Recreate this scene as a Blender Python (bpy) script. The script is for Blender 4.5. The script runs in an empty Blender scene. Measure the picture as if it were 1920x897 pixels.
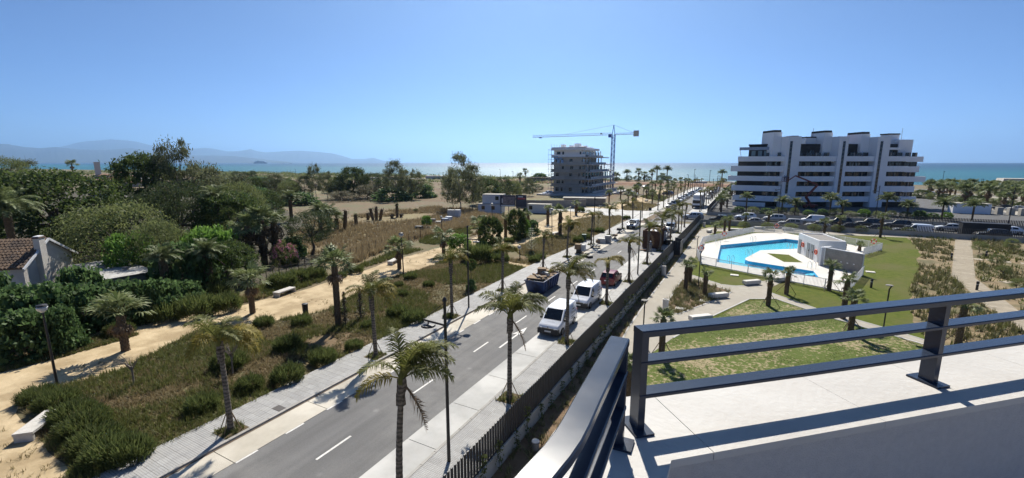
import bpy, math, random
import numpy as np
from mathutils import Vector, Matrix

# ---------------------------------------------------------------- camera, sky, sun, exposure
scene = bpy.context.scene
COL = scene.collection
CAM_H = 13.4                       # the terrace eye height above the street, metres
FPX = 821.0                        # focal length in photograph pixels (1920 wide)
PITCH = math.atan(143.5 / FPX)     # camera looks slightly down
YAW = math.atan(0.5445 / 1.0151)   # street runs along +Y, camera is turned 28 degrees left of it
cam_d = bpy.data.cameras.new('camera')
cam_d.sensor_width = 36.0
cam_d.lens = 36.0 * FPX / 1920.0
cam_d.clip_start = 0.05
cam_d.clip_end = 120000.0
cam = bpy.data.objects.new('camera', cam_d)
cam.location = (0, 0, CAM_H)
cam.rotation_euler = (math.pi / 2 - PITCH, 0, YAW)
COL.objects.link(cam)
scene.camera = cam

SUN_EL = math.radians(46.0)
SUN_AZ = math.radians(-25.0)       # measured from the street direction (+Y), negative = to the left
world = bpy.data.worlds.new('World')
scene.world = world
world.use_nodes = True
wn = world.node_tree.nodes
wl = world.node_tree.links
bg = wn.get('Background') or wn.new('ShaderNodeBackground')
sky = wn.new('ShaderNodeTexSky')
sky.sky_type = 'NISHITA'
sky.sun_disc = False
sky.sun_elevation = SUN_EL
sky.sun_rotation = SUN_AZ
sky.altitude = 0
sky.air_density = 0.55
sky.dust_density = 0.08
sky.ozone_density = 10.0
wl.new(sky.outputs[0], bg.inputs[0])
bg.inputs[1].default_value = 0.076
sun_d = bpy.data.lights.new('sun', 'SUN')
sun_d.energy = 5.0
sun_d.angle = math.radians(0.53)
sun_d.color = (1.0, 0.94, 0.84)
sun = bpy.data.objects.new('sun', sun_d)
sdir = Vector((math.sin(SUN_AZ) * math.cos(SUN_EL), math.cos(SUN_AZ) * math.cos(SUN_EL), math.sin(SUN_EL)))
sun.rotation_euler = (-sdir).to_track_quat('-Z', 'Y').to_euler()
COL.objects.link(sun)
scene.view_settings.view_transform = 'Standard'
scene.view_settings.look = 'None'
scene.view_settings.gamma = 1.0
scene.view_settings.exposure = 0.6
scene.view_settings.use_curve_mapping = False
scene.render.engine = 'CYCLES'
scene.cycles.volume_bounces = 3
scene.cycles.max_bounces = 8

R = random.Random(7)
NR = np.random.default_rng(7)
PI = math.pi

# ---------------------------------------------------------------- survey helpers
def G(px, py, z=0.0):
    """ground point (at height z) that was surveyed at photograph pixel px, py"""
    u = (px - 960) / FPX
    v = (448.5 - py) / FPX
    c, s = math.cos(PITCH), math.sin(PITCH)
    x, y, w = u, c + v * s, -s + v * c
    k = (z - CAM_H) / w
    return ((x * math.cos(YAW) - y * math.sin(YAW)) * k, (x * math.sin(YAW) + y * math.cos(YAW)) * k)

def PJ(X, Y, Z):
    x = X * math.cos(YAW) + Y * math.sin(YAW)
    y = -X * math.sin(YAW) + Y * math.cos(YAW)
    z = Z - CAM_H
    c, s = math.cos(PITCH), math.sin(PITCH)
    d = y * c - z * s
    return 960 + FPX * x / d, 448.5 - FPX * (y * s + z * c) / d

def DEPTH(X, Y):
    return -X * math.sin(YAW) + Y * math.cos(YAW)

def TALL(px, py, top):
    """height of an upright thing whose foot is at px, py and whose top is at row top"""
    X, Y = G(px, py)
    lo, hi = 0.0, 60.0
    for _ in range(40):
        m = (lo + hi) / 2
        if PJ(X, Y, m)[1] > top: lo = m
        else: hi = m
    return lo

# ---------------------------------------------------------------- materials
MATS = {}
def _nodes(name):
    m = bpy.data.materials.new(name)
    m.use_nodes = True
    nt = m.node_tree
    return m, nt, nt.nodes['Principled BSDF']

def mat(name, c1, c2=None, scale=4.0, rough=0.8, bump=0.0, bscale=None, metal=0.0, spec=0.5, detail=5.0,
        coord='pos', c3=None, s3=0.3, rand=0.0, coat=0.0, alpha=None, lo=0.35, hi=0.65):
    m, nt, b = _nodes(name)
    N, L = nt.nodes, nt.links
    b.inputs['Roughness'].default_value = rough
    b.inputs['Metallic'].default_value = metal
    b.inputs['Specular IOR Level'].default_value = spec
    if coat: 
        b.inputs['Coat Weight'].default_value = coat
        b.inputs['Coat Roughness'].default_value = 0.06
    if coord == 'pos':
        g = N.new('ShaderNodeNewGeometry'); vec = g.outputs['Position']
    else:
        g = N.new('ShaderNodeTexCoord'); vec = g.outputs['Object']
    if c2 is None: c2 = tuple(x * 0.88 for x in c1)
    nz = N.new('ShaderNodeTexNoise'); nz.inputs['Scale'].default_value = scale; nz.inputs['Detail'].default_value = detail
    nz.inputs['Roughness'].default_value = 0.62
    L.new(vec, nz.inputs['Vector'])
    mr = N.new('ShaderNodeMapRange'); mr.inputs['From Min'].default_value = lo; mr.inputs['From Max'].default_value = hi
    L.new(nz.outputs['Fac'], mr.inputs['Value'])
    mx = N.new('ShaderNodeMix'); mx.data_type = 'RGBA'
    mx.inputs[6].default_value = (*c1, 1); mx.inputs[7].default_value = (*c2, 1)
    L.new(mr.outputs[0], mx.inputs[0])
    out = mx.outputs[2]
    if c3 is not None:
        n3 = N.new('ShaderNodeTexNoise'); n3.inputs['Scale'].default_value = s3; n3.inputs['Detail'].default_value = 4
        L.new(vec, n3.inputs['Vector'])
        m3 = N.new('ShaderNodeMapRange'); m3.inputs['From Min'].default_value = 0.45; m3.inputs['From Max'].default_value = 0.62
        L.new(n3.outputs['Fac'], m3.inputs['Value'])
        x3 = N.new('ShaderNodeMix'); x3.data_type = 'RGBA'; x3.inputs[7].default_value = (*c3, 1)
        L.new(out, x3.inputs[6]); L.new(m3.outputs[0], x3.inputs[0]); out = x3.outputs[2]
    if rand:
        oi = N.new('ShaderNodeObjectInfo')
        mv = N.new('ShaderNodeMapRange'); mv.inputs['To Min'].default_value = 1 - rand; mv.inputs['To Max'].default_value = 1 + rand
        L.new(oi.outputs['Random'], mv.inputs['Value'])
        vm = N.new('ShaderNodeVectorMath'); vm.operation = 'SCALE'
        L.new(out, vm.inputs[0]); L.new(mv.outputs[0], vm.inputs['Scale']); out = vm.outputs[0]
    L.new(out, b.inputs['Base Color'])
    if bump:
        bz = N.new('ShaderNodeTexNoise'); bz.inputs['Scale'].default_value = bscale or scale * 3; bz.inputs['Detail'].default_value = 6
        L.new(vec, bz.inputs['Vector'])
        bp = N.new('ShaderNodeBump'); bp.inputs['Strength'].default_value = min(1.0, bump); bp.inputs['Distance'].default_value = 0.05
        L.new(bz.outputs['Fac'], bp.inputs['Height']); L.new(bp.outputs[0], b.inputs['Normal'])
    MATS[name] = m
    return m

def leafmat(name, c1, c2, trans=0.42, rough=0.6, rand=0.12):
    """foliage: each leaf takes its own tone between two greens, some light passes through"""
    m, nt, b = _nodes(name)
    N, L = nt.nodes, nt.links
    g = N.new('ShaderNodeNewGeometry')
    oi = N.new('ShaderNodeObjectInfo')
    mx = N.new('ShaderNodeMix'); mx.data_type = 'RGBA'
    mx.inputs[6].default_value = (*c1, 1); mx.inputs[7].default_value = (*c2, 1)
    L.new(g.outputs['Random Per Island'], mx.inputs[0])
    mv = N.new('ShaderNodeMapRange'); mv.inputs['To Min'].default_value = 1 - rand; mv.inputs['To Max'].default_value = 1 + rand
    L.new(oi.outputs['Random'], mv.inputs['Value'])
    vm = N.new('ShaderNodeVectorMath'); vm.operation = 'SCALE'
    L.new(mx.outputs[2], vm.inputs[0]); L.new(mv.outputs[0], vm.inputs['Scale'])
    L.new(vm.outputs[0], b.inputs['Base Color'])
    b.inputs['Roughness'].default_value = rough
    b.inputs['Specular IOR Level'].default_value = 0.25
    tr = N.new('ShaderNodeBsdfTranslucent'); L.new(vm.outputs[0], tr.inputs['Color'])
    ms = N.new('ShaderNodeMixShader'); ms.inputs[0].default_value = trans
    L.new(b.outputs[0], ms.inputs[1]); L.new(tr.outputs[0], ms.inputs[2])
    L.new(ms.outputs[0], N['Material Output'].inputs['Surface'])
    MATS[name] = m
    return m

def glassmat(name, tint=(0.02, 0.025, 0.03), rough=0.05):
    m, nt, b = _nodes(name)
    b.inputs['Base Color'].default_value = (*tint, 1)
    b.inputs['Roughness'].default_value = rough
    b.inputs['Specular IOR Level'].default_value = 0.8
    MATS[name] = m
    return m

# ---------------------------------------------------------------- mesh builder
class MB:
    def __init__(self):
        self.v = []; self.f = []; self.m = []; self.cur = 0
    def _add(self, vs, fs):
        o = len(self.v)
        self.v.extend(vs)
        for f in fs:
            self.f.append(tuple(i + o for i in f)); self.m.append(self.cur)
        return self
    def box(self, cx, cy, cz, sx, sy, sz, rz=0.0, taper=1.0):
        """box with its base centre at cx, cy, cz"""
        c, s = math.cos(rz), math.sin(rz)
        vs = []
        for z, k in ((0, 1.0), (sz, taper)):
            for a, b in ((-1, -1), (1, -1), (1, 1), (-1, 1)):
                x, y = a * sx / 2 * k, b * sy / 2 * k
                vs.append((cx + x * c - y * s, cy + x * s + y * c, cz + z))
        return self._add(vs, [(3, 2, 1, 0), (4, 5, 6, 7), (0, 1, 5, 4), (1, 2, 6, 5), (2, 3, 7, 6), (3, 0, 4, 7)])
    def prism(self, pts, z0, z1):
        n = len(pts)
        a = sum(pts[i][0] * pts[(i + 1) % n][1] - pts[(i + 1) % n][0] * pts[i][1] for i in range(n))
        if a < 0: pts = pts[::-1]
        vs = [(p[0], p[1], z0) for p in pts] + [(p[0], p[1], z1) for p in pts]
        fs = [tuple(range(n - 1, -1, -1)), tuple(range(n, 2 * n))]
        fs += [(i, (i + 1) % n, n + (i + 1) % n, n + i) for i in range(n)]
        return self._add(vs, fs)
    def sheet(self, pts, z):
        n = len(pts)
        a = sum(pts[i][0] * pts[(i + 1) % n][1] - pts[(i + 1) % n][0] * pts[i][1] for i in range(n))
        if a < 0: pts = pts[::-1]
        return self._add([(p[0], p[1], z) for p in pts], [tuple(range(n))])
    def quad(self, a, b, c, d):
        return self._add([tuple(a), tuple(b), tuple(c), tuple(d)], [(0, 1, 2, 3)])
    def tri(self, a, b, c):
        return self._add([tuple(a), tuple(b), tuple(c)], [(0, 1, 2)])
    def tube(self, path, radii, n=8, caps=True):
        if not hasattr(radii, '__len__'): radii = [radii] * len(path)
        path = [Vector(p) for p in path]
        vs = []; fs = []
        for i, p in enumerate(path):
            d = (path[min(i + 1, len(path) - 1)] - path[max(i - 1, 0)])
            d = d.normalized() if d.length > 1e-9 else Vector((0, 0, 1))
            a = Vector((0, 0, 1)) if abs(d.z) < 0.9 else Vector((1, 0, 0))
            u = d.cross(a).normalized(); w = d.cross(u)
            for k in range(n):
                t = 2 * PI * k / n
                q = p + (u * math.cos(t) + w * math.sin(t)) * radii[i]
                vs.append(tuple(q))
        for i in range(len(path) - 1):
            for k in range(n):
                fs.append((i * n + k, (i + 1) * n + k, (i + 1) * n + (k + 1) % n, i * n + (k + 1) % n))
        if caps:
            fs.append(tuple(range(n))); fs.append(tuple(range(len(path) * n - 1, (len(path) - 1) * n - 1, -1)))
        return self._add(vs, fs)
    def bar(self, a, b, w, h=None):
        """rectangular bar from a to b"""
        h = h or w
        a = Vector(a); b = Vector(b); d = (b - a).normalized()
        up = Vector((0, 0, 1)) if abs(d.z) < 0.95 else Vector((0, 1, 0))
        s = d.cross(up).normalized() * w / 2; t = s.normalized().cross(d) * h / 2
        vs = [tuple(p + x * s + y * t) for p in (a, b) for x, y in ((-1, -1), (1, -1), (1, 1), (-1, 1))]
        return self._add(vs, [(0, 1, 2, 3), (7, 6, 5, 4), (0, 4, 5, 1), (1, 5, 6, 2), (2, 6, 7, 3), (3, 7, 4, 0)])
    def lathe(self, prof, n=12, cx=0, cy=0, cz=0):
        vs = []; fs = []
        for r, z in prof:
            for k in range(n):
                t = 2 * PI * k / n
                vs.append((cx + r * math.cos(t), cy + r * math.sin(t), cz + z))
        for i in range(len(prof) - 1):
            for k in range(n):
                fs.append((i * n + k, i * n + (k + 1) % n, (i + 1) * n + (k + 1) % n, (i + 1) * n + k))
        fs.append(tuple(range(n - 1, -1, -1))); fs.append(tuple(range((len(prof) - 1) * n, len(prof) * n)))
        return self._add(vs, fs)
    def torus(self, c, R_, r, ax='y', n=18, m=6):
        vs = []; fs = []
        for i in range(n):
            a = 2 * PI * i / n
            for j in range(m):
                b = 2 * PI * j / m
                x = (R_ + r * math.cos(b)) * math.cos(a); z = (R_ + r * math.cos(b)) * math.sin(a); y = r * math.sin(b)
                p = {'y': (x, y, z), 'z': (x, z, y), 'x': (y, x, z)}[ax]
                vs.append((c[0] + p[0], c[1] + p[1], c[2] + p[2]))
        for i in range(n):
            for j in range(m):
                fs.append((i * m + j, ((i + 1) % n) * m + j, ((i + 1) % n) * m + (j + 1) % m, i * m + (j + 1) % m))
        return self._add(vs, fs)
    def mesh(self, name, mats, smooth=None):
        me = bpy.data.meshes.new(name)
        me.from_pydata(self.v, [], self.f)
        mats = mats if isinstance(mats, (list, tuple)) else [mats]
        for mm in mats: me.materials.append(MATS[mm] if isinstance(mm, str) else mm)
        if len(mats) > 1: me.polygons.foreach_set('material_index', self.m)
        if smooth is not None:
            me.shade_smooth(); me.set_sharp_from_angle(angle=smooth)
        me.update()
        return me
    def build(self, name, mats, parent=None, smooth=None, loc=None):
        return link(name, self.mesh(name, mats, smooth), parent, loc)

def np_mesh(name, V, F, m, smooth=False):
    """V (n,3); F (k,3) or (k,4)"""
    me = bpy.data.meshes.new(name)
    V = np.asarray(V, dtype=np.float32); F = np.asarray(F, dtype=np.int32)
    k = F.shape[1]
    me.vertices.add(len(V)); me.vertices.foreach_set('co', V.ravel())
    me.loops.add(F.size); me.loops.foreach_set('vertex_index', F.ravel())
    me.polygons.add(len(F))
    me.polygons.foreach_set('loop_start', np.arange(0, F.size, k, dtype=np.int32))
    me.polygons.foreach_set('loop_total', np.full(len(F), k, dtype=np.int32))
    me.update(calc_edges=True)
    me.validate()
    me.materials.append(MATS[m] if isinstance(m, str) else m)
    if smooth: me.shade_smooth()
    return me

def link(name, me, parent=None, loc=None, rz=0.0, sc=None):
    o = bpy.data.objects.new(name, me)
    COL.objects.link(o)
    if parent is not None: o.parent = parent
    if loc is not None: o.location = loc
    if rz: o.rotation_euler = (0, 0, rz)
    if sc is not None: o.scale = sc if hasattr(sc, '__len__') else (sc, sc, sc)
    return o

def tag(o, label, cat, group=None):
    o['label'] = label; o['category'] = cat
    if group: o['group'] = group
    return o

def thing(name, label, cat, loc=(0, 0, 0), rz=0.0, group=None, sc=None):
    o = link(name, None, None, loc, rz, sc)
    o.empty_display_size = 0.2
    return tag(o, label, cat, group)

def struct(o):
    o['kind'] = 'structure'; return o

def stuff(o):
    o['kind'] = 'stuff'; return o

KIDS = {}
def copy_tree(src, loc, rz=0.0, label=None, sc=None):
    r = src.copy(); COL.objects.link(r)
    r.location = loc; r.rotation_euler = (0, 0, rz)
    if sc is not None: r.scale = sc if hasattr(sc, '__len__') else (sc, sc, sc)
    if label: r['label'] = label
    for ch in src.children:
        c = ch.copy(); COL.objects.link(c); c.parent = r
        for gch in ch.children:
            d = gch.copy(); COL.objects.link(d); d.parent = c
    return r

ORD = ['first', 'second', 'third', 'fourth', 'fifth', 'sixth', 'seventh', 'eighth', 'ninth', 'tenth', 'eleventh', 'twelfth',
       'thirteenth', 'fourteenth', 'fifteenth', 'sixteenth', 'seventeenth', 'eighteenth', 'nineteenth', 'twentieth',
       'twenty-first', 'twenty-second', 'twenty-third', 'twenty-fourth', 'twenty-fifth', 'twenty-sixth', 'twenty-seventh',
       'twenty-eighth', 'twenty-ninth', 'thirtieth', 'thirty-first', 'thirty-second', 'thirty-third', 'thirty-fourth']

def rough_poly(pts, amp, step=1.5, seed=0):
    """the same outline with an irregular edge"""
    r = random.Random(seed); out = []
    n = len(pts)
    for i in range(n):
        a = Vector(pts[i][:2]); b = Vector(pts[(i + 1) % n][:2])
        k = max(1, int((b - a).length / step)); k = min(k, 60)
        d = (b - a); nn = Vector((-d.y, d.x)).normalized() if d.length > 0 else Vector((0, 0))
        for j in range(k):
            p = a + d * (j / k)
            if j: p = p + nn * r.uniform(-amp, amp)
            out.append((p.x, p.y))
    return out

def inside(P, poly):
    """numpy points (n,2) in polygon"""
    x, y = P[:, 0], P[:, 1]; res = np.zeros(len(P), bool)
    n = len(poly); j = n - 1
    for i in range(n):
        xi, yi = poly[i]; xj, yj = poly[j]
        c = ((yi > y) != (yj > y)) & (x < (xj - xi) * (y - yi) / ((yj - yi) or 1e-9) + xi)
        res ^= c; j = i
    return res

def scatter(poly, n, seed=1):
    r = np.random.default_rng(seed)
    p = np.array(poly); lo, hi = p.min(0), p.max(0)
    out = np.zeros((0, 2)); k = 0
    while len(out) < n and k < 30:
        q = r.uniform(lo, hi, (n * 3, 2)); q = q[inside(q, poly)]
        out = np.vstack([out, q]); k += 1
    return out[:n]
# ---------------------------------------------------------------- material library
mat('dry_soil', (0.12, 0.085, 0.045), (0.17, 0.122, 0.065), 0.8, 0.95, 0.6, 6, c3=(0.12, 0.11, 0.05), s3=0.12)
mat('sand', (0.42, 0.32, 0.185), (0.53, 0.415, 0.255), 0.7, 0.95, 0.7, 4, c3=(0.33, 0.245, 0.135), s3=0.45)
mat('beach_sand', (0.26, 0.21, 0.145), (0.32, 0.265, 0.19), 0.05, 0.95)
mat('field', (0.105, 0.065, 0.03), (0.155, 0.10, 0.046), 0.15, 0.95, 0.5, 3, c3=(0.16, 0.14, 0.06), s3=0.025)
mat('straw_field', (0.19, 0.135, 0.066), (0.14, 0.10, 0.048), 0.3, 0.95, 0.5, 3, c3=(0.22, 0.19, 0.085), s3=0.06)
mat('weedy_soil', (0.15, 0.12, 0.055), (0.10, 0.094, 0.036), 0.55, 0.95, 0.8, 5, c3=(0.15, 0.10, 0.048), s3=0.16)
def asphalt_mat():
    m = mat('asphalt', (0.138, 0.135, 0.131), (0.182, 0.178, 0.17), 0.9, 0.88, 0.4, 60, c3=(0.13, 0.128, 0.126), s3=0.13); nt = m.node_tree; N, L = nt.nodes, nt.links; b = N['Principled BSDF']
    src = b.inputs['Base Color'].links[0].from_socket; g = N.new('ShaderNodeNewGeometry'); mp = N.new('ShaderNodeMapping'); mp.inputs['Scale'].default_value = (1.6, 0.05, 1); L.new(g.outputs['Position'], mp.inputs[0])
    n = N.new('ShaderNodeTexNoise'); n.inputs['Scale'].default_value = 1.0; n.inputs['Detail'].default_value = 5; L.new(mp.outputs[0], n.inputs['Vector'])      # tyre-polished tracks
    n2 = N.new('ShaderNodeTexNoise'); n2.inputs['Scale'].default_value = 24; n2.inputs['Detail'].default_value = 3; L.new(g.outputs['Position'], n2.inputs['Vector'])   # aggregate
    n3 = N.new('ShaderNodeTexVoronoi'); n3.inputs['Scale'].default_value = 0.55; L.new(g.outputs['Position'], n3.inputs['Vector'])   # spots of dust and oil
    r1 = N.new('ShaderNodeMapRange'); r1.inputs['From Min'].default_value = 0.3; r1.inputs['From Max'].default_value = 0.7; r1.inputs['To Min'].default_value = 0.82; r1.inputs['To Max'].default_value = 1.16; L.new(n.outputs['Fac'], r1.inputs['Value'])
    r2 = N.new('ShaderNodeMapRange'); r2.inputs['From Min'].default_value = 0.3; r2.inputs['From Max'].default_value = 0.7; r2.inputs['To Min'].default_value = 0.88; r2.inputs['To Max'].default_value = 1.12; L.new(n2.outputs['Fac'], r2.inputs['Value'])
    r3 = N.new('ShaderNodeMapRange'); r3.inputs['From Min'].default_value = 0.02; r3.inputs['From Max'].default_value = 0.12; r3.inputs['To Min'].default_value = 1.45; r3.inputs['To Max'].default_value = 1.0; L.new(n3.outputs['Distance'], r3.inputs['Value'])
    a = N.new('ShaderNodeMath'); a.operation = 'MULTIPLY'; L.new(r1.outputs[0], a.inputs[0]); L.new(r2.outputs[0], a.inputs[1]); c = N.new('ShaderNodeMath'); c.operation = 'MULTIPLY'; L.new(a.outputs[0], c.inputs[0]); L.new(r3.outputs[0], c.inputs[1])
    v = N.new('ShaderNodeVectorMath'); v.operation = 'SCALE'; L.new(src, v.inputs[0]); L.new(c.outputs[0], v.inputs['Scale']); L.new(v.outputs[0], b.inputs['Base Color'])
asphalt_mat()
mat('asphalt_and_shade', (0.07, 0.07, 0.072), (0.095, 0.095, 0.095), 1.0, 0.85, 0.3, 40)  # asphalt of the cross street, also the courtyard's painted shade
mat('concrete_lane', (0.46, 0.42, 0.345), (0.39, 0.355, 0.29), 0.9, 0.85, 0.25, 30, c3=(0.56, 0.52, 0.44), s3=0.3, coord='pos')
mat('concrete_grey', (0.42, 0.415, 0.395), (0.36, 0.355, 0.335), 0.9, 0.85, 0.25, 30, c3=(0.52, 0.51, 0.48), s3=0.3)
mat('paver_bed', (0.20, 0.19, 0.175), None, 3, 0.9)
def ribbed_paver():
    m = mat('paver', (0.40, 0.395, 0.38), (0.34, 0.335, 0.325), 1.4, 0.85, 0.0, 40, rand=0.08); nt = m.node_tree; N, L = nt.nodes, nt.links; b = N['Principled BSDF']
    src = b.inputs['Base Color'].links[0].from_socket; g = N.new('ShaderNodeNewGeometry'); br = N.new('ShaderNodeTexBrick'); br.offset = 0.0
    br.inputs['Scale'].default_value = 1.0; br.inputs['Brick Width'].default_value = 0.1; br.inputs['Row Height'].default_value = 0.1; br.inputs['Mortar Size'].default_value = 0.012
    br.inputs['Color1'].default_value = (1, 1, 1, 1); br.inputs['Color2'].default_value = (0.93, 0.93, 0.93, 1); br.inputs['Mortar'].default_value = (0.6, 0.6, 0.6, 1); L.new(g.outputs['Position'], br.inputs['Vector'])
    mx = N.new('ShaderNodeMix'); mx.data_type = 'RGBA'; mx.blend_type = 'MULTIPLY'; mx.inputs[0].default_value = 1.0; L.new(src, mx.inputs[6]); L.new(br.outputs['Color'], mx.inputs[7]); L.new(mx.outputs[2], b.inputs['Base Color'])
ribbed_paver()
mat('kerb', (0.36, 0.345, 0.32), (0.29, 0.28, 0.25), 2.0, 0.85, 0.3, 25, rand=0.06)
mat('gutter', (0.13, 0.09, 0.06), (0.09, 0.065, 0.045), 3, 0.9)
mat('road_paint', (0.66, 0.64, 0.6), (0.42, 0.41, 0.39), 5.0, 0.75, lo=0.45, hi=0.75)
mat('lawn', (0.068, 0.096, 0.014), (0.116, 0.128, 0.026), 1.6, 0.95, 0.9, 9, c3=(0.115, 0.115, 0.04), s3=0.14, detail=9, spec=0.1)
mat('path_print', (0.33, 0.30, 0.245), (0.39, 0.355, 0.295), 1.5, 0.9, 0.5, 14, c3=(0.33, 0.30, 0.25), s3=0.2)
mat('bed_soil', (0.135, 0.085, 0.045), (0.20, 0.135, 0.08), 1.2, 0.95, 0.9, 8)
mat('shrub_bed', (0.20, 0.145, 0.075), (0.27, 0.2, 0.11), 0.6, 0.95, 0.8, 6, c3=(0.12, 0.105, 0.045), s3=0.35)
mat('pool_deck', (0.62, 0.595, 0.545), (0.56, 0.535, 0.49), 0.6, 0.8, 0.15, 20)
mat('white_wall', (0.74, 0.745, 0.75), (0.68, 0.685, 0.69), 0.5, 0.8)
mat('white_metal', (0.8, 0.8, 0.8), None, 2, 0.45)
mat('plank', (0.42, 0.36, 0.27), (0.34, 0.29, 0.21), 2, 0.9, 0.3, 14, rand=0.12)
mat('black_metal', (0.018, 0.018, 0.02), (0.012, 0.012, 0.014), 3, 0.5)
mat('fence_metal', (0.022, 0.025, 0.032), (0.016, 0.018, 0.024), 3, 0.5)
mat('wall_concrete', (0.42, 0.40, 0.36), (0.34, 0.32, 0.285), 0.8, 0.9, 0.4, 14, c3=(0.37, 0.345, 0.3), s3=0.4)
mat('stone_grey', (0.26, 0.24, 0.22), (0.20, 0.19, 0.175), 2.0, 0.9, 0.6, 12)

# patchy lawn: sandy bare spots where the turf has not taken
def lawn_patchy():
    m, nt, b = _nodes('lawn_patchy'); N, L = nt.nodes, nt.links
    g = N.new('ShaderNodeNewGeometry')
    a = N.new('ShaderNodeTexNoise'); a.inputs['Scale'].default_value = 3.2; a.inputs['Detail'].default_value = 7; a.inputs['Roughness'].default_value = 0.7
    c = N.new('ShaderNodeTexNoise'); c.inputs['Scale'].default_value = 0.22; c.inputs['Detail'].default_value = 3
    for n in (a, c): L.new(g.outputs['Position'], n.inputs['Vector'])
    ad = N.new('ShaderNodeMath'); ad.operation = 'MULTIPLY_ADD'; ad.inputs[1].default_value = 0.55
    L.new(c.outputs['Fac'], ad.inputs[0]); L.new(a.outputs['Fac'], ad.inputs[2])
    mr = N.new('ShaderNodeMapRange'); mr.inputs['From Min'].default_value = 0.79; mr.inputs['From Max'].default_value = 0.86
    L.new(ad.outputs[0], mr.inputs['Value'])
    gr = N.new('ShaderNodeMix'); gr.data_type = 'RGBA'; gr.inputs[6].default_value = (0.062, 0.10, 0.017, 1); gr.inputs[7].default_value = (0.115, 0.135, 0.03, 1)
    d = N.new('ShaderNodeTexNoise'); d.inputs['Scale'].default_value = 7; d.inputs['Detail'].default_value = 5; L.new(g.outputs['Position'], d.inputs['Vector'])
    L.new(d.outputs['Fac'], gr.inputs[0])
    mx = N.new('ShaderNodeMix'); mx.data_type = 'RGBA'; mx.inputs[7].default_value = (0.31, 0.255, 0.15, 1)
    L.new(gr.outputs[2], mx.inputs[6]); L.new(mr.outputs[0], mx.inputs[0]); L.new(mx.outputs[2], b.inputs['Base Color'])
    b.inputs['Roughness'].default_value = 0.95; b.inputs['Specular IOR Level'].default_value = 0.2
    bp = N.new('ShaderNodeBump'); bp.inputs['Strength'].default_value = 0.8; bp.inputs['Distance'].default_value = 0.06
    L.new(a.outputs['Fac'], bp.inputs['Height']); L.new(bp.outputs[0], b.inputs['Normal'])
    MATS['lawn_patchy'] = m
lawn_patchy()

# small square-ribbed paving beyond the single slabs
def paver_far():
    m, nt, b = _nodes('paver_far'); N, L = nt.nodes, nt.links
    g = N.new('ShaderNodeNewGeometry')
    br = N.new('ShaderNodeTexBrick'); br.offset = 0.0; br.inputs['Scale'].default_value = 1.0
    br.inputs['Brick Width'].default_value = 0.6; br.inputs['Row Height'].default_value = 0.4
    br.inputs['Mortar Size'].default_value = 0.012; br.inputs['Mortar'].default_value = (0.2, 0.19, 0.175, 1)
    br.inputs['Color1'].default_value = (0.40, 0.395, 0.38, 1); br.inputs['Color2'].default_value = (0.33, 0.325, 0.315, 1)
    L.new(g.outputs['Position'], br.inputs['Vector'])
    nz = N.new('ShaderNodeTexNoise'); nz.inputs['Scale'].default_value = 0.5; nz.inputs['Detail'].default_value = 5; L.new(g.outputs['Position'], nz.inputs['Vector'])
    mx = N.new('ShaderNodeMix'); mx.data_type = 'RGBA'; mx.blend_type = 'MULTIPLY'; mx.inputs[0].default_value = 0.5
    mr = N.new('ShaderNodeMapRange'); mr.inputs['To Min'].default_value = 0.55; mr.inputs['To Max'].default_value = 1.35; L.new(nz.outputs['Fac'], mr.inputs['Value'])
    L.new(br.outputs['Color'], mx.inputs[6]); L.new(mr.outputs[0], mx.inputs[7]); L.new(mx.outputs[2], b.inputs['Base Color'])
    b.inputs['Roughness'].default_value = 0.85
    MATS['paver_far'] = m
paver_far()

# ---------------------------------------------------------------- the land
SHORE = 352.0
def keyhole(outer, inner):
    """outline with a hole in it, as one face"""
    area = lambda p: sum(p[i][0] * p[(i + 1) % len(p)][1] - p[(i + 1) % len(p)][0] * p[i][1] for i in range(len(p)))
    if area(outer) < 0: outer = outer[::-1]
    if area(inner) > 0: inner = inner[::-1]
    best = min(((a[0] - b[0]) ** 2 + (a[1] - b[1]) ** 2, i, j) for i, a in enumerate(outer) for j, b in enumerate(inner))
    _, i, j = best
    return outer[:i + 1] + inner[j:] + inner[:j + 1] + outer[i:]
POOL = [G(x, y, 0.12) for x, y in [(1351, 460), (1473, 448), (1498, 451), (1497, 466.5), (1426, 469.5), (1398, 484), (1397, 487), (1404, 490), (1525, 508.5), (1536, 521), (1344, 491.5)]]
o = struct(MB().sheet(keyhole([(-4000, -400), (1500, -400), (1500, SHORE), (-4000, SHORE)], POOL), 0.0).build('ground', 'dry_soil'))
bm = MB()
bm.quad((-4000, SHORE - 12, 0.02), (1500, SHORE - 12, 0.02), (1500, SHORE + 34, -1.6), (-4000, SHORE + 34, -1.6))
struct(bm.build('beach', 'beach_sand'))
PX = lambda pts, z=0: [G(x, y, z) for x, y in pts]

# dry fields behind the trees and beyond the sandy promenade
far_field = [(-900, 120), (-60, 120), (-60, 96), (-44, 96), (-44, 160), (-60, 250), (-60, 330), (-900, 330)]
struct(MB().sheet(rough_poly(far_field, 2.0, 12, 3), 0.010).build('field', 'field'))
straw_poly = PX([(640, 503), (760, 456), (880, 428), (985, 412), (930, 400), (880, 393), (800, 389), (700, 399), (600, 413), (540, 440), (565, 475)])
struct(MB().sheet(rough_poly(straw_poly, 2.2, 3, 4), 0.016).build('straw_field', 'straw_field'))

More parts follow.
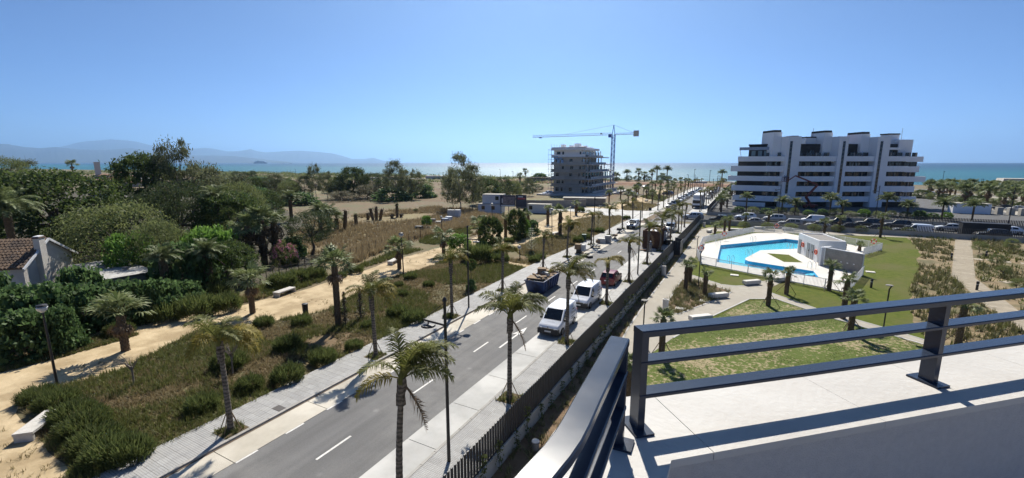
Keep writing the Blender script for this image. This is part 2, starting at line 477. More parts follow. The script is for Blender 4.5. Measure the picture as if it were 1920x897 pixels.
SAND_UP = [(0, 662), (130, 634), (270, 607), (440, 577), (560, 547), (650, 518), (760, 482), (830, 463), (880, 449), (905, 441), (950, 428),
           (1000, 424), (1022, 412), (1050, 398), (1085, 392), (1130, 386), (1165, 381), (1200, 370), (1230, 356)]
SAND_LO = [(1250, 356), (1222, 376), (1180, 394), (1150, 400), (1110, 404), (1080, 411), (1045, 427), (1052, 441), (1010, 446),
           (985, 458), (940, 468), (905, 474), (925, 485), (965, 493), (1000, 498), (985, 502), (930, 492), (893, 482), (872, 478), (838, 488), (790, 505), (750, 517), (715, 528),
           (690, 542), (650, 560), (615, 582), (560, 593), (520, 601), (470, 612), (420, 611), (380, 617), (330, 642), (290, 662), (230, 692), (150, 716),
           (108, 724), (40, 748), (30, 776), (80, 830), (135, 880), (150, 905), (120, 990)]
sand_poly = PX(SAND_UP) + PX(SAND_LO) + [(-45, -10), (-70, 0)]
struct(MB().sheet(rough_poly(sand_poly, 0.22, 1.2, 5), 0.022).build('sandy_path', 'sand'))
med = PX([(0, 684), (100, 655), (200, 627), (240, 622), (262, 628), (225, 640), (120, 670), (0, 700)])
struct(MB().sheet(rough_poly(med, 0.12, 1.0, 6), 0.028).build('grass_verge', 'weedy_soil'))
weed_poly = [G(135, 880), G(80, 830), G(35, 770), G(108, 726)] + PX([(150, 716), (230, 692), (290, 662), (330, 642), (380, 617), (420, 611), (470, 612),
    (520, 601), (560, 593), (615, 582), (650, 560), (690, 542), (715, 528), (750, 517), (790, 505), (838, 488), (872, 478), (893, 482), (930, 492), (985, 502)]) + \
    [(-24.3, 46), (-24.0, 36), (-23.8, 29), (-23.75, 20), (-23.7, 14), (-23.6, 10), (-23.5, 6), (-23.5, 2)]
struct(MB().sheet(rough_poly(weed_poly, 0.2, 1.2, 8), 0.016).build('weed_ground', 'weedy_soil'))
weed2_poly = PX([(925, 485), (905, 474), (940, 468), (985, 458), (1010, 446), (1062, 441), (1092, 444), (1088, 455)]) + [(-24.0, 69), (-24.3, 58), (-24.4, 50.5)] + PX([(994, 498), (965, 493)])
struct(MB().sheet(rough_poly(weed2_poly, 0.2, 1.2, 9), 0.016).build('weed_ground', 'weedy_soil'))
weed3_poly = PX([(1045, 428), (1080, 413), (1105, 408), (1160, 405), (1172, 409), (1140, 431), (1120, 440), (1062, 441)])
struct(MB().sheet(rough_poly(weed3_poly, 0.2, 1.5, 10), 0.016).build('weed_ground', 'weedy_soil'))
weed4_poly = PX([(1165, 390), (1190, 379), (1237, 385), (1213, 396), (1171, 395)])
struct(MB().sheet(rough_poly(weed4_poly, 0.3, 2, 13), 0.052).build('weed_ground', 'weedy_soil'))
weed5_poly = PX([(1200, 370), (1222, 362), (1252, 371), (1243, 379)])
struct(MB().sheet(rough_poly(weed5_poly, 0.3, 2, 14), 0.052).build('weed_ground', 'weedy_soil'))
mat('leaf_litter', (0.045, 0.038, 0.022), (0.07, 0.058, 0.032), 0.8, 0.95, 0.6, 6)
struct(MB().sheet(PX([(-260, 760), (0, 650), (150, 618), (300, 580), (380, 548), (470, 537), (540, 520), (600, 495), (560, 455), (600, 428), (530, 392), (420, 372), (330, 358), (60, 360), (-260, 380)]), 0.013).build('garden_ground', 'leaf_litter'))
verge_poly = PX([(0, 655), (130, 630), (270, 603), (440, 573), (560, 543), (650, 514), (760, 478), (830, 459), (880, 445), (905, 437), (950, 424),
                 (1000, 420), (985, 412), (930, 410), (870, 424), (800, 445), (720, 480), (640, 512), (560, 527), (470, 537), (380, 545), (300, 575), (150, 610), (0, 640)])
struct(MB().sheet(rough_poly(verge_poly, 0.25, 1.5, 11), 0.012).build('weed_ground', 'weedy_soil'))

# ---------------------------------------------------------------- the street
RL, RR = -19.42, -13.75          # carriageway edges
LK, RK = -21.2, -11.86           # kerbs of the two pavements
FX = -8.85                       # garden fence line
X0, X1 = 104.6, 123.4            # the cross street between its two walls
bm = MB()
bm.sheet([(RL, -40), (RR, -40), (RR, 300), (RL, 300)], 0.030)
road = struct(bm.build('road', 'asphalt'))
struct(MB().sheet([(RR, X0 + 2.0), (95, X0 + 2.0), (95, X1 - 1.5), (RR, X1 - 1.5)], 0.034).build('road', 'asphalt_and_shade'))
struct(MB().sheet([(-900, 286), (400, 286), (400, 296), (-900, 296)], 0.038).build('road', 'asphalt'))
# painted dashes
dash = MB().box(0, 0, 0, 0.12, 2.0, 0.004).mesh('dash', 'road_paint')
edash = MB().box(0, 0, 0, 0.11, 1.02, 0.004).mesh('dash', 'road_paint')
k = 0
y = -1.0
while y < 100:
    link('dash', dash, road, (-16.37, y + 0.5, 0.031)); y += 6.55
y = 1.2
while y < 98:
    link('dash', edash, road, (RR + 0.08, y, 0.031)); y += 1.88
y = -2.0
while y < 60:
    link('dash', edash, road, (RL - 0.02 + 0.06, y, 0.031)); y += 2.45
ax, ay = G(1012, 606)
arrow = MB()
arrow.prism([(-0.07, 0), (0.07, 0), (0.07, 3.0), (0.42, 2.7), (0.0, 4.6), (-0.42, 2.7), (-0.07, 3.0)], 0, 0.004)
link('lane_arrow', arrow.mesh('lane_arrow', 'road_paint'), road, (-15.1, 26.2, 0.031))
for i in range(7):
    bmz = MB().box(0, 0, 0, 0.5, 3.2, 0.004)
    link('crossing_stripe', bmz.mesh('crossing_stripe', 'road_paint'), road, (-18.8 + i * 0.78, 100.5, 0.031))

# concrete parking lanes: separate poured bays with open joints
def lane(name, xa, xb, y0, y1, step, m):
    base = struct(MB().sheet([(xa, y0), (xb, y0), (xb, y1), (xa, y1)], 0.012).build(name, 'gutter'))
    n = int((y1 - y0) / step)
    me = MB().box(0, 0, 0, abs(xb - xa) - 0.03, step - 0.035, 0.03).mesh('bay_slab', m)
    for i in range(n):
        link('bay_slab', me, base, ((xa + xb) / 2, y0 + (i + 0.5) * step, 0.0125))
    return base
lane('parking_lane', LK, RL, -20.3, 104.0, 5.0, 'concrete_lane')
lane('parking_lane', RR, RK, -19.0, 103.5, 3.75, 'concrete_grey')
lane('parking_lane', LK, RL, 126.0, 276.0, 5.0, 'concrete_lane')
lane('parking_lane', RR, RK, 126.0, 276.0, 5.0, 'concrete_grey')

# pavements with kerb stones and single slabs where they can be told apart
left_pave = [(LK, -40), (LK, 104), (-24.3, 104), (-24.2, 86), (-23.95, 69), (-24.3, 58), (-24.4, 49), (-24.1, 37), (-23.9, 29), (-23.85, 20), (-23.75, 14), (-23.7, 9), (-23.6, 5), (-23.6, -40)]
bm = MB(); bm.prism(left_pave, 0.004, 0.120)
pl_ = struct(bm.build('pavement', 'paver_far'))
pr_ = struct(MB().prism([(RK, -40), (FX - 0.1, -40), (FX - 0.1, 102.5), (RK, 102.5)], 0.004, 0.120).build('pavement', 'paver_far'))
kerb = MB().box(0, 0, 0, 0.15, 0.98, 0.135).mesh('kerb_stone', 'kerb')
gut = MB().box(0, 0, 0, 0.10, 1.0, 0.008).mesh('gutter_channel', 'gutter')
for i in range(110):
    link('kerb_stone', kerb, pl_, (LK - 0.05, -3 + i, 0.002))
    link('gutter_channel', gut, pl_, (LK + 0.10, -3 + i, 0.0445))
for i in range(104):
    link('kerb_stone', kerb, pr_, (RK + 0.02, -2 + i, 0.0025))
slab = MB().box(0, 0, 0, 0.588, 0.388, 0.012, taper=0.985).mesh('paving_slab', 'paver')
for base, xs, ys in ((pl_, [LK - 0.43 - 0.6 * i for i in range(4)], (6.2, 40.0)), (pr_, [RK + 0.40 + 0.6 * i for i in range(4)], (10.0, 40.0))):
    n = 0; y = ys[0]
    while y < ys[1] and n < 298:
        for x in xs:
            if base is pl_ and x < -23.5: continue
            link('paving_slab', slab, base, (x, y, 0.1125 + R.uniform(-0.0015, 0.0015))); n += 1
        y += 0.4
# iron covers and tree pits
mat('iron', (0.06, 0.05, 0.045), None, 8, 0.6)
mat('pit_soil', (0.09, 0.065, 0.03), (0.13, 0.10, 0.05), 4, 0.95, 0.8, 20)
for q in ((523, 766), (1121, 538), (1127, 528), (905, 543), (1060, 498)):
    x, y = G(*q, 0.12)
    tag(MB().box(0, 0, 0, 0.62, 0.42, 0.012).build('manhole_cover', 'iron', loc=(x, y, 0.1265)),
        {523: 'dark iron cover in the left pavement near the closest palms', 1121: 'dark iron cover in the pavement beside the red car, nearer one', 1127: 'dark iron cover in the pavement beside the red car, farther one', 905: 'dark iron cover in the pavement left of the blue skip', 1060: 'dark iron cover in the left pavement beyond the blue skip'}[q[0]], 'manhole cover', 'service covers in the pavements')
# pale paved apron where the promenade meets the crossing
ap = [(LK, 103.9), (LK, 126.1), (-60, 126), (-60, 119), (-34, 112), (-24.3, 103.9)]
struct(MB().sheet(ap, 0.044).build('pavement', 'concrete_grey'))
struct(MB().prism([(LK, 126.1), (LK, 276), (-26, 276), (-26, 126.1)], 0.004, 0.118).build('pavement', 'concrete_grey'))
struct(MB().prism([(RK, 126.1), (RK, 276), (FX, 276), (FX, 126.1)], 0.004, 0.118).build('pavement', 'concrete_grey'))

# ---------------------------------------------------------------- the garden behind the fence
struct(MB().sheet(keyhole([(FX + 0.1, -6), (70, -6), (70, X0 - 0.1), (FX + 0.1, X0 - 0.1)], POOL), 0.004).build('lawn', 'lawn'))
patchy = PX([(1180, 690), (1240, 640), (1330, 604), (1400, 566), (1452, 562), (1560, 597), (1738, 648), (1800, 672)]) + [(30, 12), (-4, 8)]
struct(MB().sheet(patchy, 0.010).build('lawn', 'lawn_patchy'))
# planting strip along the fence
path_l = PX([(1150, 668), (1180, 612), (1213, 565), (1265, 498), (1305, 444), (1316, 430)])
strip = [(FX + 0.1, -6), (FX + 0.1, 101)] + path_l[::-1] + [(-5.2, 8), (-5.2, -6)]
struct(MB().sheet(strip, 0.013).build('planting_bed', 'bed_soil'))
# printed concrete path
path = path_l + PX([(1330, 427), (1500, 431), (1700, 439), (1920, 449), (2050, 456), (2050, 463), (1920, 455), (1700, 446), (1500, 438), (1345, 434), (1330, 441),
        (1318, 462), (1302, 485), (1290, 505), (1284, 515), (1300, 517), (1330, 527), (1352, 534), (1380, 537), (1402, 536), (1430, 528), (1452, 522), (1470, 528), (1445, 540), (1443, 549), (1530, 579), (1640, 610), (1790, 655), (1860, 676), (1830, 690), (1738, 648), (1560, 597), (1455, 561), (1405, 561),
        (1330, 596), (1262, 634), (1215, 668), (1200, 700), (1195, 780)]) + [(-1.5, 6), (-4.8, 6)]
gpath = struct(MB().sheet(path, 0.020).build('garden_path', 'path_print'))
tri = PX([(1278, 525), (1303, 526), (1358, 542.6), (1367, 546), (1369, 550), (1360.6, 556), (1273.6, 589), (1252, 588), (1252, 567)])
struct(MB().sheet(tri, 0.026).build('planting_bed', 'bed_soil'))
# pale edging strips of the path
def edging(pts, parent, w=0.14, z=0.021, h=0.02):
    bm = MB()
    for a, b in zip(pts[:-1], pts[1:]):
        bm.bar((a[0], a[1], z + h / 2), (b[0], b[1], z + h / 2), w, h)
    bm.build('path_edging', 'concrete_grey', parent)
edging(path_l, gpath); edging(tri + [tri[0]], gpath)
edging(PX([(1284, 515), (1300, 517), (1330, 527), (1352, 534), (1380, 537), (1402, 536), (1430, 528)]), gpath)
edging(PX([(1262, 634), (1330, 596), (1405, 561), (1455, 561), (1560, 597), (1738, 648)]), gpath)
edging(PX([(1445, 540), (1443, 549), (1530, 579), (1640, 610), (1790, 655)]), gpath)
# shrub beds at the right with a plank walk and stepping slabs
shr = PX([(1695, 438), (1920, 452), (2300, 470), (2300, 700), (1860, 676), (1790, 655), (1735, 640), (1708, 585), (1708, 545), (1722, 505), (1724, 470)])
shrub_poly = shr
struct(MB().sheet(rough_poly(shr, 0.25, 1.5, 12), 0.014).build('planting_bed', 'shrub_bed'))
walk = thing('plank_walk', 'pale plank walk leading through the brown shrub beds', 'walkway')
A = [G(1806, 438), G(1806, 520), G(1880, 580), G(1960, 630)]
def lay_planks(parent, P, width, pl, gap, z, name='plank'):
    me = MB().box(0, 0, 0, width, pl, 0.04).mesh(name, 'plank')
    for a, b in zip(P[:-1], P[1:]):
        a = Vector(a); b = Vector(b); d = b - a; n = int(d.length / (pl + gap)); an = math.atan2(d.y, d.x) - PI / 2
        for i in range(n):
            p = a + d * ((i + 0.5) / n); link(name, me, parent, (p.x, p.y, z), an + R.uniform(-0.01, 0.01))
lay_planks(walk, A, 2.0, 0.26, 0.07, 0.0155)
for i, (pp, lb) in enumerate((([(1822, 486), (1870, 490), (1940, 497), (2010, 505)], 'line of pale stepping slabs across the shrub bed, farther of the two lines'),
                              ([(1826, 519), (1870, 526), (1940, 540), (2010, 556)], 'line of pale stepping slabs across the shrub bed, nearer of the two lines'))):
    st = thing('stepping_path', lb, 'path', group='stepping slab lines in the shrub beds')
    lay_planks(st, PX(pp), 1.3, 0.8, 0.35, 0.0155, 'stepping_slab')
# ---------------------------------------------------------------- the terrace we stand on
mat('coping', (0.50, 0.48, 0.445), (0.44, 0.42, 0.39), 1.6, 0.75, 0.1, 30, c3=(0.525, 0.51, 0.48), s3=0.9)
mat('terrace_wall', (0.47, 0.46, 0.45), (0.43, 0.42, 0.415), 30, 0.9, 0.3, 160)
mat('terrace_floor', (0.42, 0.40, 0.37), None, 4, 0.8)
mat('facade_white', (0.72, 0.72, 0.72), (0.66, 0.66, 0.67), 0.3, 0.8)
def rail_paint():
    m, nt, b = _nodes('rail_paint'); N, L = nt.nodes, nt.links
    b.inputs['Base Color'].default_value = (0.030, 0.040, 0.062, 1); b.inputs['Metallic'].default_value = 0.0
    b.inputs['Specular IOR Level'].default_value = 0.32
    g = N.new('ShaderNodeNewGeometry'); n = N.new('ShaderNodeTexNoise'); n.inputs['Scale'].default_value = 9; n.inputs['Detail'].default_value = 6
    L.new(g.outputs['Position'], n.inputs['Vector'])
    mr = N.new('ShaderNodeMapRange'); mr.inputs['To Min'].default_value = 0.17; mr.inputs['To Max'].default_value = 0.27
    L.new(n.outputs['Fac'], mr.inputs['Value']); L.new(mr.outputs[0], b.inputs['Roughness'])
    s = N.new('ShaderNodeTexNoise'); s.inputs['Scale'].default_value = 420; L.new(g.outputs['Position'], s.inputs['Vector'])
    bp = N.new('ShaderNodeBump'); bp.inputs['Strength'].default_value = 0.06; bp.inputs['Distance'].default_value = 0.002
    L.new(s.outputs['Fac'], bp.inputs['Height']); L.new(bp.outputs[0], b.inputs['Normal'])
    MATS['rail_paint'] = m
rail_paint()
ZC = CAM_H - 1.0                    # top of the coping
ZR = CAM_H - 0.6                    # top of the handrail
P1 = Vector((-0.313, 1.565)); E1 = Vector((0.743, 0.669)); N1 = Vector((-0.669, 0.743))
def RR2(s, n): 
    p = P1 + E1 * s + N1 * n
    return (p.x, p.y)
terr = thing('terrace_building', 'white terrace parapet of the building the camera stands on', 'building')
INX, OUX = -0.155, -0.57
s_in = (INX - P1.x + 0.2 * N1.x) / E1.x
cor_in = RR2(s_in, -0.2); s_out = (OUX - P1.x - 0.21 * N1.x) / E1.x; cor_out = RR2(s_out, 0.21)
wall_poly = [(OUX + 0.03, -6), (INX - 0.015, -6), (INX - 0.015, cor_in[1] + 0.01), RR2(7.5, -0.185), RR2(7.5, 0.19), (OUX + 0.03, cor_out[1] - 0.03)]
MB().prism(wall_poly, 0.0, ZC - 0.032).build('parapet_wall', 'terrace_wall', terr)
MB().prism([(INX - 0.05, -6), (INX - 0.05, cor_in[1]), RR2(7.5, -0.22), (9, -6)], 0.0, 11.62).build('building_body', 'facade_white', terr)
MB().prism([(INX - 0.014, -6), (INX - 0.014, cor_in[1] - 0.001), RR2(7.5, -0.186), (9, -6)], 11.621, 11.66).build('terrace_floor', 'terrace_floor', terr)
def cslab(poly): MB().prism(poly, ZC - 0.03, ZC).build('coping_slab', 'coping', terr)
cslab([(OUX, 0.93), (INX, 0.93), (INX, cor_in[1]), RR2(0.20, -0.2), RR2(0.20, 0.21), cor_out])
ss = 0.203
for L_ in (0.78, 0.55, 0.62, 0.95, 0.8, 0.8, 0.8, 0.9):
    cslab([RR2(ss, -0.2), RR2(ss + L_ - 0.0015, -0.2), RR2(ss + L_ - 0.0015, 0.21), RR2(ss, 0.21)]); ss += L_
yy = 0.927
for L_ in (0.8, 0.8, 0.8, 0.8):
    cslab([(OUX, yy - L_ + 0.0015), (INX, yy - L_ + 0.0015), (INX, yy), (OUX, yy)]); yy -= L_

def flat_rail(bm, pts, z, w, h):
    """flat bar following pts (centre line), top at z"""
    P = [Vector(p) for p in pts]; vs = []; n = len(P)
    for i, p in enumerate(P):
        d0 = (P[i] - P[i - 1]).normalized() if i else (P[1] - P[0]).normalized()
        d1 = (P[i + 1] - P[i]).normalized() if i < n - 1 else d0
        t = (d0 + d1).normalized(); nn = Vector((-t.y, t.x)) / max(0.3, t.dot(d1))
        b = 0.004
        for off, zz in ((-w / 2, z - h), (-w / 2, z - b), (-w / 2 + b, z), (w / 2 - b, z), (w / 2, z - b), (w / 2, z - h)):
            q = p + nn * off; vs.append((q.x, q.y, zz))
    fs = []
    for i in range(n - 1):
        for k in range(6):
            a, c = i * 6 + k, i * 6 + (k + 1) % 6
            fs.append((a, a + 6, c + 6, c))
    fs += [tuple(range(6)), tuple(range(n * 6 - 1, n * 6 - 7, -1))]
    bm._add(vs, fs)
rr = thing('railing', 'dark blue-grey metal railing running right along the white parapet', 'railing', group='terrace railings')
WB = 0.068
rail_r = [RR2(0.0, 0.0), RR2(0.75, -0.004), RR2(1.5, 0.0), RR2(2.2, 0.006), RR2(7.4, 0.05)]
for nm, z, h in (('top_rail', ZR, 0.024), ('middle_rail', ZR - 0.118, 0.014), ('bottom_rail', ZR - 0.250, 0.014)):
    bm = MB(); flat_rail(bm, rail_r, z, WB, h); bm.build(nm, 'rail_paint', rr)
RANG = math.atan2(E1.y, E1.x)
for s_ in (0.014, 1.505, 3.0, 4.5, 6.0):
    x, y = RR2(s_, 0.0)
    MB().box(x, y, ZC + 0.008, 0.028, WB - 0.006, ZR - ZC - 0.032, RANG).build('post', 'rail_paint', rr)
    MB().box(x, y, ZC, 0.075, 0.13, 0.009, RANG).build('base_plate', 'rail_paint', rr)
rl = thing('railing', 'dark blue-grey metal railing bending down towards the lower edge', 'railing', group='terrace railings')
rail_l = [(-0.352, 1.452), (-0.322, 1.02), (-0.312, 0.90), (-0.309, 0.84), (-0.311, 0.78), (-0.319, 0.70), (-0.335, 0.50), (-0.38, 0.0), (-0.40, -2.0)]
for nm, z, h in (('top_rail', ZR, 0.024), ('middle_rail', ZR - 0.118, 0.014), ('bottom_rail', ZR - 0.250, 0.014)):
    bm = MB(); flat_rail(bm, rail_l, z, WB, h); bm.build(nm, 'rail_paint', rl, smooth=0.5)
for yy_ in (1.438, 0.0):
    x = -0.351 if yy_ > 1 else -0.38
    MB().box(x, yy_, ZC + 0.008, WB - 0.006, 0.028, ZR - ZC - 0.032, 0.06).build('post', 'rail_paint', rl)
    MB().box(x, yy_, ZC, 0.13, 0.075, 0.009, 0.06).build('base_plate', 'rail_paint', rl)

# ---------------------------------------------------------------- street fence of the garden
def slat_fence(name, label, a, b, wall_h, slat_h, pitch, single, group=None, wall_t=0.2, mslat='fence_metal', post_every=2.4, sw=0.045):
    a = Vector(a); b = Vector(b); L_ = (b - a).length; ang = math.atan2((b - a).y, (b - a).x)
    t = thing(name, label, 'fence', (a.x, a.y, 0), ang, group)
    MB().box(L_ / 2, 0, 0, L_, wall_t, wall_h).build('wall', 'wall_concrete', t)
    MB().box(L_ / 2, 0, wall_h, L_, 0.05, 0.04).build('bottom_rail', mslat, t)
    n = int(L_ / pitch)
    me = MB().box(0, 0, 0, sw * 0.62, sw * 0.35, slat_h).mesh('slat', mslat)
    for i in range(min(n, single)):
        link('slat', me, t, ((i + 0.5) * pitch, 0, wall_h + 0.0415 + R.uniform(-.004, .004)))
    if n > single:
        bm = MB()
        for i in range(single, n): bm.box((i + 0.5) * pitch, 0, wall_h + 0.0415, sw * 0.62, sw * 0.35, slat_h)
        stuff(bm.build('slats', mslat, t))
    return t
# slats cross the frame diagonally: the nearest are picked out one by one
slat_fence('garden_fence', 'long charcoal slat fence on a low wall between street and garden', (FX, 8.0), (FX, 66.0), 0.8, 1.4, 0.215, 300, sw=0.17)
slat_fence('garden_fence', 'charcoal slat fence continuing past the gate post to the cross street', (FX, 69.2), (FX, X0), 0.8, 1.4, 0.215, 0, sw=0.17)
gp = thing('fence_gate', 'dark slatted entrance gate set back in the garden fence', 'gate', (FX, 66.1, 0), 0)
for yy_ in (0.0, 3.0):
    MB().box(0, yy_, 0, 0.5, 0.16, 2.25).build('gate_post', 'fence_metal', gp)
bm = MB()
MB().box(0.9, 1.5, 0.05, 0.05, 2.9, 2.1).build('gate_leaf', 'fence_metal', gp)
MB().box(0.45, 0.1, 0.05, 0.85, 0.05, 2.1).build('side_panel', 'fence_metal', gp)
MB().box(0.45, 2.9, 0.05, 0.85, 0.05, 2.1).build('side_panel', 'fence_metal', gp)
# walls and fences of the cross street
slat_fence('boundary_fence', 'concrete wall with dark slats on the near side of the cross street', (FX, X0), (68, X0 + 0.6), 0.95, 0.95, 0.22, 0, sw=0.15)
slat_fence('boundary_fence', 'concrete wall with dark slats in front of the white apartment block', (FX, X1), (74, X1 + 1.5), 0.9, 1.0, 0.24, 0, sw=0.2)
slat_fence('boundary_fence', 'dark slat fence along the street beyond the crossing', (FX, X1 + 0.2), (FX, 262), 0.7, 1.4, 0.3, 0, sw=0.1)
struct(MB().sheet([(FX + 0.2, X1 + 0.2), (85, X1 + 0.2), (85, 250), (FX + 0.2, 250)], 0.014).build('courtyard', 'asphalt_and_shade'))  # dark colour puts the shade of block and fence into the ground
struct(MB().sheet([(12, X1 + 5), (80, X1 + 8), (80, 133), (12, 129.5)], 0.020).build('planting_bed', 'shrub_bed'))

# ---------------------------------------------------------------- white apartment block
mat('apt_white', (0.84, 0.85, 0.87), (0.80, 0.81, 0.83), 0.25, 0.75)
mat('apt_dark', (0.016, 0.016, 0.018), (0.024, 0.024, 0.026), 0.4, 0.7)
glassmat('dark_glass', (0.02, 0.024, 0.03), 0.08)
glassmat('clear_glass', (0.16, 0.22, 0.24), 0.08)
mat('curtain', (0.34, 0.30, 0.25), None, 2, 0.9)
bx_, by_ = G(1455, 389)
AANG = math.radians(29.0)
apt = thing('apartment_block', 'large white apartment block with stacked balcony bands and dark window strips', 'building', (bx_, by_, 0), AANG)
BANDS = [(13.72, 15.25), (10.65, 12.35), (7.75, 9.30), (4.67, 6.38), (1.6, 3.26)]
def frame_box(u0, u1, v0, v1, z0, z1): return (u0 + u1) / 2, (v0 + v1) / 2, z0, abs(u1 - u0), abs(v1 - v0), z1 - z0
def ABOX(name, m, u0, u1, v0, v1, z0, z1, parent=apt): 
    return MB().box(*frame_box(u0, u1, v0, v1, z0, z1)).build(name, m, parent)
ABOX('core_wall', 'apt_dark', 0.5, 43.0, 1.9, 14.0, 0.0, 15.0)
win_me = MB(); win_me.box(0, 0, 0, 1.5, 0.06, 1.3); win_me = win_me.mesh('window', 'dark_glass')
fr_me = MB()
for x in (-0.78, 0.0, 0.78): fr_me.box(x, -0.01, 0, 0.07, 0.07, 1.3)
mat('window_metal', (0.05, 0.05, 0.052), None, 3, 0.5)
fr_me = fr_me.mesh('window_frame', 'window_metal')
cur_me = MB().box(0, 0, 0, 0.34, 0.03, 1.25).mesh('curtain', 'curtain')
def windows(parent, u0, u1, v, z, n):
    for i in range(n):
        u = u0 + (u1 - u0) * (i + 0.5) / n + R.uniform(-0.15, 0.15)
        w = link('window', win_me, parent, (u, v - 0.04, z))
        link('window_frame', fr_me, w, (0, -0.03, 0))
        if R.random() < 0.35: link('curtain', cur_me, w, (R.choice((-0.45, 0.45)), -0.05, 0.02))
SECT = [(5.2, 16.6, 4), (19.4, 28.1, 4), (31.9, 38.4, 3)]
for u0, u1, n in SECT:
    for k, (z0, z1) in enumerate(BANDS):
        ABOX('balcony', 'apt_white', u0 - 0.2, u1 + 0.2, 0.0, 0.22, z0, z1)
        ABOX('balcony_slab', 'apt_white', u0 - 0.2, u1 + 0.2, 0.22, 1.95, z0, z0 + 0.25)
        j = u0 + (u1 - u0) * (0.35 if k % 2 else 0.62)
        ABOX('balcony_panel', 'apt_white', j, u1 + 0.15, -0.035, 0.0, z0 + 0.02, z1 - 0.02)
        windows(apt, u0 + 0.3, u1 - 0.3, 1.88, z1 - 0.2, n)
for k, (z0, z1) in enumerate(BANDS):
    e = (43.6, 42.8, 45.2, 42.2, 43.2)[k]
    ABOX('balcony', 'apt_white', 38.6, e, 0.5 + 0.1, 0.85, z0 - 0.15, z1 - 0.1)
    ABOX('balcony', 'apt_white', e - 0.25, e, 0.86, 8.0, z0 - 0.15, z1 - 0.1)
    ABOX('balcony_slab', 'apt_white', 38.6, e - 0.26, 0.86, 2.0, z0 - 0.1, z0 + 0.15)
    windows(apt, 38.8, 42.6, 1.88, z1 - 0.2, 2)
# stair towers with a tall glazed slot
for u0, u1, us, top, back in ((1.2, 5.2, 2.3, 21.0, 22.4), (16.6, 19.4, 18.1, 21.0, 22.3), (28.1, 31.9, 29.3, 20.9, 21.9)):
    ABOX('stair_tower', 'apt_white', u0, u1, -0.5, 5.5, 0.0, top)
    st = ABOX('stair_slot', 'dark_glass', us - 0.38, us + 0.38, -0.54, -0.503, 4.2, 19.6)
    for i in range(13): ABOX('slot_mullion', 'stone_grey', us - 0.38, us + 0.38, -0.58, -0.543, 4.6 + i * 1.18, 4.72 + i * 1.18, st)
    ABOX('lift_tower', 'apt_white', u0 - 2.6, u0 - 0.003, 2.6, 8.5, 15.0, back)
    ABOX('lift_tower', 'apt_white', u0, u0 + 1.6, 5.503, 9.0, 15.0, back - 0.8)
    ABOX('roof_cap', 'apt_dark', u0 - 2.65, u0 - 0.4, 2.5, 8.3, back, back + 0.6)
# penthouse storey set back behind the top parapet
for u0, u1, n in ((5.2, 13.9, 2), (19.4, 25.4, 1), (33.4, 37.8, 1)):
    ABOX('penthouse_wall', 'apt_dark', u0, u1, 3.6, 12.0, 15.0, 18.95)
    windows(apt, u0 + 0.4, u1 - 0.4, 3.58, 15.7, n)
ABOX('roof_slab', 'apt_white', 33.0, 38.6, 2.8, 9.0, 17.2, 17.9); ABOX('roof_slab', 'apt_white', 34.0, 42.6, 6.0, 12.0, 18.96, 20.4)
ABOX('roof_wall', 'apt_white', 38.4, 42.8, 4.0, 9.0, 15.0, 20.3)
ABOX('roof_cap', 'apt_dark', 34.2, 37.4, 5.9, 9.5, 20.41, 21.1); ABOX('roof_box', 'apt_white', 37.0, 40.5, 6.5, 9.5, 20.41, 21.9); ABOX('roof_cap', 'apt_dark', 36.9, 40.6, 6.4, 9.6, 21.9, 22.3)
for u0, u1, z in ((6.6, 8.4, 21.2), (11.0, 14.0, 20.9)):
    ABOX('roof_box', 'curtain' if False else 'apt_white', u0, u1, 6.0, 9.0, 18.96, z); ABOX('roof_cap', 'apt_dark', u0 - 0.1, u1 + 0.1, 5.9, 9.1, z, z + 0.35)
ABOX('roof_beam', 'apt_white', 8.4, 11.0, 6.2, 6.4, 20.2, 20.4)
mat('orange_plastic', (0.65, 0.09, 0.02), None, 3, 0.5)
ABOX('roof_pallet', 'orange_plastic', 21.0, 23.4, 5.0, 6.4, 18.96, 19.4)
for u_, z_, h_ in ((13.6, 20.9, 3.0), (41.6, 20.3, 3.6)):
    MB().tube([(u_, 7, z_), (u_, 7, z_ + h_)], 0.05, 5).build('antenna', 'stone_grey', apt)
# left wing bends back from the street
LW = thing('apartment_wing', 'left wing of the white apartment block, bent back with terraces', 'building', (bx_ + 1.25 * math.cos(AANG), by_ + 1.25 * math.sin(AANG), 0), AANG - math.radians(33))
ABOX('core_wall', 'apt_dark', -12.6, -0.3, 1.8, 12.0, 0.0, 15.0, LW)
for k, (z0, z1) in enumerate(BANDS):
    e = (-12.6, -14.4, -15.0, -13.8, -13.2)[k]
    ABOX('balcony', 'apt_white', e, -0.1, 0.0, 0.22, z0, z1, LW); ABOX('balcony', 'apt_white', e, e + 0.22, 0.223, 7.0, z0, z1, LW)
    ABOX('balcony_slab', 'apt_white', e + 0.223, -0.1, 0.223, 1.85, z0, z0 + 0.25, LW)
    windows(LW, -5.5, -0.6, 1.78, z1 - 0.2, 2)
ABOX('roof_wall', 'apt_dark', -10.0, -2.6, 3.0, 9.0, 15.0, 18.6, LW)
mat('blue_film', (0.30, 0.36, 0.46), (0.2, 0.26, 0.38), 2.0, 0.5)
ABOX('pergola_awning', 'blue_film', -12.6, -2.2, 2.0, 2.9, 17.2, 18.1, LW)
for u_ in (-9.2, -7.4, -5.8): ABOX('window', 'clear_glass', u_, u_ + 1.1, 2.93, 2.99, 15.3, 17.0, LW)
MB().tube([(-12.0, 2.4, 15.25), (-12.4, 2.4, 17.2)], 0.08, 5).build('pergola_post', 'white_metal', LW)
ABOX('roof_cap', 'apt_dark', -10.2, -2.4, 2.8, 9.2, 18.61, 19.0, LW)
ABOX('ground_wall', 'apt_white', -13.0, -4.0, -1.2, -0.9, 0.0, 1.25, LW)
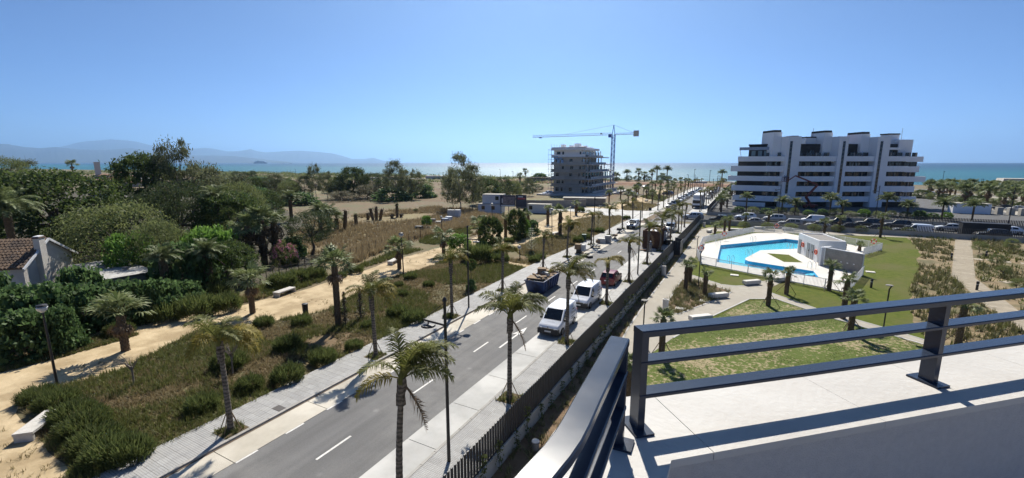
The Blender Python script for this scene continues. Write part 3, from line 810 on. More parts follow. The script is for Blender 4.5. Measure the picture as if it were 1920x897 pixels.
# white garden wall and gatehouse beside the block
gw = thing('gatehouse', 'small white gatehouse wall right of the apartment block', 'building', (*G(1815, 400), 0), 0.06)
MB().box(0, 0, 0, 7.5, 3.0, 2.6).build('wall', 'apt_white', gw); MB().box(0, 0, 2.6, 7.7, 3.2, 0.12).build('roof_slab', 'wall_concrete', gw)
for i in range(6):
    x, y = G(1850 + i * 22, 401 + i * 1.3)
    tag(MB().box(0, 0, 0, 1.1, 1.5, 1.9).build('garden_pier', 'wall_concrete', loc=(x, y, 0)), '%s pale concrete pier right of the small gatehouse' % ORD[i], 'pier', 'concrete piers')
rt = thing('beach_pavilion', 'beige flat-roofed beach pavilion at the far right by the sea', 'building', (*G(1912, 357), 0), -0.1)
mat('beige', (0.5, 0.46, 0.4), None, 1, 0.8)
MB().box(3, 3, 0, 16, 8, 3.2).build('wall', 'apt_dark', rt); MB().box(3, 3, 3.2, 20, 11, 2.4, taper=0.96).build('roof', 'beige', rt)

# ---------------------------------------------------------------- unfinished block with scaffold
mat('raw_concrete', (0.54, 0.535, 0.53), (0.44, 0.435, 0.43), 0.35, 0.9, 0.3, 3, c3=(0.40, 0.38, 0.35), s3=0.12)
mat('block_wall', (0.54, 0.51, 0.47), (0.45, 0.43, 0.40), 0.5, 0.9)
mat('tarp_blue', (0.12, 0.27, 0.55), (0.3, 0.45, 0.65), 1.2, 0.6)
mat('steel', (0.30, 0.31, 0.32), None, 3, 0.5, metal=0.4)
CX0, CX1, CY0 = -73.2, -58.2, 172.5
con = thing('unfinished_block', 'grey concrete apartment block under construction behind scaffolding', 'building', (CX0, CY0, 0), 0)
FH = 2.95
W_ = CX1 - CX0
YE = [44, 41, 38, 33, 29, 26, 22]
for k in range(7):
    z = 0.6 + FH * k
    if k < 6:
        MB().box(W_ / 2 + (0.9 if k else 0.2), (YE[k] - 0.6) / 2 - 0.6, z, W_ + 3.6 - 0.35 * k, YE[k] + 0.6, 0.32).build('floor_slab', 'raw_concrete', con)
    if k in (4, 5): m_ = 'apt_white'
    else: m_ = 'raw_concrete'
    if k: MB().box(W_ / 2 - 0.3, -0.75, z + 0.33, W_ - 0.4, 0.18, 0.95).build('parapet', m_ if k == 5 else 'raw_concrete', con)
    if k < 6:
        MB().box(W_ / 2 - 0.8, (YE[k] - 9) / 2, z + 0.325, W_ - 3.0, YE[k] - 9, FH - 0.33).build('wall', 'apt_white' if k == 5 else 'block_wall', con)
        for c_ in range(int(YE[k] / 4.2)):
            MB().box(W_ + 0.9 - 0.35 * k, 1.0 + c_ * 4.0, z + 0.325, 0.3, 0.3, FH - 0.335).build('column', 'raw_concrete', con)
            MB().box(W_ - 2.26, 2.6 + c_ * 4.0, z + 0.5, 0.1, 1.9, 2.0).build('window_opening', 'dark_glass', con)
        MB().box(W_ + 2.4 - 0.5 * k, (YE[k] - 5) / 2 + 1.5, z + 0.325, 0.14, YE[k] - 5, 0.75).build('parapet', 'raw_concrete', con)
        for i, (u_, w_) in enumerate(((2.3, 1.5), (4.3, 0.8), (8.2, 1.3), (11.8, 0.6))):
            if (k + i) % 4 == 3: continue
            MB().box(u_ + 0.4 * (k % 2), -0.06, z + 1.0, w_, 0.1, 1.45).build('window_opening', 'dark_glass', con)
zt = 0.6 + FH * 6
MB().box(W_ / 2 - 0.2, 8, zt, W_ - 0.2, 19, 0.9).build('roof_slab', 'apt_white', con)
for u_, v_, w_, h_ in ((3.6, 3, 1.5, 2.0), (6.4, 6, 2.0, 1.7), (9.2, 5, 2.2, 2.4), (10.6, 9, 2.0, 1.6)): MB().box(u_, v_, zt + 0.9, w_, 2.4, h_ - 0.4).build('roof_box', 'apt_white', con)
MB().box(W_ / 2, 12, zt + 0.9, 10, 8, 0.6).build('roof_box', 'apt_white', con)
MB().box(W_ / 2 + 2, 16, 0, W_ + 12, 46, 0.6).build('plinth', 'raw_concrete', con)
for u_, z_, w_, h_ in ((1.9, 15.0, 1.9, 1.2), (3.9, 15.0, 1.3, 1.0), (3.0, 13.6, 1.1, 1.3), (4.7, 13.5, 1.0, 1.3)):
    MB().box(u_, -0.92, z_ - 0.3, w_, 0.1, h_).build('tarpaulin', 'tarp_blue', con)
sc_ = thing('scaffold', 'steel tube scaffold up the left side of the unfinished block', 'scaffold', (CX0, CY0, 0))
bm = MB()
for i in range(4):
    for j in range(2):
        bm.tube([(-0.5 - j * 1.2, -0.3 + i * 3.0, 0.6), (-0.5 - j * 1.2, -0.3 + i * 3.0, 21.0 - 2 * j)], 0.05, 4)
for i in range(6):
    for j in range(2): bm.tube([(0.5 + i * 2.9, -1.1 - 0.8 * j, 0.6), (0.5 + i * 2.9, -1.1 - 0.8 * j, 12.5)], 0.045, 4)
bm.build('upright', 'steel', sc_)
bm = MB(); bp_ = MB()
for k in range(10):
    z = 2.6 + k * 2.0
    if z < 20:
        for j in range(2):
            bm.tube([(-0.5 - j * 1.2, -0.4, z), (-0.5 - j * 1.2, 8.9, z)], 0.045, 4)
        bm.tube([(-0.4, -0.3, z), (-2.2, -0.3, z)], 0.04, 4)
        bp_.box(-1.1, 4.2, z - 0.08, 1.1, 9.2, 0.06)
    if z < 12:
        bm.tube([(0.3, -1.1, z), (15.2, -1.1, z)], 0.04, 4); bm.tube([(0.3, -1.9, z + 1), (15.2, -1.9, z + 1)], 0.04, 4)
        bp_.box(7.7, -1.5, z - 0.08, 14.8, 0.6, 0.05)
bm.build('ledger', 'steel', sc_); bp_.build('deck_board', 'plank', sc_)
# site yard
yard = thing('site_wall', 'grey site wall in front of the unfinished block', 'wall', (0, 0, 0))
pts = PX([(968, 390), (1010, 391), (1075, 391), (1098, 388)])
for a, b in zip(pts[:-1], pts[1:]):
    bm = MB(); bm.bar((a[0], a[1], 1.2), (b[0], b[1], 1.2), 0.25, 2.4); bm.build('wall_panel', 'stone_grey', yard)
sh = thing('site_shed', 'long low flat-roofed site shed before the unfinished block', 'shed', (*G(1096, 385), 0), 0.3)
MB().box(0, 0, 0, 13, 4, 2.3).build('wall', 'stone_grey', sh); MB().box(0, 0, 2.3, 13.6, 4.6, 0.15).build('roof', 'wall_concrete', sh)

# tower crane
mat('crane_blue', (0.02, 0.06, 0.26), (0.03, 0.08, 0.3), 2, 0.5)
mat('crane_pale', (0.55, 0.56, 0.55), None, 2, 0.5)
cr_x, cr_y = -57.8, 208.8
DJ = Vector((-37.1, 22.0)); DJ = Vector((DJ.x * math.cos(YAW) - DJ.y * math.sin(YAW), DJ.x * math.sin(YAW) + DJ.y * math.cos(YAW))).normalized()
crane = thing('tower_crane', 'blue lattice tower crane with a long pale jib over the site', 'crane', (cr_x, cr_y, 0), math.atan2(DJ.y, DJ.x))
bm = MB(); HT = 26.6
for a in (-0.7, 0.7):
    for b in (-0.7, 0.7): bm.bar((a, b, 0), (a, b, HT), 0.2)
z = 0.3; s_ = 1
while z < HT - 1.3:
    for a, b, c, d in ((-.7, -.7, .7, -.7), (-.7, .7, .7, .7), (-.7, -.7, -.7, .7), (.7, -.7, .7, .7)):
        p, q = ((a, b), (c, d)) if s_ > 0 else ((c, d), (a, b))
        bm.bar((p[0], p[1], z), (q[0], q[1], z + 1.3), 0.1); bm.bar((a, b, z), (c, d, z), 0.1)
    z += 1.3; s_ = -s_
bm.build('mast', 'crane_blue', crane)
bm = MB()
for a in (-0.6, 0.6): bm.bar((a, 0, HT), (0, 0, HT + 4.2), 0.22)
bm.build('apex', 'crane_blue', crane)
def lattice(x0, x1, z, h, w, m, name):
    bm = MB(); n = max(2, int(abs(x1 - x0) / 1.5)); dx = (x1 - x0) / n
    for s in (-1, 1): bm.bar((x0, s * w, z), (x1, s * w, z), 0.13)
    bm.bar((x0, 0, z + h), (x1, 0, z + h), 0.11)
    for i in range(n):
        for s in (-1, 1):
            bm.bar((x0 + i * dx, s * w, z), (x0 + (i + .5) * dx, 0, z + h), 0.06); bm.bar((x0 + (i + .5) * dx, 0, z + h), (x0 + (i + 1) * dx, s * w, z), 0.06)
    return bm.build(name, m, crane)
lattice(0.8, 43.0, HT - 0.4, 1.0, 0.5, 'crane_pale', 'jib'); lattice(-0.8, -11.0, HT - 0.4, 0.7, 0.5, 'crane_pale', 'counter_jib')
bm = MB(); bm.tube([(0, 0, HT + 4.1), (24, 0, HT + 0.7)], 0.05, 4); bm.tube([(0, 0, HT + 4.1), (-9.5, 0, HT + 0.3)], 0.05, 4); bm.build('tie_rod', 'steel', crane)
MB().box(-10.6, 0, HT - 1.4, 2.2, 1.2, 2.6).build('counterweight', 'beige', crane)
MB().box(1.5, 0.9, HT - 1.6, 1.1, 1.0, 1.5).build('cab', 'crane_blue', crane)
MB().box(38.5, 0, HT - 0.9, 1.4, 0.9, 0.35).build('trolley', 'crane_blue', crane)
MB().box(6.0, 0, HT + 0.0, 0.8, 0.8, 0.7).build('winch', 'steel', crane)

# ---------------------------------------------------------------- site cabins and billboard
mat('cabin_white', (0.62, 0.64, 0.66), (0.55, 0.57, 0.6), 0.8, 0.6)
def cabin(t, cx, cy, z, lx, ly, h, rz, wins):
    w = MB().box(cx, cy, z, lx, ly, h, rz).build('cabin_unit', 'cabin_white', t)
    MB().box(cx, cy, z + h, lx + 0.1, ly + 0.1, 0.12, rz).build('roof', 'wall_concrete', w)
    c, s = math.cos(rz), math.sin(rz)
    for u in wins:
        x = cx + u * c - (-ly / 2 - 0.02) * s; y = cy + u * s + (-ly / 2 - 0.02) * c
        MB().box(x, y, z + 0.95, 0.9, 0.06, 1.0, rz).build('window', 'dark_glass', w)
cb = thing('site_cabin', 'two-storey stack of white site cabins at the field edge', 'cabin', (*G(922, 399), 0), 0.30, 'site cabins')
cabin(cb, 0, 0, 0.1, 6.4, 4.4, 2.35, 0, (-1.8, 0.9)); cabin(cb, 0.6, 0.4, 2.6, 5.6, 3.6, 2.3, 0, (1.2,))
cb2 = thing('site_cabin', 'low white site cabin right of the billboard', 'cabin', (*G(1012, 400), 0), 0.2, 'site cabins')
cabin(cb2, 0, 0, 0.1, 6.2, 2.6, 2.3, 0, (-2.2,))
mat('board_dark', (0.02, 0.025, 0.05), (0.04, 0.05, 0.08), 1.5, 0.5)
mat('board_photo', (0.32, 0.27, 0.27), (0.10, 0.09, 0.11), 1.2, 0.5, coord='obj')
mat('board_red', (0.35, 0.07, 0.09), None, 2, 0.5)
bb = thing('billboard', 'dark two-panel development billboard with a picture and red stripe', 'billboard', (*G(962, 402), 0), 0.35)
for x in (-3.2, -1.2, 1.4, 3.2): MB().box(x, 0.1, 0, 0.16, 0.16, 2.0).build('leg', 'stone_grey', bb)
MB().box(-1.4, 0, 2.0, 4.1, 0.12, 3.0).build('panel', 'board_dark', bb); MB().box(2.1, 0, 2.0, 2.8, 0.12, 3.1).build('panel', 'board_dark', bb)
MB().box(-1.2, -0.075, 2.6, 3.2, 0.02, 2.0).build('picture', 'board_photo', bb); MB().box(2.2, -0.075, 3.9, 2.0, 0.02, 0.45).build('stripe', 'board_red', bb)
MB().box(-1.4, -0.075, 2.08, 3.7, 0.02, 0.34).build('caption_strip', 'cabin_white', bb); MB().box(2.0, -0.075, 4.45, 1.2, 0.02, 0.3).build('logo_strip', 'cabin_white', bb)
MB().box(-2.85, -0.08, 2.9, 0.3, 0.02, 1.2).build('figure_mark', 'cabin_white', bb)

# ---------------------------------------------------------------- old house at the left
mat('plaster', (0.68, 0.64, 0.57), (0.55, 0.52, 0.46), 0.9, 0.9, 0.4, 8, c3=(0.54, 0.5, 0.45), s3=0.5)
mat('barrel_tile', (0.12, 0.078, 0.05), (0.19, 0.125, 0.082), 1.4, 0.9, 0.4, 10, c3=(0.075, 0.052, 0.04), s3=0.7)
hx, hy = G(55, 566)
gaz = YAW + math.radians(17)            # heading of the gable wall, measured left of the street
house = thing('old_house', 'old whitewashed house with barrel tile roof and chimney at the left edge', 'house', (hx, hy, 0), gaz)
# local: +Y runs along the gable, -X along the ridge (away to the left)
GW, HL, EH, AH = 7.2, 15.0, 3.5, 5.6
bm = MB()
pr = [(0, 0), (GW, 0), (GW, EH), (GW / 2, AH), (0, EH)]
bm._add([(0, y, z) for y, z in pr] + [(-HL, y, z) for y, z in pr], [(0, 1, 2, 3, 4), (9, 8, 7, 6, 5), (0, 4, 9, 5), (1, 6, 7, 2), (0, 5, 6, 1), (4, 3, 8, 9), (3, 2, 7, 8)])
bm.build('wall', 'plaster', house)
roof = MB()
def slope_pt(side, t, x, lift): # t 0 at ridge, 1 at eave (overhang to 1.1)
    y = GW / 2 + side * (GW / 2 + 0.35) * t; z = AH + 0.12 - (AH - EH) * t * (GW / 2 + 0.35) / (GW / 2) + lift
    return (x, y, z)
for side in (-1, 1):
    roof._add([slope_pt(side, 0, 0.25, 0), slope_pt(side, 0, -HL, 0), slope_pt(side, 1, -HL, 0), slope_pt(side, 1, 0.25, 0)] +
              [slope_pt(side, 0, 0.25, -.1), slope_pt(side, 0, -HL, -.1), slope_pt(side, 1, -HL, -.1), slope_pt(side, 1, 0.25, -.1)],
              [(0, 1, 2, 3), (7, 6, 5, 4), (0, 3, 7, 4), (3, 2, 6, 7)])
rf = roof.build('roof', 'barrel_tile', house)
tl = MB()
for side in (-1, 1):
    for c in range(int(HL / 0.3)):
        x = 0.1 - c * 0.3
        for r_ in range(11):
            t0, t1 = r_ / 11, (r_ + 1.12) / 11
            j = R.uniform(-0.02, 0.02)
            ring = []
            for t, rad in ((t0, 0.10), (t1, 0.13)):
                for a in range(5):
                    an = PI * a / 4
                    ring.append(slope_pt(side, min(t, 1.02), x + j + math.cos(an) * rad, math.sin(an) * rad * 0.9 + 0.01 + (0.03 if t == t1 else 0)))
            tl._add(ring, [(a, a + 1, a + 6, a + 5) for a in range(4)] + [(5, 6, 7, 8, 9)])
stuff(tl.build('roof_tile', 'barrel_tile', rf))
for s in (-1, 1):
    bm = MB(); bm.bar(slope_pt(s, 0.0, 0.3, -0.08), slope_pt(s, 1.02, 0.3, -0.08), 0.12, 0.2); bm.build('verge_board', 'white_wall', rf)
ch = MB().box(0.25, 2.3, 0.0, 0.5, 0.85, 5.9).build('chimney', 'plaster', house)
MB().box(0.25, 2.3, 5.9, 0.6, 0.95, 0.16).build('chimney_band', 'barrel_tile', ch); MB().box(0.25, 2.3, 6.06, 0.45, 0.75, 0.08).build('chimney_cap', 'white_wall', ch)
for x_ in (-3.4, -8.0):
    w = MB().box(x_, -0.03, 0.9, 2.2, 0.06, 2.0).build('window', 'dark_glass', house)
    MB().box(x_, -0.09, 0.9, 0.14, 0.05, 2.0).build('window_frame', 'white_wall', w)
    MB().box(x_, -0.09, 2.2, 2.2, 0.05, 0.12).build('window_frame', 'white_wall', w)
    bm = MB()
    for i in range(9): bm.box(x_ - 1.0 + i * 0.25, -0.35, 0.95, 0.03, 0.03, 0.8)
    bm.box(x_, -0.35, 1.75, 2.1, 0.05, 0.05); bm.build('window_rail', 'black_metal', w)
shed = thing('lean_to_shed', 'low shed with a pale flat sheet roof beside the old house', 'shed', (*G(215, 545), 0), gaz - 0.9)
MB().box(0, 0, 0, 10.5, 4.0, 2.3).build('wall', 'stone_grey', shed)
mat('old_sheet', (0.50, 0.49, 0.47), (0.30, 0.29, 0.27), 0.8, 0.8)
for i in range(7): MB().box(-4.6 + i * 1.55, R.uniform(-.1, .1), 2.36 + R.uniform(-.03, .06), 1.5, 4.4, 0.06, R.uniform(-.03, .03)).build('roof_sheet', 'old_sheet', shed)
for i in range(3): MB().box(-3 + i * 2.6, R.uniform(-1, 1), 2.5, 0.5, 0.3, 0.25, R.random()).build('roof_stone', 'stone_grey', shed)

# ---------------------------------------------------------------- swimming pool
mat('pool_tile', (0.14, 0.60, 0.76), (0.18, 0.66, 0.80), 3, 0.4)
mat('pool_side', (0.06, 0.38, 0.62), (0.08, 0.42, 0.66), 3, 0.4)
def water_mat():
    m, nt, b = _nodes('pool_water'); N, L = nt.nodes, nt.links
    tr = N.new('ShaderNodeBsdfTransparent'); tr.inputs[0].default_value = (0.72, 0.93, 0.97, 1)
    gl = N.new('ShaderNodeBsdfGlossy'); gl.inputs['Roughness'].default_value = 0.03
    fr = N.new('ShaderNodeFresnel'); fr.inputs['IOR'].default_value = 1.2
    ms = N.new('ShaderNodeMixShader'); L.new(fr.outputs[0], ms.inputs[0]); L.new(tr.outputs[0], ms.inputs[1]); L.new(gl.outputs[0], ms.inputs[2])
    g = N.new('ShaderNodeNewGeometry'); n = N.new('ShaderNodeTexNoise'); n.inputs['Scale'].default_value = 2.5; n.inputs['Detail'].default_value = 4; L.new(g.outputs['Position'], n.inputs['Vector'])
    bp = N.new('ShaderNodeBump'); bp.inputs['Strength'].default_value = 0.25; bp.inputs['Distance'].default_value = 0.05; L.new(n.outputs['Fac'], bp.inputs['Height'])
    L.new(bp.outputs[0], gl.inputs['Normal']); L.new(bp.outputs[0], fr.inputs['Normal'])
    L.new(ms.outputs[0], N['Material Output'].inputs['Surface']); MATS['pool_water'] = m
water_mat()
DECK = [G(x, y, 0.0) for x, y in [(1316, 496), (1308, 483), (1318, 459), (1412, 438.5), (1470, 438), (1651, 470), (1612, 478), (1616, 516), (1588, 550)]]
dk = MB(); dk.sheet(keyhole(DECK, POOL), 0.12)
n = len(DECK)
for i in range(n):
    a, b = DECK[i], DECK[(i + 1) % n]; dk.quad((a[0], a[1], 0.0), (b[0], b[1], 0.0), (b[0], b[1], 0.12), (a[0], a[1], 0.12))
deck = struct(dk.build('pool_deck', 'pool_deck'))
pool = thing('swimming_pool', 'angular turquoise swimming pool set in a white deck', 'pool')
b_ = MB()
n = len(POOL)
for i in range(n):
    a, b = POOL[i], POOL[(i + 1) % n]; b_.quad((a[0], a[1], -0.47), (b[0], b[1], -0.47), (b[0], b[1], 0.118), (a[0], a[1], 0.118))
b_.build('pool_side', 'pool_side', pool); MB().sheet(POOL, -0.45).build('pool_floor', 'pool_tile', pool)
struct(MB().sheet(POOL, -0.03).build('water', 'pool_water'))
for i in range(4):
    a = Vector(G(1500, 500.0 + 0, 0.0)); 
    MB().box(*G(1524 - i * 3, 512 - i * 0.4), -0.44, 1.8 , 0.5, 0.32 - i * 0.06, 1.2).build('step', 'pool_tile', pool)
struct(MB().sheet([G(x, y, 0.124) for x, y in [(1438, 475), (1479, 478), (1505, 492.5), (1470, 491.5)]], 0.124).build('lawn', 'lawn'))
# pool house
A_ = Vector(G(1494, 475)); B_ = Vector(G(1531, 493.5)); hv = (B_ - A_); hl = hv.length; han = math.atan2(hv.y, hv.x)
ph = thing('pool_house', 'white pool house with grey doors and a gravel roof', 'building', (A_.x, A_.y, 0.12), han)
MB().box(hl / 2, 1.6, 0, hl, 3.2, 2.8).build('wall', 'white_wall', ph)
MB().box(hl / 2, 1.6, 2.8, hl - 0.4, 2.8, 0.05).build('gravel_roof', 'stone_grey', ph)
bm = MB()
for c in ((hl / 2, 0.1, hl, 0.2), (hl / 2, 3.1, hl, 0.2), (0.1, 1.6, 0.2, 2.79), (hl - 0.1, 1.6, 0.2, 2.79)): bm.box(c[0], c[1], 2.801, c[2], c[3], 0.16)
bm.build('roof_parapet', 'white_wall', ph)
for f_ in (0.07, 0.50, 0.69):
    d_ = MB().box(hl * f_ + 0.35, -0.03, 0.02, 0.85, 0.06, 2.1).build('door', 'steel', ph)
    MB().box(hl * f_ + 0.65, -0.09, 1.0, 0.06, 0.06, 0.2).build('handle', 'black_metal', d_)
W1 = Vector(G(1541, 500)); W2 = Vector(G(1614, 516)); wv = W2 - W1
shw = thing('shower_wall', 'grey stone-clad shower wall beside the pool house', 'wall', (W1.x, W1.y, 0.12), math.atan2(wv.y, wv.x))
wl_ = wv.length
MB().box(wl_ / 2, 0.15, 0, wl_ - 0.01, 0.2, 2.45).build('wall', 'white_wall', shw)
for i in range(11): MB().box(wl_ / 2 + 0.1, 0.025, 0.02 + i * 0.215, wl_ - 0.25, 0.05 + 0.02 * (i % 3), 0.207).build('stone_course', 'stone_grey', shw)
for i in range(5): MB().box(wl_ * (0.17 + 0.16 * i), -0.05, 0.95, 0.14, 0.07, 0.1).build('shower_tap', 'white_metal', shw)
MB().box(-0.15, 0.6, 0, 0.25, 1.9, 2.45).build('side_wall', 'white_wall', shw)
# white fence round the deck
def pool_fence(a, b, label, h=1.15):
    a = Vector(a); b = Vector(b); L_ = (b - a).length
    t = thing('pool_fence', label, 'fence', (a.x, a.y, 0.0), math.atan2((b - a).y, (b - a).x), 'white fence runs around the pool')
    n = max(1, round(L_ / 2.0))
    me = MB().box(0, 0, 0, 0.06, 0.06, h + 0.05).mesh('post', 'white_metal')
    for i in range(n + 1): link('post', me, t, (0.03 + (L_ - 0.06) * i / n, 0, 0.02))
    MB().box(L_ / 2, 0, h, L_, 0.03, 0.05).build('top_rail', 'white_metal', t); MB().box(L_ / 2, 0, 0.16, L_, 0.03, 0.05).build('bottom_rail', 'white_metal', t)
    bm = MB()
    for i in range(int(L_ / 0.13)): bm.box(0.06 + i * 0.13, 0, 0.212, 0.016, 0.05, h - 0.215)
    stuff(bm.build('slats', 'white_metal', t))
FN = [G(x, y, 0.0) for x, y in [(1314, 497), (1306.5, 483), (1317, 457.5), (1412, 437), (1471, 437), (1653, 470.5)]]
for a, b, lb in zip(FN[:-1], FN[1:], ('short white fence at the left corner of the pool', 'white fence along the left side of the pool deck', 'white slat fence behind the left end of the pool',
                                       'white slat fence behind the middle of the pool', 'long white slat fence behind the pool house')): pool_fence(a, b, lb)
pool_fence(G(1314, 497), G(1589, 551.5), 'long white slat fence in front of the pool')
pool_fence(G(1589, 551.5), G(1618, 517), 'short white fence at the right end of the pool')
pool_fence(G(1653, 470.5), G(1618, 481), 'short white fence at the far right corner of the deck')
# lifebuoys
mat('buoy', (0.62, 0.09, 0.04), (0.55, 0.07, 0.03), 3, 0.5)
for i, (x, y, z_, lb) in enumerate(((1357, 452, 1.3, 'on the left rear fence of the pool'), (1455, 437, 1.4, 'on the rear fence behind the pool'), (1636, 468, 1.3, 'on the fence at the far right corner'),
                              (1313, 492, 2.0, 'by the lamp post at the left pool corner'), (1583, 548, 1.5, 'on the near right corner of the pool fence'))):
    gx, gy = G(x, y); t = thing('lifebuoy', 'orange lifebuoy ring ' + lb, 'lifebuoy', (gx, gy - 0.12, z_), 0.3, 'lifebuoys around the pool')
    MB().torus((0, 0, 0), 0.33, 0.085).build('ring', 'buoy', t)
    for q in range(4):
        an = PI / 4 + q * PI / 2; MB().box(0.33 * math.cos(an), 0, 0.33 * math.sin(an) - 0.09, 0.10, 0.19, 0.18).build('band', 'white_metal', t)
for i, (u_, z_, lb) in enumerate(((0.30, 1.55, 'on the white wall between the pool house doors'), (0.95, 1.35, 'at the right end of the pool house wall'))):
    p = A_ + hv * u_ + Vector((math.sin(han), -math.cos(han))) * 0.12
    t = thing('lifebuoy', 'orange lifebuoy ring ' + lb, 'lifebuoy', (p.x, p.y, z_ + 0.12), han, 'lifebuoys around the pool'); MB().torus((0, 0, 0), 0.31, 0.085).build('ring', 'buoy', t)
# pool ladders
mat('chrome', (0.7, 0.7, 0.7), None, 2, 0.2, metal=1.0)
for x, y, lb in ((1412, 455, 'at the back edge of the pool'), (1346, 463, 'at the left corner of the pool'), (1404, 482, 'at the tip of the deck peninsula'), (1482, 468.5, 'beside the pool house'), (1370, 494, 'at the front edge of the pool'), (1522, 506, 'at the pool steps')):
    gx, gy = G(x, y); t = thing('pool_ladder', 'chrome ladder rails ' + lb, 'ladder', (gx, gy, 0.12), 0.4, 'pool ladders')
    for s in (-0.28, 0.28): MB().tube([(s, 0.5, 0), (s, 0.45, 0.75), (s, 0.2, 0.95), (s, -0.15, 0.9), (s, -0.3, 0.6), (s, -0.32, -0.6)], 0.03, 6).build('rail', 'chrome', t)
    for k in range(2): MB().box(0, -0.32, -0.25 - 0.2 * k, 0.5, 0.08, 0.03).build('tread', 'chrome', t)
# ---------------------------------------------------------------- foliage materials
leafmat('leaf_dark', (0.034, 0.060, 0.020), (0.107, 0.142, 0.040))
leafmat('leaf_euc', (0.076, 0.090, 0.045), (0.189, 0.201, 0.107))
leafmat('leaf_olive', (0.101, 0.131, 0.045), (0.239, 0.265, 0.101))
leafmat('leaf_bright', (0.089, 0.176, 0.032), (0.189, 0.316, 0.063))
leafmat('leaf_pine', (0.034, 0.056, 0.024), (0.089, 0.111, 0.045))
leafmat('leaf_fig', (0.056, 0.107, 0.034), (0.140, 0.215, 0.082))
leafmat('leaf_grey', (0.144, 0.135, 0.091), (0.268, 0.248, 0.165))
leafmat('leaf_shrub', (0.059, 0.085, 0.024), (0.159, 0.183, 0.061))
leafmat('palm_green', (0.095, 0.11, 0.028), (0.205, 0.205, 0.06), 0.35)
leafmat('palm_yellow', (0.182, 0.156, 0.026), (0.312, 0.247, 0.052), 0.35)
leafmat('palm_dead', (0.13, 0.085, 0.05), (0.22, 0.15, 0.09), 0.2)
leafmat('fan_green', (0.091, 0.123, 0.041), (0.227, 0.259, 0.115), 0.3)
leafmat('weed_green', (0.088, 0.104, 0.028), (0.190, 0.199, 0.060), 0.3)
leafmat('weed_dry', (0.2, 0.15, 0.075), (0.34, 0.27, 0.15), 0.45)
leafmat('weed_brown', (0.16, 0.135, 0.06), (0.28, 0.225, 0.11), 0.45)
leafmat('straw', (0.23, 0.175, 0.095), (0.40, 0.32, 0.19), 0.3)
leafmat('bed_grass', (0.11, 0.115, 0.045), (0.24, 0.22, 0.10), 0.3)
leafmat('flower_pink', (0.45, 0.16, 0.22), (0.55, 0.28, 0.34), 0.3)
leafmat('grass_blade', (0.06, 0.095, 0.016), (0.12, 0.155, 0.035), 0.35)
mat('bark', (0.13, 0.10, 0.075), (0.07, 0.055, 0.04), 5, 0.95, 0.8, 18, coord='obj')
mat('bark_pale', (0.24, 0.20, 0.16), (0.14, 0.115, 0.09), 3, 0.95, 0.5, 14, coord='obj')
def palm_bark():
    m = mat('palm_bark', (0.20, 0.17, 0.135), (0.11, 0.09, 0.07), 6, 0.95, 0.8, 22, coord='obj'); nt = m.node_tree; N, L = nt.nodes, nt.links; b = N['Principled BSDF']
    src = b.inputs['Base Color'].links[0].from_socket; g = N.new('ShaderNodeTexCoord'); w = N.new('ShaderNodeTexWave'); w.bands_direction = 'Z'; w.inputs['Scale'].default_value = 1.7; w.inputs['Distortion'].default_value = 5.0; w.inputs['Detail'].default_value = 3; w.inputs['Detail Scale'].default_value = 2.5
    L.new(g.outputs['Object'], w.inputs['Vector']); r = N.new('ShaderNodeMapRange'); r.inputs['To Min'].default_value = 0.5; r.inputs['To Max'].default_value = 1.25; L.new(w.outputs['Fac'], r.inputs['Value'])
    v = N.new('ShaderNodeVectorMath'); v.operation = 'SCALE'; L.new(src, v.inputs[0]); L.new(r.outputs[0], v.inputs['Scale']); L.new(v.outputs[0], b.inputs['Base Color'])      # ring scars of shed fronds
palm_bark()
mat('palm_boot', (0.11, 0.075, 0.045), (0.17, 0.12, 0.07), 7, 0.95, 0.6, 22, coord='obj')
mat('stake', (0.20, 0.14, 0.08), None, 4, 0.9)

# ---------------------------------------------------------------- leaf clouds
def leaf_quads(C, size, rng, up=0.3, aspect=0.55):
    """C (n,3) leaf centres -> quads"""
    n = len(C)
    a = rng.normal(size=(n, 3)); a /= np.linalg.norm(a, axis=1)[:, None]
    b = rng.normal(size=(n, 3)); b[:, 2] *= 1 - up
    b -= a * (a * b).sum(1)[:, None]; b /= np.linalg.norm(b, axis=1)[:, None] + 1e-9
    s = size * rng.uniform(0.6, 1.3, (n, 1))
    V = np.stack([C - a * s * .5, C - b * s * aspect * .5 + a * s * .05, C + a * s * .5, C + b * s * aspect * .5 + a * s * .05], 1).reshape(-1, 3)
    F = np.arange(n * 4).reshape(n, 4)
    return V, F

def crown_mesh(name, seed, m, clumps, per, size, shape, shell=0.5, sig=0.12, aspect=0.55):
    """unit crown: x,y in -1..1, z in 0..1; shape(t) gives the radius at height t"""
    rng = np.random.default_rng(seed); C = []
    while len(C) < clumps:
        t = rng.uniform(0.02, 0.98); rad = shape(t)
        r = rad * rng.uniform(shell, 1.0) ** 0.6; an = rng.uniform(0, 2 * PI)
        if rad <= 0.02: continue
        C.append((r * math.cos(an), r * math.sin(an), t))
    C = np.array(C); out = []
    for c in C:
        k = rng.integers(int(per * .6), int(per * 1.4)); s = sig * rng.uniform(0.6, 1.35)
        q = rng.normal(size=(k, 3)) * np.array([s, s, s * 0.42]); out.append(c + q)
    P = np.vstack(out); P[:, 2] = np.clip(P[:, 2], 0.0, 1.08)
    V, F = leaf_quads(P, size, rng, aspect=aspect)
    return np_mesh(name, V, F, m), C

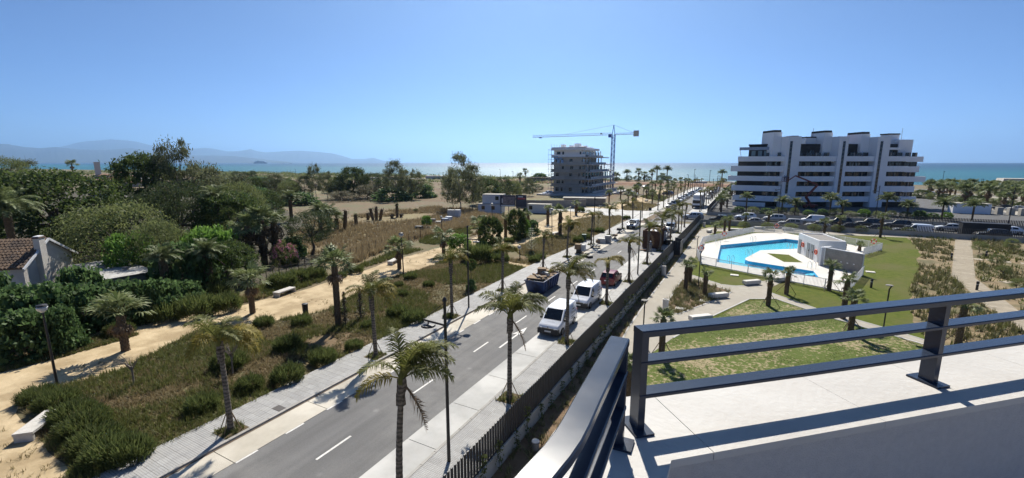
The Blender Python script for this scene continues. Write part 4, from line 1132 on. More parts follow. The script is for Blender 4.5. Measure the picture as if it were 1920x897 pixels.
DOME = lambda t: math.sqrt(max(0, 1 - (2 * t - 0.8) ** 2 / 1.44)) if t < 1 else 0
ROUND = lambda t: math.sqrt(max(0, 1 - (2 * t - 1) ** 2))
EUC = lambda t: 0.35 + 0.65 * math.sin(PI * min(1, t * 0.95 + 0.1)) if t < 0.97 else 0.2
COLU = lambda t: 0.9 * math.sqrt(max(0, 1 - (1.9 * t - 0.75) ** 2 / 1.6))
BUSH = lambda t: math.sqrt(max(0, 1 - t * t))
CROWNS = {}
def addcrown(kind, n, *a, **k):
    CROWNS[kind] = [crown_mesh('crown', 100 + i + len(CROWNS) * 17, *a, **k) for i in range(n)]
addcrown('broad', 2, 'leaf_dark', 210, 75, 0.055, DOME, shell=0.5, sig=0.085)
addcrown('euc', 3, 'leaf_euc', 75, 80, 0.068, EUC, shell=0.25, sig=0.11, aspect=0.4)
addcrown('olive', 2, 'leaf_olive', 170, 70, 0.052, DOME, shell=0.55, sig=0.11, aspect=0.4)
addcrown('bright', 2, 'leaf_bright', 90, 55, 0.11, DOME, shell=0.5, sig=0.12)
addcrown('pine', 2, 'leaf_pine', 170, 70, 0.055, ROUND, shell=0.6, sig=0.10, aspect=0.35)
addcrown('fig', 2, 'leaf_fig', 80, 45, 0.13, BUSH, shell=0.6, sig=0.13, aspect=0.8)
addcrown('grey', 1, 'leaf_grey', 60, 50, 0.09, BUSH, shell=0.5, sig=0.13, aspect=0.25)
addcrown('ball', 1, 'leaf_dark', 190, 65, 0.075, ROUND, shell=0.6, sig=0.085)
addcrown('oleander', 1, 'leaf_olive', 60, 45, 0.10, BUSH, shell=0.6, sig=0.13, aspect=0.3)
def flower_mesh():
    rng = np.random.default_rng(5); P = []
    for _ in range(60):
        t = rng.uniform(0.25, 0.98); an = rng.uniform(0, 2 * PI); r = BUSH(t) * rng.uniform(0.85, 1.08)
        P.append(np.array([r * math.cos(an), r * math.sin(an), t]) + rng.normal(size=(12, 3)) * 0.05)
    V, F = leaf_quads(np.vstack(P), 0.075, rng, aspect=0.9); return np_mesh('flowers', V, F, 'flower_pink')
FLOWERS = flower_mesh()

def trunk_mesh(seed, clumps, cb, m, forks=6, r0=0.05, lean=0.0):
    """unit tree trunk 0..1 high whose crown starts at cb, limbs reach into the clumps; x,y unit = crown radius"""
    rng = random.Random(seed); bm = MB()
    top = (rng.uniform(-.1, .1) + lean, rng.uniform(-.1, .1), cb + (1 - cb) * 0.45)
    mid = (rng.uniform(-.06, .06), rng.uniform(-.06, .06), cb * 0.55)
    bm.tube([(0, 0, -0.01), (mid[0] * .5, mid[1] * .5, cb * .25), mid, (top[0] * .6, top[1] * .6, cb), top], [r0 * 1.25, r0, r0 * .85, r0 * .7, r0 * .35], 7)
    for c in rng.sample([tuple(c) for c in clumps], min(forks, len(clumps))):
        e = (c[0] * .85, c[1] * .85, cb + (1 - cb) * c[2]); s = rng.uniform(0.15, 0.8)
        st = (top[0] * s * .8, top[1] * s * .8, cb * .7 + (top[2] - cb * .7) * s)
        md = ((st[0] + e[0]) / 2 + rng.uniform(-.05, .05), (st[1] + e[1]) / 2 + rng.uniform(-.05, .05), (st[2] + e[2]) / 2 - 0.03)
        bm.tube([st, md, e], [r0 * .45, r0 * .3, r0 * .12], 5)
    return bm.mesh('trunk', m, 1.0)
TRUNKS = {}
def tree(label, px, base, top, width, kind, cb=0.25, name='tree', group=None, depth=None, bark='bark', forks=7):
    """tree whose foot stands at photograph px, base; top row and crown width in photograph pixels"""
    x, y = G(px, base); H_ = TALL(px, base, top); rad = width / 2 * DEPTH(x, y) / FPX
    t = thing(name, label, 'bush' if cb <= 0.02 else 'tree', (x, y, 0), R.uniform(0, 6.28), group)
    v = R.randrange(len(CROWNS[kind])); me, cl = CROWNS[kind][v]
    link('crown', me, t, (0, 0, H_ * cb), R.uniform(0, 6.28), (rad, rad * (depth or 0.95), H_ * (1 - cb)))
    key = (kind, v, round(cb, 2), bark)
    if key not in TRUNKS: TRUNKS[key] = trunk_mesh(sum(map(ord, kind)) + v, cl, max(cb, 0.05), bark, forks, 0.035 if kind == 'euc' else 0.06)
    link('trunk', TRUNKS[key], t, None, 0, (rad, rad, H_))
    return t

TG = 'trees of the old garden'
tree('dense dark green tree behind the old house', 105, 462, 322, 250, 'broad', 0.12, group=TG)
tree('dark tree left of the dense green tree, at the picture edge', -10, 440, 318, 150, 'broad', 0.15, group=TG)
tree('dusky tree on the far left skyline', 18, 372, 297, 80, 'olive', 0.15, group=TG)
tree('brownish tree line clump on the far left skyline', 62, 366, 303, 60, 'euc', 0.1, group=TG)
tree('large pale olive tree in the middle of the old garden', 235, 512, 385, 185, 'olive', 0.1, group=TG)
tree('tallest open-crowned eucalyptus on the skyline', 345, 432, 262, 88, 'euc', 0.38, 'eucalyptus_tree', TG, bark='bark_pale', forks=14)
tree('dark dense tree left below the tallest eucalyptus', 285, 432, 290, 118, 'broad', 0.2, group=TG)
tree('bushy eucalyptus right below the tallest one', 392, 432, 312, 125, 'euc', 0.15, 'eucalyptus_tree', TG, bark='bark_pale', forks=10)
tree('dark green tree in front of the tall eucalyptus', 345, 470, 344, 120, 'pine', 0.1, group=TG)
tree('small dark green tree left of the central pine', 285, 470, 368, 90, 'pine', 0.1, group=TG)
tree('bright green tree above the shed roof', 310, 528, 418, 110, 'olive', 0.1, group=TG)
tree('yellowish green tree right behind the shed roof', 255, 532, 440, 90, 'bright', 0.1, group=TG)
tree('bright banana-leaved clump right of the shed', 400, 522, 428, 95, 'bright', 0.05, group=TG)
tree('dark dense tree between the tall eucalyptus and the fan palms', 440, 470, 362, 130, 'broad', 0.1, group=TG)
tree('dark bushy tree in shade right of the shed', 350, 545, 460, 120, 'fig', 0.05, group=TG)
tree('dark shady tree under the fan palm cluster', 430, 535, 455, 110, 'broad', 0.05, group=TG)
tree('shady dark tree behind the pale olive tree', 170, 480, 400, 120, 'broad', 0.1, group=TG)
tree('grey-leaved tree at the end of the dark garden trees', 455, 440, 345, 90, 'olive', 0.1, group=TG)
tree('loose olive tree standing before the brown field', 455, 412, 330, 70, 'euc', 0.2, group=TG)
tree('dark bush right of the olive tree before the brown field', 500, 405, 358, 70, 'broad', 0.05, group=TG)
tree('round dark pine beside the dry grass slope', 586, 478, 398, 92, 'pine', 0.32, 'pine_tree', TG)
tree('low dark bush under the round pine', 548, 482, 448, 50, 'fig', 0.0, 'bush', TG)
ol = tree('oleander bush full of pink flowers', 535, 497, 452, 52, 'oleander', 0.0, 'oleander_bush', TG)
c0 = [c for c in ol.children if c.name.startswith('crown')][0]
link('flowers', FLOWERS, ol, (0, 0, 0), 1.0, c0.scale)
EG = 'trees across the brown field'
for px, b, tp, w, kd, cb, lb in (
    (430, 372, 330, 60, 'olive', 0.1, 'grey-green tree left of the loose olive tree'), (480, 376, 334, 56, 'broad', 0.1, 'dark tree behind the loose olive tree'),
    (505, 366, 334, 46, 'pine', 0.1, 'dark rounded tree at the left end of the field row'), (535, 366, 336, 50, 'broad', 0.1, 'dark tree behind the low olive tree of the field row'),
    (630, 362, 334, 44, 'olive', 0.1, 'pale tree behind the slim eucalyptus pair'), (720, 360, 338, 40, 'broad', 0.1, 'dark tree between the umbrella pine and the tall ragged eucalyptus'),
    (765, 364, 340, 50, 'broad', 0.05, 'dark low tree behind the narrow pale eucalyptus'), (800, 356, 342, 30, 'olive', 0.1, 'small olive tree at the far right of the field row'),
    (930, 368, 342, 50, 'olive', 0.05, 'pale low tree behind the billboard'), (975, 362, 344, 40, 'broad', 0.05, 'dark low tree between billboard and unfinished block'), (1005, 360, 346, 30, 'pine', 0.05, 'dark small tree left of the scaffold'),
    (520, 376, 327, 48, 'euc', 0.2, 'leafy eucalyptus left end of the row across the brown field'),
    (545, 380, 340, 46, 'olive', 0.15, 'low olive tree in the row across the brown field'),
    (572, 378, 330, 40, 'euc', 0.3, 'thin eucalyptus with bare lower trunk across the field'),
    (593, 377, 308, 34, 'euc', 0.3, 'slim tall eucalyptus, left one of the pair across the field'),
    (614, 374, 322, 36, 'euc', 0.25, 'slim eucalyptus, right one of the pair across the field'),
    (664, 372, 315, 62, 'broad', 0.12, 'broad dark tree in the middle of the field row'),
    (640, 374, 338, 50, 'pine', 0.05, 'dark rounded tree left of the broad field tree'),
    (703, 372, 326, 66, 'pine', 0.12, 'umbrella-like dark pine behind the broad field tree'),
    (690, 375, 345, 60, 'grey', 0.0, 'greyish scrub below the umbrella pine'),
    (742, 376, 302, 48, 'euc', 0.2, 'tall ragged eucalyptus standing above the sea line'),
    (760, 374, 320, 40, 'euc', 0.15, 'shorter eucalyptus right against the tall ragged one'),
    (780, 374, 318, 34, 'euc', 0.25, 'narrow pale eucalyptus beside the open brown field'),
    (795, 371, 348, 42, 'fig', 0.0, 'dark scrub at the right end of the field row'),
    (640, 378, 358, 60, 'grey', 0.0, 'grey scrub at the left foot of the field row'),
    (560, 384, 362, 70, 'fig', 0.0, 'dark low scrub at the foot of the thin eucalyptus'),
    (735, 376, 355, 70, 'fig', 0.0, 'dark low scrub at the foot of the tall ragged eucalyptus'),
    (864, 396, 291, 66, 'euc', 0.22, 'tallest eucalyptus left of the site cabins'),
    (850, 392, 318, 44, 'euc', 0.15, 'lower eucalyptus leaning left of the tallest field one'),
    (886, 394, 310, 50, 'euc', 0.15, 'full eucalyptus right of the tallest field one'),
    (912, 384, 335, 64, 'broad', 0.08, 'dark broad tree behind the site cabins'),
    (942, 376, 334, 40, 'pine', 0.08, 'green tree above the billboard'),
    (962, 372, 340, 36, 'olive', 0.1, 'pale tree right of the green one above the billboard'),
    (992, 368, 335, 22, 'euc', 0.1, 'narrow tree standing left of the unfinished block'),
    (840, 362, 335, 30, 'euc', 0.2, 'thin tree at the back of the field near the beach'),
    (478, 392, 352, 60, 'fig', 0.0, 'dark thicket at the left end of the brown field'),
    (400, 352, 336, 90, 'fig', 0.0, 'long low thicket on the far side of the brown field'),
    (470, 345, 333, 110, 'fig', 0.0, 'low hedge line near the beach at the left'),
    (445, 345, 322, 18, 'pine', 0.3, 'first small pine on the beach edge from the left'),
    (460, 345, 323, 16, 'pine', 0.3, 'second small pine on the beach edge from the left'),
    (476, 344, 321, 14, 'pine', 0.3, 'third small pine on the beach edge from the left'),
    (1060, 350, 334, 26, 'fig', 0.0, 'dark bush left behind the unfinished block'),
    (1012, 342, 326, 30, 'fig', 0.0, 'low bush beside the beach hut left of the unfinished block')):
    tree(lb, px, b, tp, w, kd, cb, 'bush' if cb == 0.0 else 'tree', EG, bark='bark_pale' if kd == 'euc' else 'bark')
HG = 'leafy bushes in front of the old house'
for px, b, tp, w, lb in ((20, 640, 545, 130, 'leafy hedge bush at the left edge under the house'), (95, 628, 540, 120, 'leafy bush below the house window wall'), (160, 590, 505, 85, 'bright leafed fig against the gable wall'),
                         (165, 618, 540, 110, 'leafy bush below the gable wall'), (235, 605, 532, 100, 'leafy bush in front of the shed'), (300, 592, 528, 80, 'leafy bush at the right end of the shed'),
                         (60, 662, 585, 130, 'lowest leafy bush beside the sandy verge at the left'), (0, 610, 520, 90, 'leafy bush in front of the house window'), (120, 655, 582, 70, 'dark leafy bush behind the left park lamp'), (345, 575, 530, 70, 'leafy bush at the wire fence corner')):
    tree(lb, px, b, tp, w, 'fig', 0.0, 'bush', HG)
tree('small dark round-headed tree by the left park lamp', 68, 666, 604, 58, 'ball', 0.35, 'tree', HG)

# clipped balls and bushes on the promenade
PG = 'promenade shrubs'
for px, b, tp, w, kd, cb, lb in ((920, 470, 407, 46, 'ball', 0.05, 'large round clipped bush left of the two on the sand'), (968, 447, 393, 36, 'ball', 0.05, 'large round clipped bush right of the two on the sand'),
        (903, 476, 454, 30, 'fig', 0.0, 'low bush at the foot of the left clipped bush'), (1000, 440, 414, 24, 'fig', 0.0, 'bush right of the clipped bushes'), (983, 444, 412, 24, 'bright', 0.0, 'green bush left behind the clipped bushes'),
        (884, 540, 486, 20, 'ball', 0.62, 'small ball-headed tree beside the tall street lamp'), (884, 545, 526, 20, 'fig', 0.0, 'bush at the foot of the ball-headed tree'),
        (1069, 455, 412, 14, 'ball', 0.55, 'small ball-headed tree among the far palms'), (862, 478, 440, 46, 'bright', 0.3, 'young bright green tree at the sandy path'), (985, 404, 392, 14, 'fig', 0.0, 'small bush by the low cabin'),
        (800, 432, 405, 20, 'bright', 0.4, 'sapling in the dry grass behind the stacked materials')):
    tree(lb, px, b, tp, w, kd, cb, 'bush' if cb == 0.0 else 'tree', PG)

# ---------------------------------------------------------------- blade tufts
def tufts(P, h, spread, nb, rng, w=0.02, hvar=0.5):
    n = len(P); k = n * nb
    base = np.repeat(P, nb, axis=0) + rng.normal(size=(k, 2)) * spread * 0.35
    an = rng.uniform(0, 2 * PI, k); ln = np.abs(rng.normal(size=k)) * spread
    hh = np.repeat(h * rng.uniform(1 - hvar, 1 + hvar, n), nb) * rng.uniform(0.5, 1.1, k)
    tip = np.stack([base[:, 0] + np.cos(an) * ln, base[:, 1] + np.sin(an) * ln, hh], 1)
    pa = an + PI / 2; ww = w * rng.uniform(0.6, 1.4, k)
    a = np.stack([base[:, 0] - np.cos(pa) * ww, base[:, 1] - np.sin(pa) * ww, np.full(k, 0.0)], 1)
    b = np.stack([base[:, 0] + np.cos(pa) * ww, base[:, 1] + np.sin(pa) * ww, np.full(k, 0.0)], 1)
    V = np.stack([a, b, tip], 1).reshape(-1, 3)
    return V, np.arange(k * 3).reshape(k, 3)
def lumps(P, seed, sc, th):
    """keep points where a smooth random field is high: gives patches"""
    r = np.random.default_rng(seed); f = np.zeros(len(P))
    for _ in range(10):
        d = r.normal(size=2) / sc; f += np.sin(P @ d + r.uniform(0, 6.28))
    return P[f > th]
WALK = [G(1806, 438), G(1806, 520), G(1880, 580), G(1960, 630)]
def off_walk(P, d=1.15):
    k = np.ones(len(P), bool)
    for a, b in zip(WALK[:-1], WALK[1:]):
        a = np.array(a); b = np.array(b); t = np.clip(((P - a) @ (b - a)) / ((b - a) @ (b - a)), 0, 1); k &= np.linalg.norm(P - (a + t[:, None] * (b - a)), axis=1) > d
    return P[k]
def patch(name, poly, n, h, spread, nb, m, label, seed, w=0.02, z=0.015, sc=3.0, th=None):
    P = scatter(poly, n, seed)
    if th is not None: P = lumps(P, seed + 50, sc, th)
    P = off_walk(P)
    V, F = tufts(P, h, spread, nb, np.random.default_rng(seed), w)
    o = link(name, np_mesh(name, V, F, m), None, (0, 0, z)); stuff(o)
    o['label'] = label; o['category'] = 'weeds' if 'weed' in name else 'grass'
    return o
mid_weed = [p for p in weed_poly]
patch('green_weeds', weed_poly, 17000, 0.34, 0.2, 9, 'weed_green', 'green weeds growing over the verge left of the street', 21, 0.022, sc=1.3, th=-0.8)
patch('dry_weeds', weed_poly, 12000, 0.26, 0.18, 8, 'weed_dry', 'dry straw-coloured weeds over the verge left of the street', 22, 0.02, sc=1.6, th=-0.2)
patch('brown_weeds', weed_poly, 9000, 0.2, 0.22, 9, 'weed_brown', 'flattened brown weeds over the verge left of the street', 23, 0.022, sc=2.2, th=-1.5)
patch('green_weeds', verge_poly, 9000, 0.42, 0.22, 8, 'weed_green', 'green weeds along the wire fence beyond the sandy path', 24, 0.03, sc=2, th=0.2)
patch('dry_weeds', verge_poly, 7000, 0.45, 0.22, 8, 'weed_dry', 'tall dry weeds along the wire fence beyond the sandy path', 25, 0.03, sc=2.5, th=0.5)
patch('green_weeds', weed2_poly, 4500, 0.3, 0.25, 7, 'weed_green', 'green weeds on the far verge plot beside the street', 26, 0.035, sc=2, th=0.2)
patch('brown_weeds', weed2_poly, 5000, 0.28, 0.25, 7, 'weed_brown', 'brown weeds on the far verge plot beside the street', 27, 0.035, sc=2, th=0.0)
patch('brown_weeds', weed3_poly, 4000, 0.3, 0.3, 6, 'weed_brown', 'brown weeds on the farthest verge plot before the crossing', 28, 0.05)
patch('brown_weeds', weed4_poly, 1500, 0.35, 0.35, 6, 'weed_brown', 'brown weeds on the plot beyond the crossing', 39, 0.08, z=0.05)
patch('green_weeds', weed5_poly, 1200, 0.4, 0.35, 6, 'weed_green', 'green weeds on the second plot beyond the crossing', 40, 0.08, z=0.05)
patch('straw_grass', rough_poly(straw_poly, 2.5, 3, 8), 9000, 0.7, 0.3, 7, 'straw', 'tall pale straw grass on the slope behind the wire fence', 29, 0.05, sc=4, th=-0.7)
patch('straw_grass', PX([(655, 500), (765, 452), (890, 425), (985, 410), (930, 408), (880, 398), (760, 430), (640, 480)]), 6000, 1.0, 0.3, 7, 'straw', 'straw grass band along the promenade edge', 30, 0.05)
patch('dry_weeds', med, 700, 0.2, 0.15, 7, 'weed_dry', 'dry weeds on the strip between the sandy tracks', 31)
patch('green_weeds', med, 1500, 0.22, 0.15, 8, 'weed_green', 'green ground cover on the strip between the sandy tracks', 32)
patch('dry_weeds', sand_poly, 6000, 0.15, 0.16, 7, 'weed_brown', 'sparse dry tufts on the sandy path', 33, 0.015, z=0.02, sc=1.4, th=1.3)
patch('bed_grasses', tri, 420, 0.42, 0.26, 16, 'bed_grass', 'ornamental grasses in the triangular planting bed', 34, 0.02)
patch('bed_grasses', strip, 800, 0.3, 0.2, 12, 'bed_grass', 'low grasses in the planting strip along the fence', 35, 0.02)
patch('shrub_bed_grasses', shrub_poly, 5200, 0.55, 0.3, 9, 'bed_grass', 'straw-coloured ornamental grasses in the brown shrub beds', 36, 0.05, sc=2.5, th=-0.6)
patch('shrub_bed_weeds', shrub_poly, 2600, 0.5, 0.3, 8, 'weed_green', 'green low plants in the brown shrub beds', 37, 0.05, sc=2.0, th=0.6)
lawn_near = PX([(1215, 668), (1262, 634), (1330, 596), (1405, 561), (1455, 561), (1560, 597), (1738, 648), (1800, 672)]) + [(20, 14), (-2, 10)]
patch('lawn_grass', lawn_near, 26000, 0.045, 0.06, 4, 'grass_blade', 'short blades of the patchy turf below the terrace', 38, 0.012, z=0.01, sc=0.9, th=0.3)

# shrubs: low domes of upright narrow leaves
def shrub_mesh(seed, m, n=1500, ln=0.2):
    rng = np.random.default_rng(seed)
    an = rng.uniform(0, 2 * PI, n); t = rng.uniform(0, 1, n) ** 0.6; r = np.sqrt(1 - (1 - t) ** 2) * rng.uniform(0.75, 1.0, n)
    z = np.sqrt(np.clip(1 - r * r, 0, 1)) * rng.uniform(0.55, 1.02, n)
    C = np.stack([r * np.cos(an), r * np.sin(an), z], 1)
    D = C * np.array([0.7, 0.7, 0.4]) + np.array([0, 0, 0.75]) + rng.normal(size=(n, 3)) * 0.25; D /= np.linalg.norm(D, axis=1)[:, None]
    S = np.cross(D, rng.normal(size=(n, 3))); S /= np.linalg.norm(S, axis=1)[:, None]
    L_ = ln * rng.uniform(0.5, 1.9, (n, 1)) * (0.7 + 0.6 * np.sin(3 * an + seed)[:, None] ** 2); W = 0.02
    V = np.stack([C - D * L_ * .4 - S * W, C - D * L_ * .4 + S * W, C + D * L_ + S * W * .5, C + D * L_ - S * W * .5], 1).reshape(-1, 3)
    return np_mesh('foliage', V, np.arange(4 * n).reshape(n, 4), m)
SHRUB = [shrub_mesh(i, 'leaf_shrub', 1900) for i in range(3)]
def shrub(label, px, b, w, h, group, dep=1.0):
    x, y = G(px, b); t = thing('shrub', label, 'shrub', (x, y, 0), 0, group)
    r = w / 2 * DEPTH(x, y) / FPX
    link('foliage', SHRUB[R.randrange(3)], t, None, R.uniform(0, 6.28), (r, r * dep, h))
    bm = MB()
    for i in range(4):
        a = i * 1.6; bm.tube([(0, 0, 0), (math.cos(a) * r * .4, math.sin(a) * r * .4, h * .6)], [0.03, 0.012], 4)
    bm.build('stem', 'bark', t)
HS = 'clipped shrubs of the near hedge'
for i, (px, b, w, lb) in enumerate(((72, 752, 62, 'top left shrub of the near hedge above the bench'), (108, 764, 66, 'second shrub of the near hedge from its top'), (140, 790, 78, 'third shrub of the near hedge from its top'),
        (158, 815, 84, 'fourth shrub of the near hedge from its top'), (182, 840, 90, 'fifth shrub of the near hedge from its top'), (210, 862, 95, 'sixth shrub of the near hedge, nearly at the pavement'), (246, 864, 76, 'shrub of the near hedge that touches the pavement'), (172, 796, 60, 'shrub on the inner side of the near hedge'))):
    shrub(lb, px, b, w, R.uniform(0.8, 1.1), HS)
VS = 'shrubs scattered on the verge'
vs = [(664, 655, 34, 'small shrub on the verge between the first two palms'), (745, 592, 38, 'left one of two dark shrubs above the street lamp arm'), (776, 604, 44, 'right one of two dark shrubs above the street lamp arm'), (606, 680, 50, 'shrub at the pavement edge left of the second palm'),
      (566, 610, 36, 'shrub beside the litter bin on the verge'), (495, 612, 36, 'shrub at the sandy path above the first palm'), (640, 590, 26, 'shrub at the foot of the dark trunks'), (770, 524, 24, 'shrub at the foot of the middle park lamp'),
      (755, 556, 22, 'small round shrub in the dry grass, upper one'), (748, 538, 18, 'small round shrub in the dry grass near the path'), (804, 538, 22, 'small round shrub right of the middle plot'), (540, 715, 60, 'large weed bush behind the first palm'),
      (380, 770, 60, 'green bush left of the first palm foot'), (470, 730, 50, 'green bush right of the first palm foot'), (430, 690, 60, 'leafy weed clump behind the first palm trunk'), (540, 655, 50, 'leafy weed clump in the middle of the near plot'), (690, 615, 26, 'bush behind the second palm trunk'), (840, 598, 20, 'plants around the third palm foot'),
      (405, 555, 44, 'left dark shrub on the far side of the sandy path'), (420, 582, 60, 'long dark shrub beside the sandy path'), (370, 592, 70, 'long dark shrub left beside the sandy path'), (310, 600, 60, 'shrub below the leafy bushes on the verge'),
      (530, 538, 50, 'shrub left behind the path bench'), (560, 528, 44, 'shrub right behind the path bench'), (590, 522, 40, 'shrub on the verge beyond the path bench'), (668, 512, 26, 'dark shrub at the sandy path edge'), (640, 520, 20, 'bush beside the dark fan palm'),
      (225, 628, 44, 'shrub behind the near fan palm'), (150, 632, 44, 'shrub left behind the near fan palm'), (545, 497, 30, 'shrub under the pink oleander'),
      (940, 492, 30, 'shrub at the end of the cross path spur'), (1002, 492, 22, 'shrub pair by the pavement, left'), (1014, 486, 18, 'shrub pair by the pavement, right'), (955, 456, 20, 'first shrub along the sandy plot edge'), (968, 452, 18, 'second shrub along the sandy plot edge'),
      (985, 448, 18, 'third shrub along the sandy plot edge'), (1084, 455, 20, 'shrub beside the green bin, left'), (1097, 450, 22, 'shrub beside the green bin, right'), (1124, 437, 18, 'shrub at the corner of the far plot'), (1108, 436, 14, 'shrub left of the far plot corner'),
      (1175, 412, 14, 'shrub at the crossing corner'), (925, 480, 34, 'shrub beside the black litter bin on the sand'), (895, 490, 60, 'low hedge along the cross path spur'), (1087, 398, 18, 'shrub at the far sandy junction')]
for px, b, w, lb in vs: shrub(lb, px, b, w, 0.55 * w / 2 * DEPTH(*G(px, b)) / FPX * 2, VS)
# young climbers planted at the foot of the fence wall
CG = 'climbing plants along the garden wall'
climb = []
for v in range(3):
    rng = np.random.default_rng(60 + v); n = 110
    z = rng.uniform(0.05, 1, n); C = np.stack([rng.normal(size=n) * 0.10, rng.normal(size=n) * 0.07 * (1.2 - z), z], 1)
    V, F = leaf_quads(C, 0.11, rng); climb.append(np_mesh('foliage', V, F, 'leaf_shrub'))
for i in range(34):
    y = 12.0 + i * 1.45 + R.uniform(-.2, .2); t = thing('climbing_plant', '%s young climber on the garden wall, counted away from the camera' % ORD[i] if i < 34 else '', 'plant', (FX + 0.28, y, 0), R.uniform(-.3, .3), CG)
    h = R.uniform(0.9, 1.8); link('foliage', climb[i % 3], t, None, R.uniform(-.4, .4), (1, 1, h)); MB().tube([(0, 0, 0), (-0.04, 0, h * .95)], 0.012, 4).build('stem', 'bark', t)

# far scrub that reads as one dark mass between the field and the beach
rng = np.random.default_rng(77); P = []
for _ in range(330):
    y = rng.uniform(215, 342); x = -rng.uniform(85, 900)
    if 70 < -x < 330 and y < 235: continue
    if rng.uniform() < 0.35: y = rng.uniform(325, 344)
    s_ = rng.uniform(1.5, 4.5); k = int(60 * s_); q = rng.normal(size=(k, 3)) * np.array([s_ * 1.3, s_ * .7, s_ * .3]); q[:, 2] = np.abs(q[:, 2]); P.append(np.array([x, y, 0.1]) + q)
V, F = leaf_quads(np.vstack(P), 1.1, rng)
o = stuff(link('scrub', np_mesh('scrub', V, F, 'leaf_olive'))); o['label'] = 'dark scrub scattered over the flat land behind the beach'; o['category'] = 'scrub'
# ---------------------------------------------------------------- palms
def feather(seed, L_=2.3, e0=60, bend=95, m='palm_green', nl=46, droop=0.75, ll=0.56):
    """one arching feather frond along +X from the origin"""
    rng = random.Random(seed); V = []; F = []; pts = []; p = Vector((0, 0, 0)); N_ = 24
    for i in range(N_ + 1):
        pts.append(p.copy()); a = math.radians(e0 - bend * (i / N_) ** 1.25); p = p + Vector((math.cos(a), 0, math.sin(a))) * (L_ / N_)
    bm = MB(); bm.tube([tuple(pts[i]) for i in range(0, N_ + 1, 4)], [0.035 - 0.005 * i for i in range(7)], 4)
    for k in range(nl):
        t = 0.14 + 0.86 * k / (nl - 1); i = min(N_ - 1, int(t * N_)); q = pts[i].lerp(pts[i + 1], t * N_ - i); d = (pts[i + 1] - pts[i]).normalized()
        l = ll * (0.45 + 0.75 * math.sin(PI * min(1, t * 0.9 + 0.12))) * rng.uniform(0.8, 1.15)
        up = Vector((-d.z, 0, d.x))
        for s in (-1, 1):
            dr = (d * rng.uniform(0.45, 0.75) + Vector((0, s, 0)) * rng.uniform(0.6, 0.95) + up * rng.uniform(-0.1, 0.35)).normalized()
            m_ = q + dr * l * 0.5; e = m_ + (dr + Vector((0, 0, -droop * rng.uniform(0.6, 1.5)))).normalized() * l * 0.55
            w = d * 0.021
            bm.quad(q - w, m_ - w * 1.1, m_ + w * 1.1, q + w); bm.tri(m_ - w * 1.1, e, m_ + w * 1.1)
    return bm.mesh('frond', m)
FR = {'up': [feather(1, 2.2, 84, 75), feather(2, 2.3, 74, 100)], 'mid': [feather(3, 2.3, 62, 100), feather(4, 2.2, 66, 125)],
      'low': [feather(5, 2.1, 42, 95, droop=1.0), feather(6, 2.1, 40, 105, 'palm_yellow', droop=1.0)], 'yel': [feather(7, 2.1, 35, 110, 'palm_yellow'), feather(9, 2.2, 50, 120, 'palm_yellow')],
      'dead': [feather(8, 1.9, -55, 30, 'palm_dead', 18, 0.3, 0.4)]}
def ringed_trunk(seed, H_, r0, r1, lean, boots=0.8):
    rng = random.Random(seed); n = 26; P = []; Rd = []
    for i in range(n + 1):
        t = i / n
        P.append((lean[0] * t * t, lean[1] * t * t, H_ * t)); b = r0 + (r1 - r0) * t
        if t < 0.06: b *= 1.35 - 5 * t
        if t > 1 - boots / H_: b *= 1.0 + 0.45 * rng.uniform(0.6, 1.0)
        Rd.append(b * (1 + 0.035 * (-1) ** i))
    bm = MB(); bm.tube(P, Rd, 10)
    for k in range(12):                           # split leaf bases under the crown
        a = rng.uniform(0, 6.28); z = H_ - rng.uniform(0.0, boots); r = r1 * 1.5
        bm.box(P[-1][0] * (z / H_) ** 2 + math.cos(a) * r, P[-1][1] * (z / H_) ** 2 + math.sin(a) * r, z - 0.12, 0.05, 0.12, 0.4, a, taper=0.5)
    return bm.mesh('trunk', 'palm_bark', 0.9)
